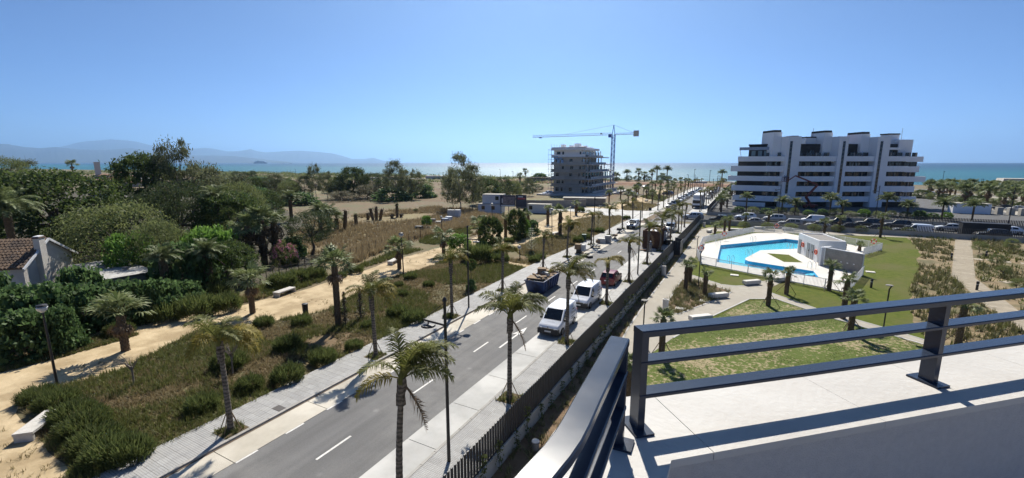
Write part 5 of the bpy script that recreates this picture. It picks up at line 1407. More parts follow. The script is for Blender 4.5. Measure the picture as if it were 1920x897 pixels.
def queen_palm(label, x, y, H_, nfr, seed, group, pit=True, lean=(0, 0), dead=1, yel=0.25, stakes=True, size=1.0, parts=True, z0=0.12):
    rng = random.Random(seed); t = thing('street_palm', label, 'palm tree', (x, y, z0), 0, group)
    link('trunk', ringed_trunk(seed, H_, 0.15, 0.105, lean), t)
    cr = MB().lathe([(0.11, -0.2), (0.16, 0.0), (0.13, 0.25), (0.06, 0.5), (0.01, 0.62)], 8).build('crown', 'palm_green', t, 1.0, (lean[0], lean[1], H_))
    for i in range(nfr):
        k = ('up', 'up', 'mid', 'mid', 'mid', 'low')[int(6 * i / nfr)] if rng.random() > yel else 'yel'
        an = i * 2.399 + rng.uniform(-.4, .4)
        an = an + 0.85 * math.sin(0.49 - an)      # the sea wind combs the fronds to one side
        f = link('frond', rng.choice(FR[k]), cr, (0.08 * math.cos(an), 0.08 * math.sin(an), 0.2), 0)
        f.rotation_euler = (rng.uniform(-.25, .25), rng.uniform(-.15, .15), an); s = size * rng.uniform(0.85, 1.12); f.scale = (s, s, s)
    for i in range(dead):
        an = rng.uniform(-.5, .9); f = link('frond', FR['dead'][0], cr, (0.1 * math.cos(an), 0.1 * math.sin(an), -0.1), 0); f.rotation_euler = (0, rng.uniform(-.2, .2), an)
    if pit:
        MB().box(0, 0, 0, 1.15, 1.15, 0.012).build('tree_pit', 'pit_soil', t)
    if stakes:
        for i in range(4):
            a = i * PI / 2 + 0.5; MB().tube([(math.cos(a) * .55, math.sin(a) * .55, 0), (math.cos(a) * .14, math.sin(a) * .14, 0.95)], 0.025, 5).build('stake', 'stake', t)
    if pit:
        P = np.array([[rng.uniform(-.55, .55), rng.uniform(-.55, .55)] for _ in range(60)]); V, F = tufts(P, 0.2, 0.12, 7, np.random.default_rng(seed), 0.02)
        stuff(link('pit_weeds', np_mesh('pit_weeds', V, F, 'weed_green'), t, (0, 0, 0.01)))
    return t
LG, RG_ = 'palms along the left kerb', 'palms along the right kerb'
hl_ = [4.45, 4.2, 4.75, 4.0, 4.1, 4.4, 4.6, 4.5, 4.7, 4.5, 4.6]
left_y = [11.0, 20.8, 29.8, 38.8, 49.2, 57.5, 68.4, 79.1, 88.5, 97.5] + [128 + 9.4 * i for i in range(14)]
for i, y in enumerate(left_y):
    near = i < 9
    queen_palm('%s street palm along the left kerb, counted from the camera' % ORD[i], -21.95, y, hl_[i % 11], 13 if near else 9, 30 + i, LG, pit=near, lean=(R.uniform(-.25, .2), R.uniform(-.2, .2)) if i else (-0.35, 0.12),
               dead=(0, 0, 1, 0, 2, 0, 0, 1)[i % 8], yel=(0.55, 0.1, 0.35, 0.75, 0.2, 0.75, 0.5, 0.35)[i % 8], stakes=near, size=(0.95, 0.9, 0.85, 0.8, 0.6, 0.8)[i % 6] * (1 if near else 0.75))
hr_ = [5.1, 4.75, 4.95, 4.0, 4.15, 4.4, 4.5, 4.4, 4.7, 4.5]
right_y = [11.3, 20.3, 29.3, 39.7, 48.6, 58.6, 68.3, 78.0, 87.5, 96.5] + [129 + 9.4 * i for i in range(13)]
for i, y in enumerate(right_y):
    near = i < 9
    queen_palm('%s street palm along the right kerb, counted from the camera' % ORD[i], -11.05, y, hr_[i % 10], 13 if near else 9, 80 + i, RG_, pit=near, lean=(0.15, 0.25) if i == 0 else (R.uniform(-.2, .25), R.uniform(-.2, .2)),
               dead=(2, 2, 1, 0, 2, 1)[i % 6], yel=(0.1, 0.15, 0.1, 0.85, 0.3, 0.25)[i % 6], stakes=near, size=(1.0, 1.0, 0.95, 0.75, 0.75, 0.85)[i % 6] * (1 if near else 0.75))

# fan palms ------------------------------------------------------------------
def fan_leaf(seed, m, rad=0.62, pet=0.7, seg=13, spread=210):
    rng = random.Random(seed); bm = MB(); bm.bar((0, 0, 0), (pet, 0, -0.04), 0.035, 0.02)
    c = Vector((pet, 0, -0.04))
    for i in range(seg):
        a = math.radians(-spread / 2 + spread * (i + .5) / seg); r = rad * (0.75 + 0.3 * math.cos(a)) * rng.uniform(0.9, 1.1); h = math.radians(spread / seg * 0.48)
        z1 = -0.04 + rng.uniform(0.0, 0.08); z2 = -0.04 - rng.uniform(0.08, 0.25)
        p1 = c + Vector((math.cos(a - h) * r * .6, math.sin(a - h) * r * .6, z1)); p2 = c + Vector((math.cos(a + h) * r * .6, math.sin(a + h) * r * .6, z1)); e = c + Vector((math.cos(a) * r, math.sin(a) * r, z2))
        bm.tri(c, p1, p2); bm.tri(p1, e, p2)
    return bm.mesh('leaf', m)
FANL = [fan_leaf(1, 'fan_green'), fan_leaf(2, 'fan_green', 0.7, 0.8), fan_leaf(3, 'fan_green', 0.55, 0.6)]
FAND = fan_leaf(4, 'palm_dead', 0.5, 0.5)
def boot_trunk(seed, H_, r):
    rng = random.Random(seed); bm = MB(); n = 12
    bm.tube([(0, 0, H_ * i / n) for i in range(n + 1)], [r * (1.35 if i == 0 else 1.0) * rng.uniform(0.92, 1.08) for i in range(n + 1)], 9)
    k = int(H_ / 0.16)
    for j in range(k):
        z = 0.12 + j * 0.16
        for q in range(6):
            a = q * PI / 3 + (j % 2) * PI / 6 + rng.uniform(-.1, .1); bm.box(math.cos(a) * r * 1.08, math.sin(a) * r * 1.08, z, 0.05, 0.13, 0.2, a, taper=0.7)
    return bm.mesh('trunk', 'palm_boot')
def fan_crown(seed, n=26, dead=8):
    """joined crown used for the palms too far off to count leaves"""
    rng = random.Random(seed); V = []; F = []
    bm = MB()
    for i in range(n + dead):
        src = FAND if i >= n else FANL[i % 3]
        el = rng.uniform(-0.25, 1.35) if i < n else rng.uniform(-1.4, -0.9); M_ = Matrix.Rotation(i * 2.4, 4, 'Z') @ Matrix.Rotation(-el, 4, 'Y') @ Matrix.Rotation(rng.uniform(-.6, .6), 4, 'X')
        bm.cur = 1 if i >= n else 0
        bm._add([tuple(M_ @ v.co) for v in src.vertices], [tuple(p.vertices) for p in src.polygons])
    return bm.mesh('crown', ['fan_green', 'palm_dead'])
FCROWN = [fan_crown(i) for i in range(3)]
def feather_crown(seed):
    rng = random.Random(seed); bm = MB()
    for i in range(30):
        k = ('up', 'mid', 'mid', 'low', 'low')[int(5 * i / 30)]; src = rng.choice(FR[k][:1]); M_ = Matrix.Rotation(i * 2.4 + rng.uniform(-.2, .2), 4, 'Z') @ Matrix.Rotation(rng.uniform(-.2, .2), 4, 'Y')
        bm._add([tuple(M_ @ v.co) for v in src.vertices], [tuple(p.vertices) for p in src.polygons])
    return bm.mesh('crown', ['fan_green'])
DCROWN = [feather_crown(i) for i in range(2)]
TRK = {}
def fan_palm(label, px, b, top, group, leaves=0, size=1.0, r=0.2, dead=6, z0=0.0, xy=None, H_=None, name='fan_palm', crown=None, trunk_m=None):
    x, y = xy or G(px, b, z0); H_ = H_ or TALL(px, b, top); t = thing(name, label, 'palm tree', (x, y, z0), R.uniform(0, 6.28), group)
    if leaves:
        link('trunk', boot_trunk(R.randrange(999), H_, r), t)
        cr = MB().lathe([(r * .9, -0.15), (r * 1.1, 0.05), (0.05, 0.4)], 8).build('crown', 'fan_green', t, 1.0, (0, 0, H_))
        for i in range(leaves + dead):
            d = i >= leaves; f = link('leaf', FAND if d else FANL[i % 3], cr, (0, 0, 0.1 if not d else -0.15))
            f.rotation_euler = (R.uniform(-.5, .5), -(R.uniform(-0.15, 1.3) if not d else R.uniform(-1.35, -0.8)), i * 2.4 + R.uniform(-.2, .2)); f.scale = (size,) * 3
    else:
        key = round(H_ * 2) / 2
        if key not in TRK: TRK[key] = boot_trunk(int(key * 10), 1.0 * key, 0.2)
        link('trunk', TRK[key], t, None, 0, (r / 0.2, r / 0.2, H_ / key))
        c = crown or FCROWN; link('crown', c[R.randrange(len(c))], t, (0, 0, H_), R.uniform(0, 6.28), size)
    return t
PP = 'fan palms on the sandy promenade'
for px, b, tp, lv, sz, r, lb in ((236, 658, 592, 22, 1.45, .22, 'nearest fan palm on the sandy path, left of the first plot'), (474, 588, 528, 22, 1.4, .2, 'fan palm beside the sandy path left of the path bench'), (635, 612, 500, 22, 1.4, .21, 'tall dark fan palm at the edge of the weedy plot'),
        (749, 505, 466, 20, 1.45, .22, 'fan palm right by the white bench beside the middle lamp'), (832, 480, 446, 20, 1.45, .22, 'fan palm standing alone on the bright sandy path'), (899, 458, 424, 20, 1.5, .22, 'fan palm left of the first clipped bush'), (948, 445, 412, 14, 0.9, .26, 'thin-crowned fan palm between the clipped bushes'),
        (990, 430, 405, 14, 0.9, .26, 'fan palm at the right side of the clipped bushes'), (1027, 421, 394, 16, 1.1, .28, 'fan palm in front of the low site cabin'), (1050, 440, 400, 20, 1.4, .3, 'large dark fan palm right of the low site cabin'), (1080, 404, 384, 12, 1.1, .28, 'fan palm on the far sand beside the grey site wall')):
    fan_palm(lb, px, b, tp, PP, lv, sz, r)
OG = 'palms of the old garden'
for px, b, tp, sz, crn, lb in ((34, 508, 398, 1.7, 1, 'date palm above the old house at the left edge'), (472, 505, 425, 1.7, 0, 'left fan palm of the shaggy cluster'), (497, 500, 412, 1.7, 0, 'middle fan palm of the shaggy cluster'), (520, 492, 418, 1.6, 0, 'right fan palm of the shaggy cluster'),
        (415, 470, 375, 1.3, 1, 'date palm among the dark garden trees'), (547, 415, 375, 1.3, 1, 'date palm against the brown field'), (602, 440, 400, 1.2, 1, 'date palm left behind the round pine'), (618, 436, 402, 1.2, 1, 'date palm right behind the round pine'), (632, 432, 410, 1.4, 0, 'small fan palm right behind the round pine'),
        (395, 545, 478, 1.0, 1, 'small palm in the shade right of the shed'), (315, 560, 488, 0.9, 1, 'slim palm in the shade above the shed')):
    fan_palm(lb, px, b, tp, OG, 0, sz, 0.32, crown=DCROWN if crn else FCROWN, name='date_palm' if crn else 'fan_palm')
# hanging skirts of the shaggy cluster
leafmat('skirt', (0.055, 0.045, 0.03), (0.12, 0.10, 0.07), 0.1)
for px, b, tp, lb in ((472, 505, 432, 'left'), (497, 500, 420, 'middle'), (520, 492, 425, 'right')):
    x, y = G(px, b); H_ = TALL(px, b, tp); rng = np.random.default_rng(px); n = 900
    z = rng.uniform(0.25, 1, n) * H_; an = rng.uniform(0, 6.28, n); r = 0.75 + 0.35 * np.sin(z * 2)
    C = np.stack([r * np.cos(an), r * np.sin(an), z], 1); V, F = leaf_quads(C, 0.6, rng, 0.9, 0.2)
    par = [o for o in bpy.data.objects if o.get('label') == lb + ' fan palm of the shaggy cluster'][0]
    link('dead_leaf_skirt', np_mesh('dead_leaf_skirt', V, F, 'skirt'), par)
# broken palm stumps in the dry field
SG = 'broken palm stumps in the field'
for px, b, tp, ln, lb in ((646, 432, 395, 0.3, 'leaning broken palm stump, leftmost in the field'), (668, 424, 402, 0.0, 'low leafy palm stump right of the leaning one'), (690, 412, 400, 0.2, 'small palm stump with dead crown'), (700, 414, 392, -.5, 'left arm of the forked dead palm group'), (706, 414, 388, 0.05, 'middle of the forked dead palm group'),
        (713, 412, 392, 0.5, 'right arm of the forked dead palm group'), (735, 410, 402, 0.1, 'very short palm stump beside the forked group'), (745, 408, 382, 0.0, 'upright dead palm trunk in the dry field'), (752, 408, 402, 0.2, 'short stub at the foot of the upright dead palm'), (779, 399, 396, 0, 'tiny stump far out in the straw field')):
    x, y = G(px, b); H_ = max(0.9, TALL(px, b, tp)); t = thing('palm_stump', lb, 'tree stump', (x, y, 0), 0, SG); rng = random.Random(px)
    bm = MB(); bm.tube([(0, 0, 0), (ln * H_ * .3, 0, H_ * .5), (ln * H_ * .55, 0, H_)], [.34, .38, .3], 8); bm.build('trunk', 'palm_boot', t)
    nr = np.random.default_rng(px); n = 160; C = np.stack([ln * H_ * .5 + nr.normal(size=n) * .32, nr.normal(size=n) * .3, H_ * nr.uniform(.55, 1.05, n)], 1); V, F = leaf_quads(C, .45, nr, .6, .2)
    link('dead_fronds', np_mesh('dead_fronds', V, F, 'skirt' if ln else 'leaf_dark'), t)
# young trunks stripped of leaves on the verge
YG = 'dark columnar shrubs on the verge'
for px, b, tp, lb in ((648, 612, 548, 'left dark column of dead foliage beside the dark fan palm'), (677, 600, 540, 'right dark column of dead foliage beside the dark fan palm')):
    x, y = G(px, b); H_ = TALL(px, b, tp); t = thing('columnar_shrub', lb, 'shrub', (x, y, 0), 0, YG); nr = np.random.default_rng(px); n = 520
    z = nr.uniform(0.02, 1, n); C = np.stack([nr.normal(size=n) * .2 * (1.15 - z), nr.normal(size=n) * .2 * (1.15 - z), z * H_], 1); V, F = leaf_quads(C, .22, nr, 0, .3)
    link('foliage', np_mesh('foliage', V, F, 'skirt'), t); MB().tube([(0, 0, 0), (0, 0, H_ * .9)], [.06, .02], 5).build('trunk', 'bark', t)
# small araucaria
for px, b, tp, lb, sz in ((996, 472, 424, 'small tiered araucaria on the sunny verge plot', 1.0), (1121, 430, 384, 'tiered araucaria on the far verge plot', 1.0), (60, 366, 292, 'tiered araucaria silhouette on the far left skyline', 1.0)):
    x, y = G(px, b); H_ = TALL(px, b, tp); t = thing('araucaria_tree', lb, 'tree', (x, y, 0), 0, 'araucaria trees'); MB().tube([(0, 0, 0), (0, 0, H_)], [.05 * H_ / 4, .015], 6).build('trunk', 'bark', t)
    bm = MB(); rng = random.Random(px); k = 11
    for j in range(k):
        z = H_ * (.12 + .85 * j / k); L_ = H_ * .30 * (1 - j / (k + 1)) + .12
        for q in range(7):
            a = q * .9 + j * .45; d = Vector((math.cos(a), math.sin(a), .12)); s = Vector((-math.sin(a), math.cos(a), 0))
            for i in range(6):
                f0 = L_ * i / 6; p = Vector((0, 0, z)) + d * f0; l = .16 * H_ / 4
                for sg in (-1, 1): bm.tri(p - d * .03, p + d * .14 + s * sg * l, p + d * .08)
    bm.build('crown', 'leaf_dark', t)
# trimmed palms in the pool garden
GG = 'young palms in the pool garden'
gps = [(1440, 574, 522, 0.75, 'young staked palm at the garden path junction', 1), (1474, 552, 515, 0.7, 'young staked palm beside the white bench at the pool fence', 1), (1554, 545, 502, 0.75, 'young staked palm before the right half of the pool fence', 1), (1580, 598, 530, 0.75, 'taller young palm rising above the terrace rail', 1),
       (1594, 625, 562, 0.7, 'young staked palm seen through the terrace rail', 1), (1285, 545, 502, 0.65, 'left palm in the triangular planting bed', 0), (1293, 530, 497, 0.65, 'middle palm in the triangular planting bed', 0), (1321, 553, 516, 0.6, 'right palm in the triangular planting bed', 0),
       (1240, 668, 602, 0.7, 'young palm between path and terrace rail', 1), (1178, 745, 692, 0.7, 'small palm beside the railing corner', 0), (1545, 441, 418, 0.9, 'young palm on the lawn behind the pool house', 1), (1573, 436, 412, 0.8, 'young palm left on the far lawn', 1), (1650, 446, 410, 0.8, 'tall staked palm right on the far lawn', 1),
       (1611, 472, 462, 0.6, 'very small palm on the deck corner', 0), (1397, 428, 407, 0.7, 'first small palm at the back left of the pool', 0), (1367, 434, 412, 0.7, 'second small palm at the back left of the pool', 0), (1358, 436, 414, 0.7, 'third small palm at the back left of the pool', 0), (1440, 424, 402, 0.7, 'small palm in the strip before the parked cars', 0),
       (1795, 650, 580, 0.8, 'young palm right of the rail post', 1), (1340, 442, 425, 0.8, 'small palm near the left bench behind the pool', 0)]
for px, b, tp, sz, lb, stk in gps:
    t = fan_palm(lb, px, b, tp, GG, 20, sz, 0.17, 5, name='garden_palm')
    if stk:
        for i in range(3):
            a = i * 2.09 + .4; MB().tube([(math.cos(a) * 1.0, math.sin(a) * 1.0, 0), (math.cos(a) * .16, math.sin(a) * .16, 1.15)], 0.028, 5).build('stake', 'stake', t)
# feather palms before the apartment block and along the sea
AG = 'palms before the apartment block'
for i, (px, b, tp, sz) in enumerate(((1398, 402, 372, 1.1), (1465, 402, 380, 1.2), (1490, 404, 384, 1.2), (1555, 404, 376, 1.3), (1578, 408, 386, 1.0), (1660, 404, 376, 1.4), (1700, 408, 388, 1.2), (1765, 412, 386, 1.3), (1822, 414, 388, 1.3))):
    fan_palm('%s feathery palm in front of the apartment block, from the left' % ORD[i], px, b, tp, AG, 0, sz * 0.9, 0.15, crown=DCROWN, name='feather_palm')
SEA = 'palms of the grove by the beach road'
rows_ = [(262, 72), (250, 68), (238, 66), (226, 64), (214, 62), (203, 62), (192, 62), (182, 64)]
for row, (y0, xs) in enumerate(rows_):
    j = 0; x = xs + (row % 2) * 3
    while j < 12:
        xx, yy = x + R.uniform(-1, 1), y0 + R.uniform(-2, 2); q = PJ(xx, yy, 0); x += 5.2
        if q[0] > 1965: break
        if q[0] < 1718: continue
        fan_palm('%s palm from the left, %s row from the sea in the beach grove' % (ORD[j], ORD[row]), 0, 0, 0, SEA, 0, R.uniform(1.7, 2.3), 0.28, xy=(xx, yy), H_=R.uniform(3.2, 4.6), name='grove_palm'); j += 1
FS = 'palms on the sea front'
for i, (px, b, tp, sz, dc) in enumerate(((1155, 340, 331, 3.2, 0), (1175, 340, 325, 3.4, 1), (1197, 340, 322, 2.8, 0), (1208, 341, 328, 2.6, 0), (1222, 340, 324, 2.6, 0), (1231, 342, 319, 3.6, 1), (1250, 341, 319, 3.6, 1), (1353, 341, 325, 3.4, 1), (1243, 340, 331, 2.8, 0), (975, 346, 331, 2.5, 0), (140, 342, 309, 3.6, 0), (261, 338, 311, 3.0, 0), (985, 336, 322, 3.0, 0), (1066, 336, 324, 3.0, 0))):
    fan_palm('%s palm on the sea front skyline' % ORD[i], px, b, tp, FS, 0, sz * (0.5 if dc else 0.85), 0.3, crown=DCROWN if dc else FCROWN, name='seafront_palm')
for i, (px, b, tp, w) in enumerate(((1155, 341, 332, 14), (1178, 341, 329, 14), (1195, 341, 330, 16), (1213, 341, 330, 16), (1240, 341, 329, 20), (1252, 341, 330, 16), (1305, 342, 335, 10), (1357, 342, 335, 12))):
    tree('%s dark bush on the sea front, from the left' % ORD[i], px, b, tp, w, 'pine', 0.1, 'tree', 'bushes on the sea front')
MG = 'palms along the far promenade'
k = 0
for i in range(26):
    x = -27.5 - (i % 3) * 5.5 - R.uniform(0, 3); y = 134 + i * 5.2 + R.uniform(-1.5, 1.5)
    fan_palm('%s fan palm on the far promenade beyond the crossing' % ORD[i], 0, 0, 0, MG, 0, R.uniform(1.0, 1.35), 0.18, xy=(x, y), H_=R.uniform(3.0, 4.4))
for i in range(12):
    x = -6.0 + R.uniform(-1, 1.5); y = 128 + i * 9 + R.uniform(-2, 2)
    fan_palm('%s palm inside the fence of the apartment garden' % ORD[i], 0, 0, 0, 'palms inside the far fence', 0, R.uniform(1.0, 1.4), 0.2, xy=(x, y), H_=R.uniform(2.6, 3.8))
for i in range(9):
    x, y = G(1370 + i * 40, 424 + i * 1.6)
    tree('%s small shrub along the near wall of the cross street' % ORD[i], 1350 + i * 44, 428 + i * 1.6, 414 + i * 1.6, 22, 'olive', 0.2, 'tree', 'young shrubs by the cross street wall')
for i, (px, b) in enumerate(((1895, 470), (1868, 500), (1880, 520), (1835, 475), (1905, 545))):
    tree('%s young green tree in the shrub beds at the right' % ORD[i], px, b, b - 22, 24, 'olive', 0.25, 'tree', 'young trees in the shrub beds')
# bare sapling and small leafless trees
for px, b, tp, lb in ((252, 725, 655, 'leafless sapling in the near weedy plot'), (437, 705, 625, 'bare stems behind the first palm')):
    x, y = G(px, b); H_ = TALL(px, b, tp); t = thing('bare_sapling', lb, 'tree', (x, y, 0), 0, 'bare saplings'); rng = random.Random(px); bm = MB(); bm.tube([(0, 0, 0), (.05, 0, H_ * .55)], [.06, .045], 6); bm.build('trunk', 'bark_pale', t); bm = MB()
    for i in range(16):
        a = rng.uniform(0, 6.28); l = rng.uniform(.3, .6) * H_ * .6; bm.tube([(.05, 0, H_ * rng.uniform(.4, .56)), (math.cos(a) * l * .5, math.sin(a) * l * .5, H_ * .55 + l * .5), (math.cos(a) * l * .9, math.sin(a) * l * .9, H_ * .55 + l * .75)], [.025, .015, .006], 4)
    bm.build('branch', 'bark_pale', t)

for i in range(16):
    px = 1385 + i * 26; tree('%s round bush along the apartment fence, from the left' % ORD[i], px, 400 + i * 0.7, 392 + i * 0.6 - R.uniform(0, 5), R.uniform(16, 26), R.choice(('olive', 'fig', 'bright')), 0.0, 'bush', 'bushes along the apartment fence')
for i in range(10):
    px = 1728 + i * 21; tree('%s dark bush at the foot of the beach grove, from the left' % ORD[i], px, 372 + i * 2.2, 360 + i * 2.2 - R.uniform(0, 4), R.uniform(20, 30), R.choice(('olive', 'broad')), 0.0, 'bush', 'bushes under the beach grove')
# ---------------------------------------------------------------- vehicles
def paint(name, c, coat=0.6): 
    mat(name, c, tuple(x * 0.95 for x in c), 2, 0.35, coat=coat, coord='obj'); return name
paint('paint_white', (0.72, 0.74, 0.78)); paint('paint_red', (0.17, 0.005, 0.012), 0.15); paint('paint_silver', (0.42, 0.44, 0.46)); paint('paint_black', (0.014, 0.014, 0.016)); paint('paint_grey', (0.10, 0.105, 0.115)); paint('paint_blue', (0.03, 0.06, 0.14))
glassmat('car_glass', (0.012, 0.014, 0.016), 0.04)
mat('tyre', (0.012, 0.012, 0.012), None, 5, 0.85); mat('black_plastic', (0.018, 0.018, 0.02), None, 5, 0.6); mat('rim', (0.3, 0.3, 0.31), None, 3, 0.35, metal=0.8)
mat('headlight', (0.55, 0.57, 0.6), None, 3, 0.1); mat('taillight', (0.25, 0.01, 0.01), None, 3, 0.2); mat('plate', (0.7, 0.7, 0.68), None, 3, 0.5); mat('lettering', (0.02, 0.02, 0.025), None, 3, 0.6)
VP = {  # stations: (y, belt z, roof z or None, half width factor) from the rear (-) to the front (+); windows by station index
 'van': dict(L=4.45, W=1.86, wheel=0.33, axles=(-1.32, 1.42), st=[(-2.22, 1.0, 1.72, .93), (-2.14, 1.05, 1.82, .97), (-1.2, 1.08, 1.87, 1.0), (0.2, 1.08, 1.88, 1.0), (0.62, 1.08, 1.83, 1.0), (1.35, 1.06, 1.09, .99), (1.95, 0.92, .94, .95), (2.18, 0.72, .74, .86), (2.22, .60, .62, .80)], ws=(4, 5), rw=(0, 0), side=[(0.18, 0.62, 1.22)], roofw=.83),
 'hatch': dict(L=3.6, W=1.65, wheel=0.30, axles=(-1.1, 1.2), st=[(-1.80, .62, .64, .88), (-1.76, .90, .92, .95), (-1.66, .95, 1.0, .98), (-1.40, .96, 1.44, 1.0), (-0.5, .96, 1.52, 1.0), (0.2, .95, 1.48, 1.0), (0.82, .93, .97, .99), (1.5, .82, .84, .95), (1.75, .62, .64, .86), (1.8, .5, .52, .8)], ws=(5, 6), rw=(3, 2), side=[(-1.25, -0.45, None), (-0.38, 0.5, None)], roofw=.80),
 'car': dict(L=4.4, W=1.8, wheel=0.32, axles=(-1.3, 1.4), st=[(-2.2, .66, .68, .86), (-2.12, .92, .94, .93), (-1.75, .98, 1.02, .97), (-1.15, .98, 1.42, 1.0), (-0.4, .97, 1.48, 1.0), (0.3, .96, 1.45, 1.0), (1.05, .93, .96, .99), (1.8, .82, .84, .95), (2.12, .64, .66, .86), (2.2, .5, .52, .8)], ws=(5, 6), rw=(3, 2), side=[(-1.1, -0.25, None), (-0.18, 0.7, None)], roofw=.76),
 'suv': dict(L=4.6, W=1.9, wheel=0.36, axles=(-1.35, 1.4), st=[(-2.3, .75, .77, .88), (-2.24, 1.1, 1.12, .95), (-2.1, 1.12, 1.40, .98), (-1.7, 1.12, 1.66, 1.0), (-0.4, 1.1, 1.72, 1.0), (0.4, 1.08, 1.68, 1.0), (1.0, 1.05, 1.08, .99), (1.9, .96, .98, .96), (2.22, .74, .76, .88), (2.3, .6, .62, .8)], ws=(5, 6), rw=(3, 2), side=[(-1.6, -0.8, None), (-0.7, 0.1, None), (0.18, 0.75, None)], roofw=.80)}
def sec(P, s):
    y, b, r, k = s; w = P['W'] / 2 * k; rw = P['W'] / 2 * P['roofw'] * k
    cab = r - b > 0.15
    if not cab: rw2, rw3 = w * .91, w * .86
    else: rw2, rw3 = rw, rw * .93
    top = [(w * .93, b), (rw2 + (w * .93 - rw2) * (.10 if cab else 0), r - (0.07 if cab else 0.008)), (rw3, r)]
    h = [(w * .90, .24), (w, .42), (w * 1.0, b - .12)] + top
    return [(-x, y, z) for x, z in h] + [(x, y, z) for x, z in h[::-1]]
def vehicle(kind, pm, label, cat, loc, rz, group, name='parked_car', lower=None, detail=True, rear=False):
    P = VP[kind]; t = thing(name, label, cat, loc, rz, group)
    S = [sec(P, s) for s in P['st']]; n = len(S[0]); bm = MB(); vs = [v for s in S for v in s]; fs = []
    for i in range(len(S) - 1):
        for k in range(n): fs.append((i * n + k, i * n + (k + 1) % n, (i + 1) * n + (k + 1) % n, (i + 1) * n + k))
    fs += [tuple(range(n - 1, -1, -1)), tuple(range((len(S) - 1) * n, len(S) * n))]
    bm._add(vs, fs); body = bm.build('body', pm, t, 0.7)
    def pane(nm, q, ins=0.1, par=t, m='car_glass'):
        q = [Vector(p) for p in q]; c = sum(q, Vector()) / 4; nn = (q[1] - q[0]).cross(q[3] - q[0]).normalized()
        if nn.dot(c - Vector((0, c.y * .3, .8))) < 0: nn = -nn
        I = [p + (c - p) * ins for p in q]; b = MB(); b._add([tuple(p + nn * .014) for p in I] + [tuple(p - nn * .02) for p in I], [(0, 1, 2, 3), (0, 1, 5, 4), (1, 2, 6, 5), (2, 3, 7, 6), (3, 0, 4, 7)]); return b.build(nm, m, par)
    a, b = S[P['ws'][0]], S[P['ws'][1]]
    pane('windscreen', [a[5], a[6], b[6], b[5]], 0.07)
    if P['rw'][0] != P['rw'][1]:
        a, b = S[P['rw'][0]], S[P['rw'][1]]; pane('rear_window', [a[5], a[6], b[6], b[5]], 0.1)
    def side_at(y, f):
        for i in range(len(P['st']) - 1):
            if P['st'][i][0] <= y <= P['st'][i + 1][0]:
                u = (y - P['st'][i][0]) / (P['st'][i + 1][0] - P['st'][i][0]); p = Vector(S[i][8]).lerp(Vector(S[i + 1][8]), u); q = Vector(S[i][7]).lerp(Vector(S[i + 1][7]), u); return p.lerp(q, f)
    for y0, y1, y2 in P['side']:
        if y2: q = [side_at(y0, .06), side_at(y2, .06), side_at(y1 - .05, .92), side_at(y0, .92)]
        else: q = [side_at(y0, .06), side_at(y1, .06), side_at(y1 - .06, .9), side_at(y0 + .04, .9)]
        for s in (-1, 1): pane('side_window', [(p.x * s, p.y, p.z) for p in q], 0.06)
    for ya in P['axles']:
        for s in (-1, 1):
            r = P['wheel']; x = s * (P['W'] / 2 - .10)
            arch = MB(); arch.tube([(x - .06, ya, r), (x + s * .075 + .0, ya, r)], r * 1.17, 16); arch.build('wheel_arch', 'black_plastic', body)
            w = MB().tube([(x - .1, ya, r), (x + s * .105, ya, r)], r, 16).build('wheel', 'tyre', t)
            MB().tube([(x, ya, r), (x + s * .112, ya, r)], r * .62, 12).build('rim', 'rim', w)
    yf, yr = P['st'][-1][0], P['st'][0][0]; w = P['W']
    MB().box(0, yf - .13, .24, w * (.9 if not lower else .93), .34, .36 if not lower else .44).build('front_bumper', lower or pm, t); MB().box(0, yr + .12, .28, w * .92, .32, .34).build('rear_bumper', lower or pm, t)
    MB().box(0, yf + .045, .42, .52, .02, .11).build('number_plate', 'plate', t); MB().box(0, yr - .05, .62 if kind != 'van' else .5, .52, .02, .11).build('number_plate', 'plate', t)
    hz = P['st'][-2][1] - .06; hy = P['st'][-2][0]
    MB().box(0, hy + .0, hz - .06, w * .5, .14, .12).build('grille', 'black_plastic', t)
    for s in (-1, 1):
        MB().box(s * w * .34, hy - .07, hz - .04, w * .16, .22, .13, -s * .35).build('headlight', 'headlight', t)
        MB().box(s * w * .43, yr + .06, P['st'][0][1] - (.12 if kind != 'van' else .1), .13, .14, .26).build('taillight', 'taillight', t)
        my = P['st'][P['ws'][1]][0] - .22; MB().box(s * (w / 2 + .08), my, P['st'][P['ws'][1]][1] + .0, .2, .1, .17).build('mirror', 'black_plastic', t)
    return t
def text_on(parent, s, size, loc, rot, m='lettering', ext=0.002):
    cu = bpy.data.curves.new('lettering', 'FONT'); cu.body = s; cu.size = size; cu.extrude = ext; cu.align_x = 'CENTER'
    o = bpy.data.objects.new('tmp', cu); COL.objects.link(o); dg = bpy.context.evaluated_depsgraph_get(); me = bpy.data.meshes.new_from_object(o.evaluated_get(dg)); bpy.data.objects.remove(o)
    me.materials.clear(); me.materials.append(MATS[m]); l = link('lettering', me, parent, loc); l.rotation_euler = rot; return l
VG = 'vehicles parked on the street'
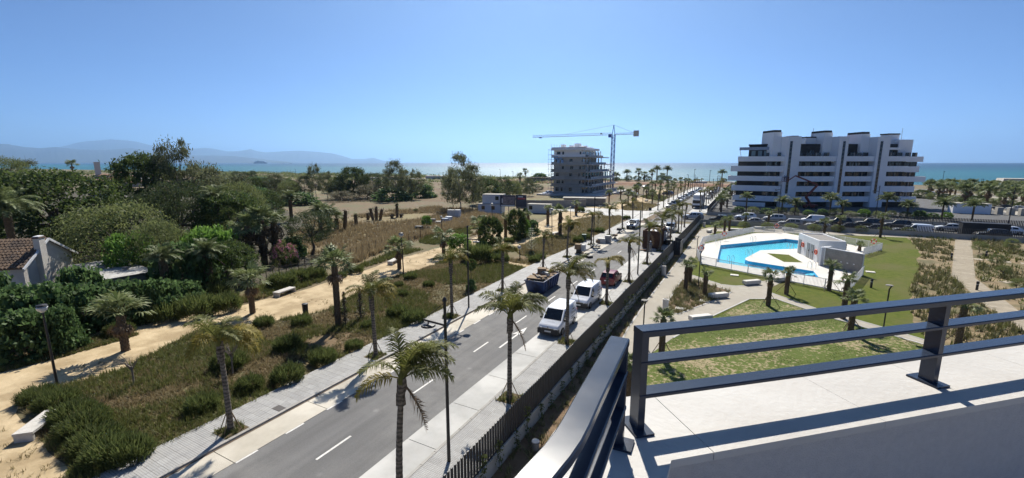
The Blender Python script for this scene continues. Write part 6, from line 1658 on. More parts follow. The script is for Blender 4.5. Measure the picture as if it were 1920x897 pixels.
for nm, (x, y), lb in (('parked_van', (-12.82, 31.9), 'nearer white delivery van parked behind a palm on the right kerb'), ('parked_van', (-12.88, 39.1), 'farther white delivery van parked on the right kerb')):
    v = vehicle('van', 'paint_white', lb, 'van', (x, y, 0.045), PI + (0.02 if y < 35 else -0.01), VG, nm, lower='black_plastic')
    # lettering on the side that faces the garden and on the bonnet
    text_on(v, 'Rolúca', 0.34, (-0.938, -1.05, 1.12), (PI / 2, 0, -PI / 2)); [MB().box(-0.941, yy_, zz_, 0.006, ll_, 0.05).build('print_strip', 'lettering', v) for yy_, zz_, ll_ in ((-1.0, 0.88, 0.9), (-0.85, 0.72, 0.55))]
    text_on(v, 'Rolúca', 0.22, (0, 1.62, 1.035), (-0.22, 0, PI))
    mb = MB(); mb.bar((-0.944, -1.2, 1.50), (-0.944, -0.8, 1.50), 0.01, 0.12); mb.build('logo_mark', 'lettering', v)
    MB().tube([(0.0, 0.45, 1.85), (0.0, 0.35, 2.25)], 0.012, 4).build('antenna', 'black_metal', v)
    mk = MB(); mk._add([(0, 2.245, .70), (.07, 2.235, .79), (0, 2.225, .88), (-.07, 2.235, .79)], [(0, 1, 2, 3)]); mk.build('badge', 'rim', v)
vehicle('hatch', 'paint_red', 'small red hatchback parked at the right kerb beyond the vans', 'car', (-12.75, 47.4, 0.045), 0.0, VG, 'parked_car')
pk = vehicle('suv', 'paint_white', 'white pickup with a black bonnet load parked at the left kerb', 'car', (-20.3, 91.0, 0.045), PI, VG, 'parked_car', lower='black_plastic'); MB().box(0, 1.6, 0.98, 0.8, 0.9, 0.16).build('bonnet_panel', 'black_plastic', pk)
vehicle('suv', 'paint_silver', 'silver car parked right behind the brown container', 'car', (-12.8, 82.0, 0.045), PI, VG)
vehicle('suv', 'paint_grey', 'grey car parked second behind the brown container', 'car', (-12.8, 89.5, 0.045), PI, VG)
vehicle('suv', 'paint_silver', 'silver estate car crossing the junction', 'car', (-11.0, 112.0, 0.045), PI / 2 * 1.05, VG)
fl = [(-20.3, 138 + i * 7.2 + R.uniform(-1, 1)) for i in range(14)]
for i, (x, y) in enumerate(fl):
    k = R.choice(('car', 'suv', 'van', 'hatch')); vehicle(k, R.choice(('paint_white', 'paint_silver', 'paint_grey', 'paint_blue', 'paint_white')), '%s vehicle parked at the left kerb beyond the crossing' % ORD[i], 'van' if k == 'van' else 'car', (x, y, 0.05), PI, 'vehicles parked beyond the crossing')
for i in range(8):
    y = 178 + i * 8; vehicle(R.choice(('van', 'suv', 'car')), R.choice(('paint_white', 'paint_grey', 'paint_silver')), '%s vehicle parked at the right kerb beyond the white truck' % ORD[i], 'car', (-12.8, y, 0.05), PI, 'vehicles parked beyond the crossing')
# the two rows in the cross street
cs = [(1350, 0, 'suv', 'paint_black'), (1398, 1, 'suv', 'paint_white'), (1412, 0, 'car', 'paint_silver'), (1452, 1, 'suv', 'paint_silver'), (1482, 0, 'suv', 'paint_silver'), (1523, 1, 'van', 'paint_white'), (1533, 0, 'car', 'paint_silver'), (1572, 1, 'suv', 'paint_black'), (1590, 0, 'car', 'paint_black'), (1628, 1, 'suv', 'paint_black'), (1640, 0, 'car', 'paint_grey'),
      (1682, 1, 'suv', 'paint_black'), (1718, 0, 'van', 'paint_white'), (1780, 1, 'car', 'paint_silver'), (1860, 0, 'suv', 'paint_black'), (1890, 1, 'car', 'paint_white'), (1700, 0, 'car', 'paint_grey')]
nn_ = [0, 0]
for px, row, k, pm in cs:
    y = X0 + (4.2 if row == 0 else 12.2); lo, hi = -9.0, 90.0
    for _ in range(40):
        m_ = (lo + hi) / 2
        if PJ(m_, y, 0.8)[0] < px: lo = m_
        else: hi = m_
    col = {'paint_white': 'white', 'paint_silver': 'silver', 'paint_black': 'black', 'paint_grey': 'grey'}[pm]
    vehicle(k, pm, '%s %s in the %s parked row of the cross street, %s from the left' % (col, 'van' if k == 'van' else 'car', 'near' if row == 0 else 'far', ORD[nn_[row]]), 'van' if k == 'van' else 'car', (lo, y, 0.045), PI / 2, 'cars parked in the cross street', 'parked_van' if k == 'van' else 'parked_car'); nn_[row] += 1
# cars among the beach grove
for i, (px, b, pm) in enumerate(((1745, 366, 'paint_white'), (1790, 376, 'paint_white'), (1815, 372, 'paint_silver'), (1880, 394, 'paint_black'), (1905, 396, 'paint_silver'))):
    vehicle('car', pm, '%s car parked under the grove palms, from the left' % ORD[i], 'car', (*G(px, b), 0.045), 1.2 + R.uniform(-.2, .2), 'cars parked in the beach grove')
struct(MB().sheet([(62, 150), (170, 150), (170, 262), (62, 262)], 0.030).build('car_park', 'path_print'))
# white box truck
tk = thing('box_truck', 'white box truck with a long body parked beyond the crossing', 'truck', (-12.9, 141.0, 0.045), PI, VG)
MB().box(0, -5.0, 0.95, 2.5, 11.0, 2.9).build('cargo_box', 'cabin_white', tk); MB().box(0, 1.75, 0.55, 2.4, 2.1, 2.2, taper=0.94).build('cab', 'paint_white', tk)
MB().box(0, 2.78, 1.55, 2.1, 0.06, 0.9).build('windscreen', 'car_glass', tk); MB().box(0, -4.5, 0.6, 2.2, 12.0, 0.35).build('chassis', 'black_plastic', tk); MB().box(0, 2.83, 0.5, 2.3, 0.06, 0.5).build('bumper', 'black_plastic', tk)
for y in (1.7, -6.5, -8.0):
    for s in (-1, 1): MB().tube([(s * .95, y, .5), (s * 1.22, y, .5)], .5, 14).build('wheel', 'tyre', tk)
# brown container of the builders, with debris
mat('rust_brown', (0.12, 0.055, 0.028), (0.075, 0.035, 0.02), 1.5, 0.8, 0.3, 12, coord='obj'); mat('skip_blue', (0.020, 0.045, 0.13), (0.035, 0.065, 0.16), 1.2, 0.6, 0.3, 8, coord='obj', c3=(0.015, 0.02, 0.045), s3=1.5)
mat('timber', (0.25, 0.175, 0.105), (0.17, 0.12, 0.075), 3, 0.9, coord='obj'); mat('cardboard', (0.28, 0.2, 0.125), None, 3, 0.9); mat('white_sack', (0.6, 0.6, 0.58), (0.45, 0.45, 0.43), 3, 0.8)
ct = thing('brown_container', 'tall rust-brown open container parked at the right kerb', 'container', (-12.75, 72.5, 0.045), 0, VG)
for s in (-1, 1):
    MB().box(s * 1.15, 0, .15, .08, 6.4, 2.75).build('side_wall', 'rust_brown', ct)
    for i in range(9): MB().box(s * 1.22, -2.9 + i * .72, .15, .06, .14, 2.75).build('rib', 'rust_brown', ct)
for s in (-1, 1): MB().box(0, s * 3.16, .15, 2.2, .08, 2.75).build('end_wall', 'rust_brown', ct)
for i in range(4): MB().box(-.9 + i * .6, -3.23, .15, .1, .06, 2.75).build('rib', 'rust_brown', ct)
MB().box(0, 0, .1, 2.2, 6.2, .1).build('floor', 'rust_brown', ct)
MB().box(0, 0.2, 2.3, 2.15, 5.6, 0.3).build('load', 'timber', ct)
for i in range(9): MB().box(R.uniform(-.7, .7), R.uniform(-2, 2.4), 2.62 + 0.05 * i, R.uniform(.15, .4), R.uniform(1.2, 2.6), .07, R.uniform(-.5, .5)).build('plank', 'timber' if i % 2 else 'cabin_white', ct)
sk = thing('builders_skip', 'blue metal skip heaped with timber waste at the left kerb', 'skip', (*G(1018, 541), 0.045), 0.03, VG)
def taper_box(bm, w0, l0, w1, l1, z0, z1): bm._add([(-w0, -l0, z0), (w0, -l0, z0), (w0, l0, z0), (-w0, l0, z0), (-w1, -l1, z1), (w1, -l1, z1), (w1, l1, z1), (-w1, l1, z1)], [(3, 2, 1, 0), (0, 1, 5, 4), (1, 2, 6, 5), (2, 3, 7, 6), (3, 0, 4, 7)])
bm = MB(); taper_box(bm, .92, 2.0, 1.05, 2.45, 0.05, 1.35); bm.build('bin', 'skip_blue', sk)
for s in (-1, 1):
    for i in range(6): b2 = MB(); b2.bar((s * .95, -1.7 + i * .68, .1), (s * 1.09, -1.9 + i * .76, 1.32), .1, .08); b2.build('rib', 'skip_blue', sk)
    MB().box(s * 1.07, 0, 1.28, .1, 4.95, .1).build('rim', 'skip_blue', sk); MB().box(0, s * 2.47, 1.28, 2.03, .1, .1).build('rim', 'skip_blue', sk)
MB().box(0, 0, 1.0, 1.95, 4.6, .22).build('load', 'timber', sk)
for i in range(20): MB().box(R.uniform(-.7, .7), R.uniform(-2.0, 2.0), 1.22 + R.uniform(0, .35), R.uniform(.1, .5), R.uniform(.5, 1.6), R.uniform(.05, .3), R.uniform(0, 3)).build('waste_piece', R.choice(('timber', 'timber', 'cardboard', 'white_sack', 'stone_grey')), sk)
MB().box(-.1, -1.6, 1.5, 1.7, 1.3, .1, .1).build('plywood_sheet', 'cardboard', sk); MB().box(-.3, .4, 1.4, .9, .8, .7, .3).build('crate', 'timber', sk)
# building materials left at the left kerb
BG = 'building materials left along the kerb'
def heap(name, label, px, b, parts, z=0.045, rz=0.0):
    t = thing(name, label, 'building materials', (*G(px, b, z), z), rz, BG)
    for nm, m, x, y, zz, sx, sy, sz, r in parts: MB().box(x, y, zz, sx, sy, sz, r, taper=0.92).build(nm, m, t)
heap('pallet', 'pallet of cardboard boxes on the left pavement edge', 1086, 476, [('pallet_base', 'timber', 0, 0, 0, 1.2, 1.0, .14, 0), ('carton', 'cardboard', -.2, 0, .7, .9, .9, .75, .1), ('stand', 'black_metal', 0, 0, .15, .8, .7, .55, 0), ('carton', 'white_sack', .6, .1, .5, .5, .8, .9, 0)])
heap('rubbish_pile', 'pile of black plastic sheeting on the left lane', 1097, 482, [('sheet', 'black_plastic', 0, 0, 0, 1.1, .8, .35, .3), ('sheet', 'black_plastic', .7, -.2, 0, .8, .7, .3, .9), ('sheet', 'black_plastic', .2, .3, .3, .6, .5, .25, 1.3)])
heap('sack', 'white bulk sack and grey box on the left kerb', 1131, 456, [('sack', 'white_sack', -.3, 0, 0, 1.4, 1.1, .8, .2), ('box', 'steel', .6, .6, 0, .9, .9, 1.25, 0), ('sack', 'cardboard', -.7, -.3, 0, .9, .8, .55, .5)])
heap('metal_trestle', 'black metal trestle lying on the left lane', 1116, 465, [('frame', 'black_metal', 0, 0, .3, 1.6, 1.0, .12, .2), ('leg', 'black_metal', -.6, -.3, 0, .08, .08, .5, 0), ('leg', 'black_metal', .6, .3, 0, .08, .08, .5, 0), ('leg', 'black_metal', .6, -.4, 0, .08, .08, .5, 0), ('leg', 'black_metal', -.6, .4, 0, .08, .08, .5, 0)])
heap('planter_tub', 'small stone tub on a foot, nearer one on the left lane', 1153, 448, [('foot', 'stone_grey', 0, 0, 0, .5, .5, .2, 0), ('stem', 'stone_grey', 0, 0, .2, .2, .2, .3, 0), ('bowl', 'cardboard', 0, 0, .5, .75, .75, .3, 0)])
heap('planter_tub', 'small dark tub on a foot, farther one on the left lane', 1161, 437, [('foot', 'stone_grey', 0, 0, 0, .5, .5, .2, 0), ('stem', 'stone_grey', 0, 0, .2, .2, .2, .3, 0), ('bowl', 'black_plastic', 0, 0, .5, .85, .85, .45, 0)])
heap('rubble_heap', 'heap of tools and boards beside the brown container', 1207, 470, [('board', 'timber', 0, 0, 0, 1.2, .5, .15, .4), ('bucket', 'black_plastic', .7, .2, 0, .4, .4, .5, 0), ('board', 'white_sack', 1.2, .4, 0, 1.0, .6, .3, .2), ('stone', 'rust_brown', .4, -.6, 0, .5, .4, .3, .9)])
heap('mixer', 'concrete mixer and white drum on the pavement by the brown container', 1243, 458, [('drum', 'white_sack', 0, 0, .6, .8, .8, 1.6, .2), ('frame', 'black_metal', 0, 0, 0, .9, .9, .6, 0), ('bin', 'black_plastic', .8, -.4, 0, .8, .9, .9, .4)])
# wrapped pallets on the field edge
for i, (px, b, w, h, m, lb) in enumerate(((786, 437, 1.4, 1.2, 'black_plastic', 'dark wrapped pallet at the left end of the stacked materials'), (775, 440, 1.6, .4, 'white_sack', 'crumpled white sheet left of the dark pallet'), (800, 430, 2.6, .35, 'cabin_white', 'low white stack right of the dark pallet'), (810, 423, 1.6, 1.3, 'stone_grey', 'grey strapped pallet in the stack row'), (822, 424, 1.2, .9, 'white_sack', 'small white pallet in the middle of the row'),
        (835, 421, 1.5, 1.2, 'blue_film', 'blue wrapped pallet left in the row'), (842, 419, 1.4, 1.4, 'cabin_white', 'tall white pallet centre of the row'), (847, 412, 2.0, 2.2, 'white_sack', 'tallest double stacked white pallet'), (858, 412, 1.6, 2.2, 'cabin_white', 'tall white pallet at the right end of the row'), (870, 413, 3.0, .4, 'cabin_white', 'flat white boards beyond the tall pallets'))):
    t = thing('wrapped_pallet', lb, 'pallet', (*G(px, b), 0), 0.3 + R.uniform(-.1, .1), 'wrapped pallets at the field edge'); MB().box(0, 0, 0, w, 1.1, .14).build('pallet_base', 'timber', t); MB().box(0, 0, .145, w * .95, 1.05, h, taper=.96).build('load', m, t)
# red boom lift at the apartment front
mat('lift_red', (0.20, 0.025, 0.02), (0.15, 0.02, 0.015), 2, 0.5)
def APT(u, v): return (bx_ + u * math.cos(AANG) - v * math.sin(AANG), by_ + u * math.sin(AANG) + v * math.cos(AANG))
bl = thing('boom_lift', 'red articulated boom lift reaching up the white facade', 'boom lift', (*APT(8.0, -3.5), 0), AANG)
MB().box(0, 0, .35, 3.0, 2.0, .9).build('chassis', 'lift_red', bl)
for a in (-1.1, 1.1):
    for b in (-.9, .9): MB().tube([(a, b - .15, .45), (a, b + .15, .45)], .45, 12).build('wheel', 'tyre', bl)
for nm, a, b, w in (('lower_arm', (0, 0, 1.2), (-1.6, 0, 3.4), .5), ('middle_arm', (-1.6, 0, 3.3), (1.4, 0, 6.9), .45), ('main_boom', (1.4, 0, 7.0), (-5.4, 0, 9.6), .34), ('fly_arm', (-5.4, 0, 9.6), (-7.4, 0, 8.2), .22)): b2 = MB(); b2.bar(a, b, w); b2.build(nm, 'lift_red', bl)
bm = MB()
for a in (-9.0, -7.5):
    for b in (-.45, .45): bm.bar((a, b, 8.0), (a, b, 9.2), .08)
for z in (8.0, 8.6, 9.2):
    for b in (-.45, .45): bm.bar((-9.0, b, z), (-7.5, b, z), .08)
    for a in (-9.0, -7.5): bm.bar((a, -.45, z), (a, .45, z), .08)
bm.box(-8.25, 0, 7.9, 1.5, .9, .1); bm.build('basket', 'lift_red', bl)
for i, x in enumerate((-8.6, -8.0)):
    pt = thing('person', 'person in dark work clothes %s in the boom lift basket' % ('standing left' if i == 0 else 'standing right'), 'person', (*APT(8.0 + x, -3.5), 8.01), 0, 'workers in the basket')
    b2 = MB(); b2.tube([(0, 0, .02), (0, 0, .45), (0, 0, .9), (0, 0, 1.2), (0, 0, 1.42), (0, 0, 1.5), (0, 0, 1.6), (0, 0, 1.74)], [.12, .14, .17, .2, .17, .07, .1, .05], 8); b2.tube([(.2, 0, 1.38), (.3, -.15, 1.1), (.2, -.4, 1.1)], [.06, .05, .04], 6); b2.tube([(-.2, 0, 1.38), (-.3, -.1, 1.1), (-.2, -.35, 1.0)], [.06, .05, .04], 6); b2.build('body', 'paint_blue', pt, 1.0)

wk = thing('person', 'worker in dark clothes and white helmet beside the brown container', 'person', (*G(1219, 474, 0.12), 0.12), 0.4)
b2 = MB(); b2.tube([(.1, 0, .02), (.11, 0, .48), (.08, 0, .88)], [.06, .075, .11], 8); b2.tube([(-.1, .1, .02), (-.1, .02, .48), (-.08, 0, .88)], [.06, .075, .11], 8); b2.tube([(0, 0, .82), (0, 0, 1.1), (0, .02, 1.38), (0, .02, 1.46), (0, .02, 1.52)], [.17, .18, .2, .12, .06], 10)
b2.tube([(.2, .02, 1.38), (.28, .05, 1.12), (.2, .28, 1.02)], [.06, .05, .035], 6); b2.tube([(-.2, .02, 1.38), (-.28, .08, 1.12), (-.22, .3, 1.0)], [.06, .05, .035], 6); b2.tube([(0, .03, 1.5), (0, .04, 1.6), (0, .04, 1.72)], [.07, .1, .06], 8); b2.build('body', 'paint_grey', wk, 1.0)
MB().lathe([(.13, 0), (.125, .06), (.06, .13)], 10, 0, .04, 1.64).build('helmet', 'white_metal', wk)
# ---------------------------------------------------------------- lamps and street furniture
mat('lamp_glass', (0.6, 0.62, 0.62), None, 3, 0.2)
TL = 'tall black street lamps'
def street_lamp(label, x, y, side, H_=7.5):
    t = thing('street_lamp', label, 'street lamp', (x, y, 0.12), 0 if side > 0 else PI, TL)
    MB().tube([(0, 0, 0), (0, 0, .9), (0, 0, H_)], [.085, .08, .065], 10).build('pole', 'black_metal', t); MB().lathe([(.09, 0), (.10, .06), (.06, .16), (.02, .2)], 10, 0, 0, H_).build('cap', 'black_metal', t)
    b2 = MB(); b2.bar((0, 0, H_ - 1.05), (1.15, 0, H_ - 1.0), .07, .09); b2.build('arm', 'black_metal', t)
    b2 = MB(); b2.tube([(1.12, 0, H_ - .96), (0.06, 0, H_ - .1)], .012, 5); b2.build('tie_rod', 'black_metal', t)
    MB().lathe([(.05, .10), (.30, .07), (.32, .0), (.05, -.05)], 14, .92, 0, H_ - 1.26).build('lamp_head', 'black_metal', t); MB().tube([(.92, 0, H_ - 1.17), (.92, 0, H_ - 1.03)], .03, 6).build('hanger', 'black_metal', t)
for i, y in enumerate((14.3, 52.4, 90.5, 132, 170, 208)): street_lamp('%s tall black street lamp on the right pavement, from the camera' % ORD[i], -10.9, y, -1)
for i, y in enumerate((32.5, 69.8, 107.5, 145, 183, 221)): street_lamp('%s tall black street lamp on the left pavement, from the camera' % ORD[i], -22.0, y, 1)
for i, (px, b) in enumerate(((1458, 412), (1640, 418), (1890, 424))): street_lamp('%s tall black lamp in the cross street, from the left' % ORD[i], *G(px, b), -1, 8.0)
PLG = 'park lamps with glass bowls'
def park_lamp(label, px, b, top, z=0.0):
    x, y = G(px, b); H_ = TALL(px, b, top); t = thing('park_lamp', label, 'lamp post', (x, y, 0), 0, PLG); ln = -0.12
    MB().tube([(0, 0, 0), (ln * .4, 0, H_ * .5), (ln, 0, H_ - .45)], [.075, .065, .05], 8).build('pole', 'black_metal', t)
    MB().lathe([(.08, 0), (.22, .14), (.27, .3), (.2, .36), (.04, .4)], 12, ln, 0, H_ - .42).build('lamp_bowl', 'lamp_glass', t); MB().lathe([(.28, 0), (.24, .07), (.05, .12)], 12, ln, 0, H_ - .03).build('lid', 'black_metal', t)
for px, b, tp, lb in ((108, 724, 574, 'black park lamp with glass bowl at the left sandy area'), (468, 530, 468, 'park lamp with glass bowl at the wire fence'), (757, 520, 438, 'park lamp with glass bowl beside the path bench'), (829, 438, 406, 'park lamp by the stacked materials'), (924, 452, 382, 'park lamp in front of the clipped bush'), (1070, 410, 388, 'park lamp on the far sand'), (1035, 452, 392, 'slim park lamp right of the low cabin'), (975, 486, 462, 'dark park lamp beside the small araucaria')): park_lamp(lb, px, b, tp)
GLG = 'garden lamps with flat heads'
def garden_lamp(label, px, b, top):
    x, y = G(px, b); H_ = TALL(px, b, top); t = thing('garden_lamp', label, 'lamp post', (x, y, 0), R.uniform(-.4, .4), GLG); MB().tube([(0, 0, 0), (0, 0, H_ - .35), (.12, 0, H_ - .05)], .05, 8).build('pole', 'black_metal', t)
    MB().lathe([(.03, .06), (.24, .05), (.26, 0), (.03, -.02)], 12, -.02, 0, H_ - .04).build('lamp_head', 'stone_grey', t)
for px, b, tp, lb in ((1205, 640, 563, 'garden lamp with flat disc head on the near path'), (1309, 540, 470, 'garden lamp at the left corner of the pool'), (1306, 480, 443, 'garden lamp beside the path left of the pool'), (1656, 618, 535, 'garden lamp on the lawn above the rail'), (1572, 431, 400, 'garden lamp on the far lawn'), (1745, 440, 402, 'garden lamp at the far right path')): garden_lamp(lb, px, b, tp)
BOL = 'dark bollard lights'
for px, b, lb in ((1633, 540, 'bollard light on the lawn right of the pool'), (1783, 488, 'bollard light beside the plank walk'), (1831, 545, 'bollard light at the plank walk bend'), (1481, 528, 'bollard light beside the pool fence bench'), (1585, 470, 'bollard light on the deck behind the shower wall'), (1848, 484, 'bollard light in the right shrub bed')):
    t = thing('bollard_light', lb, 'bollard', (*G(px, b), 0.0), 0, BOL); MB().lathe([(.11, 0), (.11, .75), (.13, .76), (.13, .95), (.1, 1.0)], 10).build('post', 'black_metal', t); MB().lathe([(.115, 0), (.115, .05)], 10, 0, 0, .66).build('light_band', 'lamp_glass', t)
# benches
WB_ = 'white block benches in the garden'
def bench(label, px, b, rz, L_=2.0, w=.6, h=.5, group=WB_, name='bench'):
    x, y = G(px, b); t = thing(name, label, 'bench', (x, y, 0.02), rz, group)
    bm = MB(); c = .04
    bm._add([(sx * (L_ / 2 - (c if z in (0, 3) else 0)), sy * (w / 2 - (c if z in (0, 3) else 0)), (.08, .12, h - c, h)[z]) for z in range(4) for sx, sy in ((-1, -1), (1, -1), (1, 1), (-1, 1))], [(3, 2, 1, 0), (12, 13, 14, 15)] + [(z * 4 + k, z * 4 + (k + 1) % 4, z * 4 + 4 + (k + 1) % 4, z * 4 + 4 + k) for z in range(3) for k in range(4)])
    bm.build('seat_block', 'pool_deck', t); MB().box(0, 0, 0, L_ - .3, w - .2, .082).build('plinth', 'stone_grey', t)
    return t
for px, b, rz, lb in ((1347, 559, 0.75, 'white block bench at the triangular planting bed'), (1313, 602, 0.75, 'white block bench at the lawn corner behind the rail'), (1409, 534, 0.75, 'white block bench on the small lawn before the pool'), (1466, 528, 0.7, 'white block bench against the pool fence'), (1376, 434, 0.1, 'white bench at the back left of the pool'), (1330, 436, 1.4, 'short white bench at the path corner'), (1425, 430, 0.05, 'white bench behind the middle of the pool'), (1477, 433, 0.05, 'white bench behind the pool house'), (1693, 440, 0.1, 'white bench on the far right path')): bench(lb, px, b, rz)
mat('bench_stone', (0.56, 0.53, 0.48), (0.45, 0.43, 0.39), 3, 0.9, 0.3, 20)
def table_bench(label, px, b, rz, L_=2.2):
    x, y = G(px, b); t = thing('stone_bench', label, 'bench', (x, y, 0.02), rz, 'stone benches on the promenade'); MB().box(0, 0, .36, L_, .8, .12).build('seat', 'bench_stone', t)
    for s in (-1, 1): MB().box(s * (L_ / 2 - .08), 0, 0, .14, .74, .36).build('leg', 'bench_stone', t)
for px, b, rz, lb in ((76, 806, 2.35, 'pale stone bench beside the near hedge'), (534, 552, 1.75, 'pale stone bench beside the sandy path'), (738, 494, 1.9, 'pale stone bench beside the middle park lamp'), (962, 428, 1.5, 'pale stone bench before the right clipped bush'), (1040, 441, 1.5, 'pale stone bench at the corner of the far plot'), (935, 434, 1.5, 'pale stone bench behind the left clipped bush'), (1212, 378, 1.5, 'pale stone bench on the far promenade')): table_bench(lb, px, b, rz)
# litter bins, white cylinders, boxes
for px, b, lb in ((573, 588, 'black litter bin on the weedy plot by the path'), (915, 470, 'black litter bin on the sandy plot'), (1048, 425, 'dark litter bin on the far sand')):
    t = thing('litter_bin', lb, 'litter bin', (*G(px, b), 0), 0, 'litter bins'); MB().lathe([(.2, 0), (.24, .1), (.26, .85), (.2, .9)], 10).build('body', 'black_plastic', t); MB().lathe([(.27, 0), (.27, .06), (.1, .1)], 10, 0, 0, .86).build('lid', 'black_metal', t)
mat('bin_green', (0.015, 0.06, 0.035), None, 3, 0.5)
t = thing('wheelie_bin', 'green wheeled bin on the left pavement', 'bin', (*G(1095, 453), 0.12), 0.2); MB().box(0, 0, .1, .6, .65, .95, taper=1.12).build('body', 'bin_green', t); MB().box(0, 0, 1.05, .72, .78, .08).build('lid', 'bin_green', t)
for s in (-.25, .25): MB().tube([(s - .04, -.3, .1), (s + .04, -.3, .1)], .1, 8).build('wheel', 'tyre', t)
for px, b, h, lb in ((1247, 586, 1.25, 'white concrete cylinder at the planting bed corner'), (1244, 517, 1.2, 'white concrete cylinder beside the gate'), (1320, 426, 1.0, 'white post box at the path end'), (1634, 432, 1.0, 'white post box on the far lawn edge')):
    t = thing('concrete_cylinder', lb, 'bollard', (*G(px, b), 0), 0, 'white concrete cylinders'); MB().lathe([(.26, 0), (.26, h), (.2, h), (.2, h - .04)], 14).build('drum', 'pool_deck', t); MB().lathe([(.12, 0), (.12, .01)], 12, 0, 0, h - .03).build('drum_hole', 'black_plastic', t)
for px, b, lb in ((1004, 843, 'round white lid on a drum below the rail corner'),):
    t = thing('drain_drum', lb, 'drain cover', (*G(px, b), 0), 0); MB().lathe([(.17, 0), (.17, .35), (.2, .36), (.2, .42), (.17, .44)], 16).build('drum', 'stone_grey', t); MB().lathe([(.19, 0), (.17, .02)], 16, 0, 0, .44).build('lid', 'pool_deck', t)
for px, b, lb in ((1377, 517, 'white square access slab on the small lawn'), (1276, 580, 'white square access slab in the planting bed, front'), (1321, 566, 'white square access slab in the planting bed, right'), (1632, 511, 'small white slab on the lawn beside the shower wall')):
    t = tag(MB().box(0, 0, 0, .9, .7, .08, taper=.97).build('access_slab', 'pool_deck', loc=(*G(px, b), 0.02)), lb, 'access cover', 'white access slabs')
# wire fence along the old garden
wf = thing('wire_fence', 'sagging wire fence with old stakes along the garden edge', 'fence')
fp = PX([(330, 560), (380, 548), (440, 540), (500, 525), (560, 512), (620, 497), (680, 478), (740, 462), (800, 446)])
pts = []
for a, b in zip(fp[:-1], fp[1:]):
    for k in range(5): pts.append((a[0] + (b[0] - a[0]) * k / 5, a[1] + (b[1] - a[1]) * k / 5))
for p in pts: MB().tube([(p[0], p[1], 0), (p[0] + R.uniform(-.1, .1), p[1] + R.uniform(-.1, .1), R.uniform(1.3, 1.7))], .045, 5).build('stake', 'bark', wf)
bm = MB()
for z in (.4, .8, 1.2):
    for a, b in zip(pts[:-1], pts[1:]): bm.bar((a[0], a[1], z), (b[0], b[1], z - R.uniform(-.03, .03)), .012)
bm.build('wire', 'stone_grey', wf)
# site barriers at the crossing
for i, (px, b) in enumerate(((1216, 420), (1232, 412), (1258, 396), (1240, 400))):
    t = thing('site_barrier', '%s grey mesh barrier at the crossing' % ORD[i], 'barrier', (*G(px, b), 0.05), R.uniform(-.5, .5) + 0.8, 'mesh barriers at the crossing'); bm = MB()
    for z in (.1, 1.0): bm.bar((-1.1, 0, z), (1.1, 0, z), .04)
    for k in range(12): bm.bar((-1.1 + k * .2, 0, .1), (-1.1 + k * .2, 0, 1.0), .025)
    bm.build('mesh_panel', 'steel', t)
    for s in (-1, 1): MB().box(s * .8, 0, 0, .08, .6, .08).build('foot', 'black_plastic', t)
sg = thing('road_sign', 'dark square road sign on a post at the crossing', 'sign', (*G(1218, 411), 0.05), 0.5); MB().tube([(0, 0, 0), (0, 0, 2.6)], .035, 6).build('post', 'steel', sg); MB().box(0, -.05, 2.0, .7, .03, .7).build('sign_plate', 'black_plastic', sg)
bn = thing('dark_bin_store', 'large black waste container beside the cross street wall', 'container', (*G(1842, 442), 0), 0.05); MB().box(0, 0, 0, 6.5, 1.6, 2.3).build('body', 'black_plastic', bn); MB().box(0, 0, 2.3, 6.6, 1.7, .08).build('lid', 'black_metal', bn)
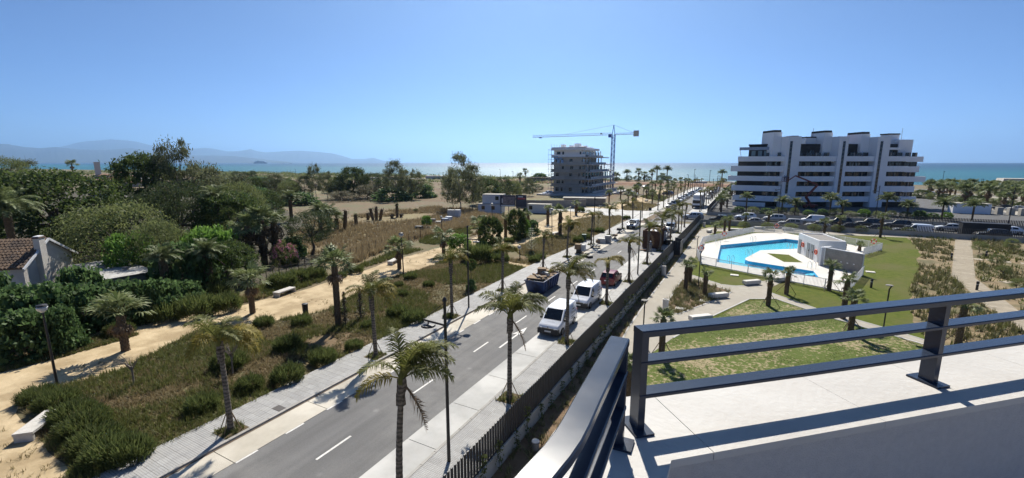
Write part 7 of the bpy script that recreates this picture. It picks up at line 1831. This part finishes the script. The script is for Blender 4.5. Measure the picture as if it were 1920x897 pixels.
# ---------------------------------------------------------------- sea, mountains, ships, haze
def sea_mat():
    m, nt, b = _nodes('sea_water'); N, L = nt.nodes, nt.links
    g = N.new('ShaderNodeNewGeometry'); sp = N.new('ShaderNodeSeparateXYZ'); L.new(g.outputs['Position'], sp.inputs[0])
    dv = N.new('ShaderNodeMath'); dv.operation = 'DIVIDE'; dv.inputs[0].default_value = 1300.0
    nz0 = N.new('ShaderNodeTexNoise'); nz0.inputs['Scale'].default_value = 0.0016; nz0.inputs['Detail'].default_value = 3; L.new(g.outputs['Position'], nz0.inputs['Vector'])
    ad = N.new('ShaderNodeMath'); ad.operation = 'MULTIPLY_ADD'; ad.inputs[1].default_value = 900; L.new(nz0.outputs['Fac'], ad.inputs[0]); L.new(sp.outputs['Y'], ad.inputs[2]); L.new(ad.outputs[0], dv.inputs[1])
    cr = N.new('ShaderNodeValToRGB'); L.new(dv.outputs[0], cr.inputs[0])   # shallow water is turquoise, deep water blue
    e = cr.color_ramp.elements; e[0].position = 0.0; e[0].color = (0.002, 0.022, 0.07, 1); e[1].position = 1.0; e[1].color = (0.016, 0.12, 0.155, 1)
    k = e.new(0.35); k.color = (0.004, 0.042, 0.095, 1); k = e.new(0.75); k.color = (0.009, 0.08, 0.13, 1)
    L.new(cr.outputs[0], b.inputs['Base Color']); b.inputs['Roughness'].default_value = 0.40; b.inputs['IOR'].default_value = 1.33; b.inputs['Specular IOR Level'].default_value = 0.55
    mp = N.new('ShaderNodeMapping'); mp.inputs['Scale'].default_value = (0.35, 1.0, 1.0); L.new(g.outputs['Position'], mp.inputs[0])
    n1 = N.new('ShaderNodeTexNoise'); n1.inputs['Scale'].default_value = 0.16; n1.inputs['Detail'].default_value = 5; n1.inputs['Roughness'].default_value = 0.65; L.new(mp.outputs[0], n1.inputs['Vector'])
    n2 = N.new('ShaderNodeTexNoise'); n2.inputs['Scale'].default_value = 0.018; n2.inputs['Detail'].default_value = 4; L.new(mp.outputs[0], n2.inputs['Vector'])
    aa = N.new('ShaderNodeMath'); aa.operation = 'MULTIPLY_ADD'; aa.inputs[1].default_value = 5.0; L.new(n2.outputs['Fac'], aa.inputs[0]); L.new(n1.outputs['Fac'], aa.inputs[2])
    bp = N.new('ShaderNodeBump'); bp.inputs['Strength'].default_value = 0.9; bp.inputs['Distance'].default_value = 2.2; L.new(aa.outputs[0], bp.inputs['Height']); L.new(bp.outputs[0], b.inputs['Normal'])
    MATS['sea_water'] = m
sea_mat()
struct(MB().sheet([(-46000, SHORE + 6), (46000, SHORE + 6), (46000, 46000), (-46000, 46000)], -0.75).build('sea', 'sea_water'))
mat('mountain', (0.014, 0.024, 0.028), (0.03, 0.038, 0.038), 0.0012, 0.95, c3=(0.03, 0.042, 0.035), s3=0.0008)
def azi(px): return math.atan2((px - 960) / FPX, math.cos(PITCH) + (143.5 / FPX) * math.sin(PITCH)) - YAW     # clockwise from the street
def ridge(name, prof, dist, depth, seed, foot=0.35):
    """mountain range as a height field: crest heights follow prof [(pixel column, pixel row)]"""
    rng = np.random.default_rng(seed); xs = np.linspace(prof[0][0], prof[-1][0], 260); ys = np.interp(xs, [p[0] for p in prof], [p[1] for p in prof])
    nr = 26; V = []; ph = rng.uniform(0, 6.28, 60); fq = rng.uniform(4, 90, 60); am = 1 / fq
    for j in range(nr):
        s = j / (nr - 1)
        for i, (x, y) in enumerate(zip(xs, ys)):
            a = azi(x); cd = DEPTH(math.sin(a), math.cos(a)); d = dist * (1 - 0.28 + 0.28 * s * 1.3) / cd
            hc = max(0.0, (305 - y)) / FPX * dist * 1.02
            t = i / len(xs); nz = sum(am[q] * math.sin(fq[q] * t * 6.28 + ph[q] + 9 * s * math.sin(ph[q])) for q in range(0, 60, 3))
            prf = math.sin(PI / 2 * min(1, s / 0.77)) ** 1.1 if s <= 0.77 else 1 - (s - 0.77) / 0.23 * 0.8
            h = hc * max(0, prf + (nz * 0.10 * math.sin(PI * min(1, s / 0.77)) if s < 0.77 else 0)) - 3
            V.append((math.sin(a) * d, math.cos(a) * d, h))
    n = len(xs); F = [(j * n + i, j * n + i + 1, (j + 1) * n + i + 1, (j + 1) * n + i) for j in range(nr - 1) for i in range(n - 1)]
    return struct(link(name, np_mesh(name, V, F, 'mountain', True)))
ridge('mountains', [(-160, 268), (0, 271), (20, 272), (50, 277), (80, 279), (110, 277), (150, 281), (200, 282), (250, 279), (290, 284), (345, 291), (400, 292), (440, 293), (480, 297), (520, 301), (560, 305)], 15000, 5000, 4)
ridge('mountains', [(60, 292), (120, 277), (160, 268), (215, 264), (260, 268), (300, 277), (345, 281), (385, 279), (400, 280), (430, 285), (452, 284), (473, 281), (485, 285), (500, 287), (530, 285), (565, 283.5), (600, 286), (620, 288), (640, 292), (660, 298), (685, 298), (700, 296), (715, 300), (735, 305)], 24000, 6000, 9)
# coast town under the left mountains
mat('far_town', (0.6, 0.58, 0.54), None, 0.01, 0.8); mat('town_roof', (0.26, 0.13, 0.08), (0.32, 0.19, 0.12), 0.3, 0.9); mat('town_wall', (0.46, 0.40, 0.34), (0.36, 0.30, 0.25), 0.2, 0.9)
k = 0
for px, b, w, h, rf_ in ((205, 350, 46, 12, 1), (232, 342, 44, 9, 1), (258, 350, 34, 10, 1), (286, 344, 40, 11, 0), (300, 350, 30, 10, 1), (182, 356, 30, 9, 1), (20, 352, 44, 13, 0), (215, 362, 26, 9, 1), (272, 336, 36, 7, 1), (330, 338, 26, 7, 1), (196, 336, 26, 8, 1), (240, 330, 40, 6, 1)):
    x, y = G(px, b); d = DEPTH(x, y); t = thing('town_house', '%s town house beyond the garden trees, at the left' % ORD[k], 'house', (x, y, 0), YAW + R.uniform(-.3, .3), 'houses of the coast town'); ww = w * d / FPX; hh = h * d / FPX * .8; k += 1
    MB().box(0, 0, 0, ww, ww * .6, hh).build('wall', 'town_wall', t)
    if rf_:
        bm = MB(); bm._add([(-ww / 2 - .3, -ww * .33, hh), (ww / 2 + .3, -ww * .33, hh), (ww / 2 + .3, ww * .33, hh), (-ww / 2 - .3, ww * .33, hh), (-ww / 2, 0, hh * 1.45), (ww / 2, 0, hh * 1.45)], [(0, 1, 5, 4), (2, 3, 4, 5), (3, 0, 4), (1, 2, 5), (3, 2, 1, 0)]); bm.build('roof', 'town_roof', t)
    else: MB().box(0, 0, hh, ww + .4, ww * .63, .3).build('roof', 'far_town', t)
    for q in range(3): MB().box(-ww * .3 + q * ww * .3, -ww * .3 - .04, hh * .4, ww * .08, .1, hh * .3).build('window', 'dark_glass', t)
tw = thing('square_tower', 'slim square tower rising above the coast town', 'tower', (*G(186, 336), 0), YAW + 0.8); MB().box(0, 0, 0, 3.6, 3.6, 13.2).build('shaft', 'far_town', tw); MB().box(0, 0, 13.2, 3.9, 3.9, .6).build('top_slab', 'far_town', tw)
gr = thing('green_roof_house', 'white low house with grey roof among the left trees', 'house', (*G(206, 372), 0), 0.9); MB().box(0, 0, 0, 9, 6, 3).build('wall', 'far_town', gr); bm = MB(); bm._add([(-5, -3.4, 3), (5, -3.4, 3), (5, 3.4, 3), (-5, 3.4, 3), (-5, 0, 4.6), (5, 0, 4.6)], [(0, 1, 5, 4), (2, 3, 4, 5), (3, 0, 4), (1, 2, 5)]); bm.build('roof', 'stone_grey', gr)
# beach huts and sea-front furniture
for i, (px, b, w, h) in enumerate(((1020, 343, 70, 9), (815, 336, 30, 5), (700, 338, 24, 4), (740, 338, 40, 5), (1310, 345, 24, 4), (1260, 346, 22, 4), (1385, 348, 20, 5))):
    x, y = G(px, b); d = DEPTH(x, y); t = thing('beach_hut', '%s low flat building on the beach, from the left of the list' % ORD[i], 'hut', (x, y, 0), YAW, 'low buildings on the beach'); ww = w * d / FPX; hh = h * d / FPX; t['label'] = ('long dark beach restaurant left of the unfinished block', 'white beach hut behind the tall eucalyptus', 'small white hut behind the field pines', 'long dark beach hut between the field trees', 'small hut on the sea front right of the palms', 'pale kiosk below the twin sea-front palms', 'low hut on the sea front beside the apartment block')[i]
    MB().box(0, 0, 0, ww, 6, hh).build('wall', 'stone_grey' if i in (0, 3) else 'far_town', t); MB().box(0, 0, hh, ww + 1, 7, .4).build('roof', 'bark' if i in (0, 3) else 'far_town', t)
for i, (px, b, tp) in enumerate(((938, 336, 318), (962, 338, 322), (1290, 342, 328), (1301, 342, 318), (1330, 343, 320), (1345, 343, 330), (1766, 348, 322), (1788, 350, 334), (1842, 352, 336), (555, 332, 318), (520, 332, 322))):
    x, y = G(px, b); H_ = TALL(px, b, tp); t = thing('promenade_lamp', '%s thin lamp mast along the sea front' % ORD[i], 'lamp post', (x, y, 0), R.uniform(0, 6), 'lamp masts on the sea front'); MB().tube([(0, 0, 0), (0, 0, H_)], [.16, .1], 5).build('mast', 'black_metal', t); MB().box(.5, 0, H_ - .2, 1.2, .5, .25).build('lamp_head', 'black_metal', t)
mat('bank_brown', (0.22, 0.12, 0.07), (0.30, 0.18, 0.11), 0.2, 0.95)
bm = MB(); a, b = (-150, 272), (25, 280); bm._add([(-160, 262, 0), (30, 262, 0), (30, 266, 1.5), (-160, 266, 1.5), (30, 276, 1.5), (-160, 276, 1.5), (30, 280, 0), (-160, 280, 0)], [(0, 1, 2, 3), (3, 2, 4, 5), (5, 4, 6, 7), (0, 3, 5, 7), (1, 6, 4, 2)]); struct(bm.build('earth_bank', 'bank_brown'))
# parked cars behind the bank and site clutter
for i, (px, b, pm) in enumerate(((1195, 350, 'paint_white'), (1210, 352, 'paint_silver'), (1180, 366, 'paint_white'), (1192, 368, 'paint_white'), (1027, 366, 'paint_white'), (1034, 366, 'paint_white'), (1252, 366, 'paint_blue'))):
    vehicle('car' if i % 2 else 'suv', pm, ('white car parked below the earth bank', 'silver car right of it below the earth bank', 'white car on the far sand before the bank, left', 'white car on the far sand before the bank, right', 'white car left in the site yard', 'white car right in the site yard', 'blue car beside the far promenade palms')[i], 'car', (*G(px, b), 0.03), R.uniform(0, 3), 'cars near the sea front')
mat('ship', (0.5, 0.52, 0.56), None, 0.1, 0.6); mat('ship_dark', (0.06, 0.07, 0.09), None, 0.1, 0.6)
def ship(label, px, b, length, dist, cruise):
    a = azi(px); x, y = math.sin(a) * dist, math.cos(a) * dist; t = thing('cruise_ship' if cruise else 'cargo_ship', label, 'ship', (x, y, -0.7), YAW, 'ships on the horizon'); L_ = length
    bm = MB(); bm._add([(-L_ / 2, -L_ * .06, 0), (L_ * .42, -L_ * .06, 0), (L_ / 2, 0, L_ * .06), (L_ * .42, L_ * .06, 0), (-L_ / 2, L_ * .06, 0), (-L_ / 2, -L_ * .06, L_ * .06), (L_ * .46, -L_ * .06, L_ * .06), (L_ * .46, L_ * .06, L_ * .06), (-L_ / 2, L_ * .06, L_ * .06)], [(0, 1, 6, 5), (1, 2, 6), (2, 3, 7), (6, 2, 7), (3, 4, 8, 7), (4, 0, 5, 8), (5, 6, 7, 8)]); bm.build('hull', 'ship_dark', t)
    if cruise:
        for q in range(4): MB().box(-L_ * .04, 0, L_ * (.06 + .025 * q), L_ * (.84 - .06 * q), L_ * .11, L_ * .025).build('deck', 'ship', t)
        MB().box(-L_ * .2, 0, L_ * .16, L_ * .07, L_ * .05, L_ * .05).build('funnel', 'ship_dark', t)
    else:
        MB().box(-L_ * .35, 0, L_ * .06, L_ * .14, L_ * .1, L_ * .14).build('bridge', 'ship', t); MB().box(L_ * .1, 0, L_ * .06, L_ * .5, L_ * .1, L_ * .05).build('cargo', 'ship_dark', t)
ship('large cruise ship on the horizon under the mountains', 489, 307, 200, 7400, True); ship('small dark cargo ship on the horizon, left one', 531, 309, 30, 5500, False); ship('small dark cargo ship on the horizon, right one', 545, 309, 32, 5500, False)
for i, (px, py, dist, lb) in enumerate(((1056, 133, 90, 'small bird high in the sky'), (1220, 240, 140, 'small bird low in the sky right of the crane'))):
    u = (px - 960) / FPX; v = (448.5 - py) / FPX; c, s = math.cos(PITCH), math.sin(PITCH); d = (u, c + v * s, -s + v * c)
    X = d[0] * math.cos(YAW) - d[1] * math.sin(YAW); Y = d[0] * math.sin(YAW) + d[1] * math.cos(YAW); t = thing('bird', lb, 'bird', (X * dist, Y * dist, CAM_H + d[2] * dist), 0.5, 'birds in the sky')
    bm = MB(); bm._add([(0, .14, 0), (0, -.16, 0), (.28, .05, .1), (.55, -.08, .02), (.25, -.1, .08), (-.28, .05, .1), (-.55, -.08, .02), (-.25, -.1, .08), (0, 0, .05), (0, 0, -.05)], [(8, 2, 4), (2, 3, 4), (8, 7, 5), (5, 7, 6), (0, 8, 9), (1, 9, 8), (0, 9, 2), (9, 4, 2), (0, 5, 9)]); bm.build('body', 'black_plastic', t)
# the air between us and the mountains
hz = MB().box(0, 0, -5.0, 94000, 94000, 1355).build('haze', 'white_wall')
m = bpy.data.materials.new('haze'); m.use_nodes = True; nt = m.node_tree; nt.nodes.remove(nt.nodes['Principled BSDF'])
pv = nt.nodes.new('ShaderNodeVolumePrincipled'); pv.inputs['Density'].default_value = 5.5e-5; pv.inputs['Color'].default_value = (0.48, 0.73, 1.0, 1); pv.inputs['Anisotropy'].default_value = 0.7
nt.links.new(pv.outputs[0], nt.nodes['Material Output'].inputs['Volume']); hz.data.materials.clear(); hz.data.materials.append(m); stuff(hz)
hz['label'] = 'pale sea haze over the bay'; hz['category'] = 'haze'
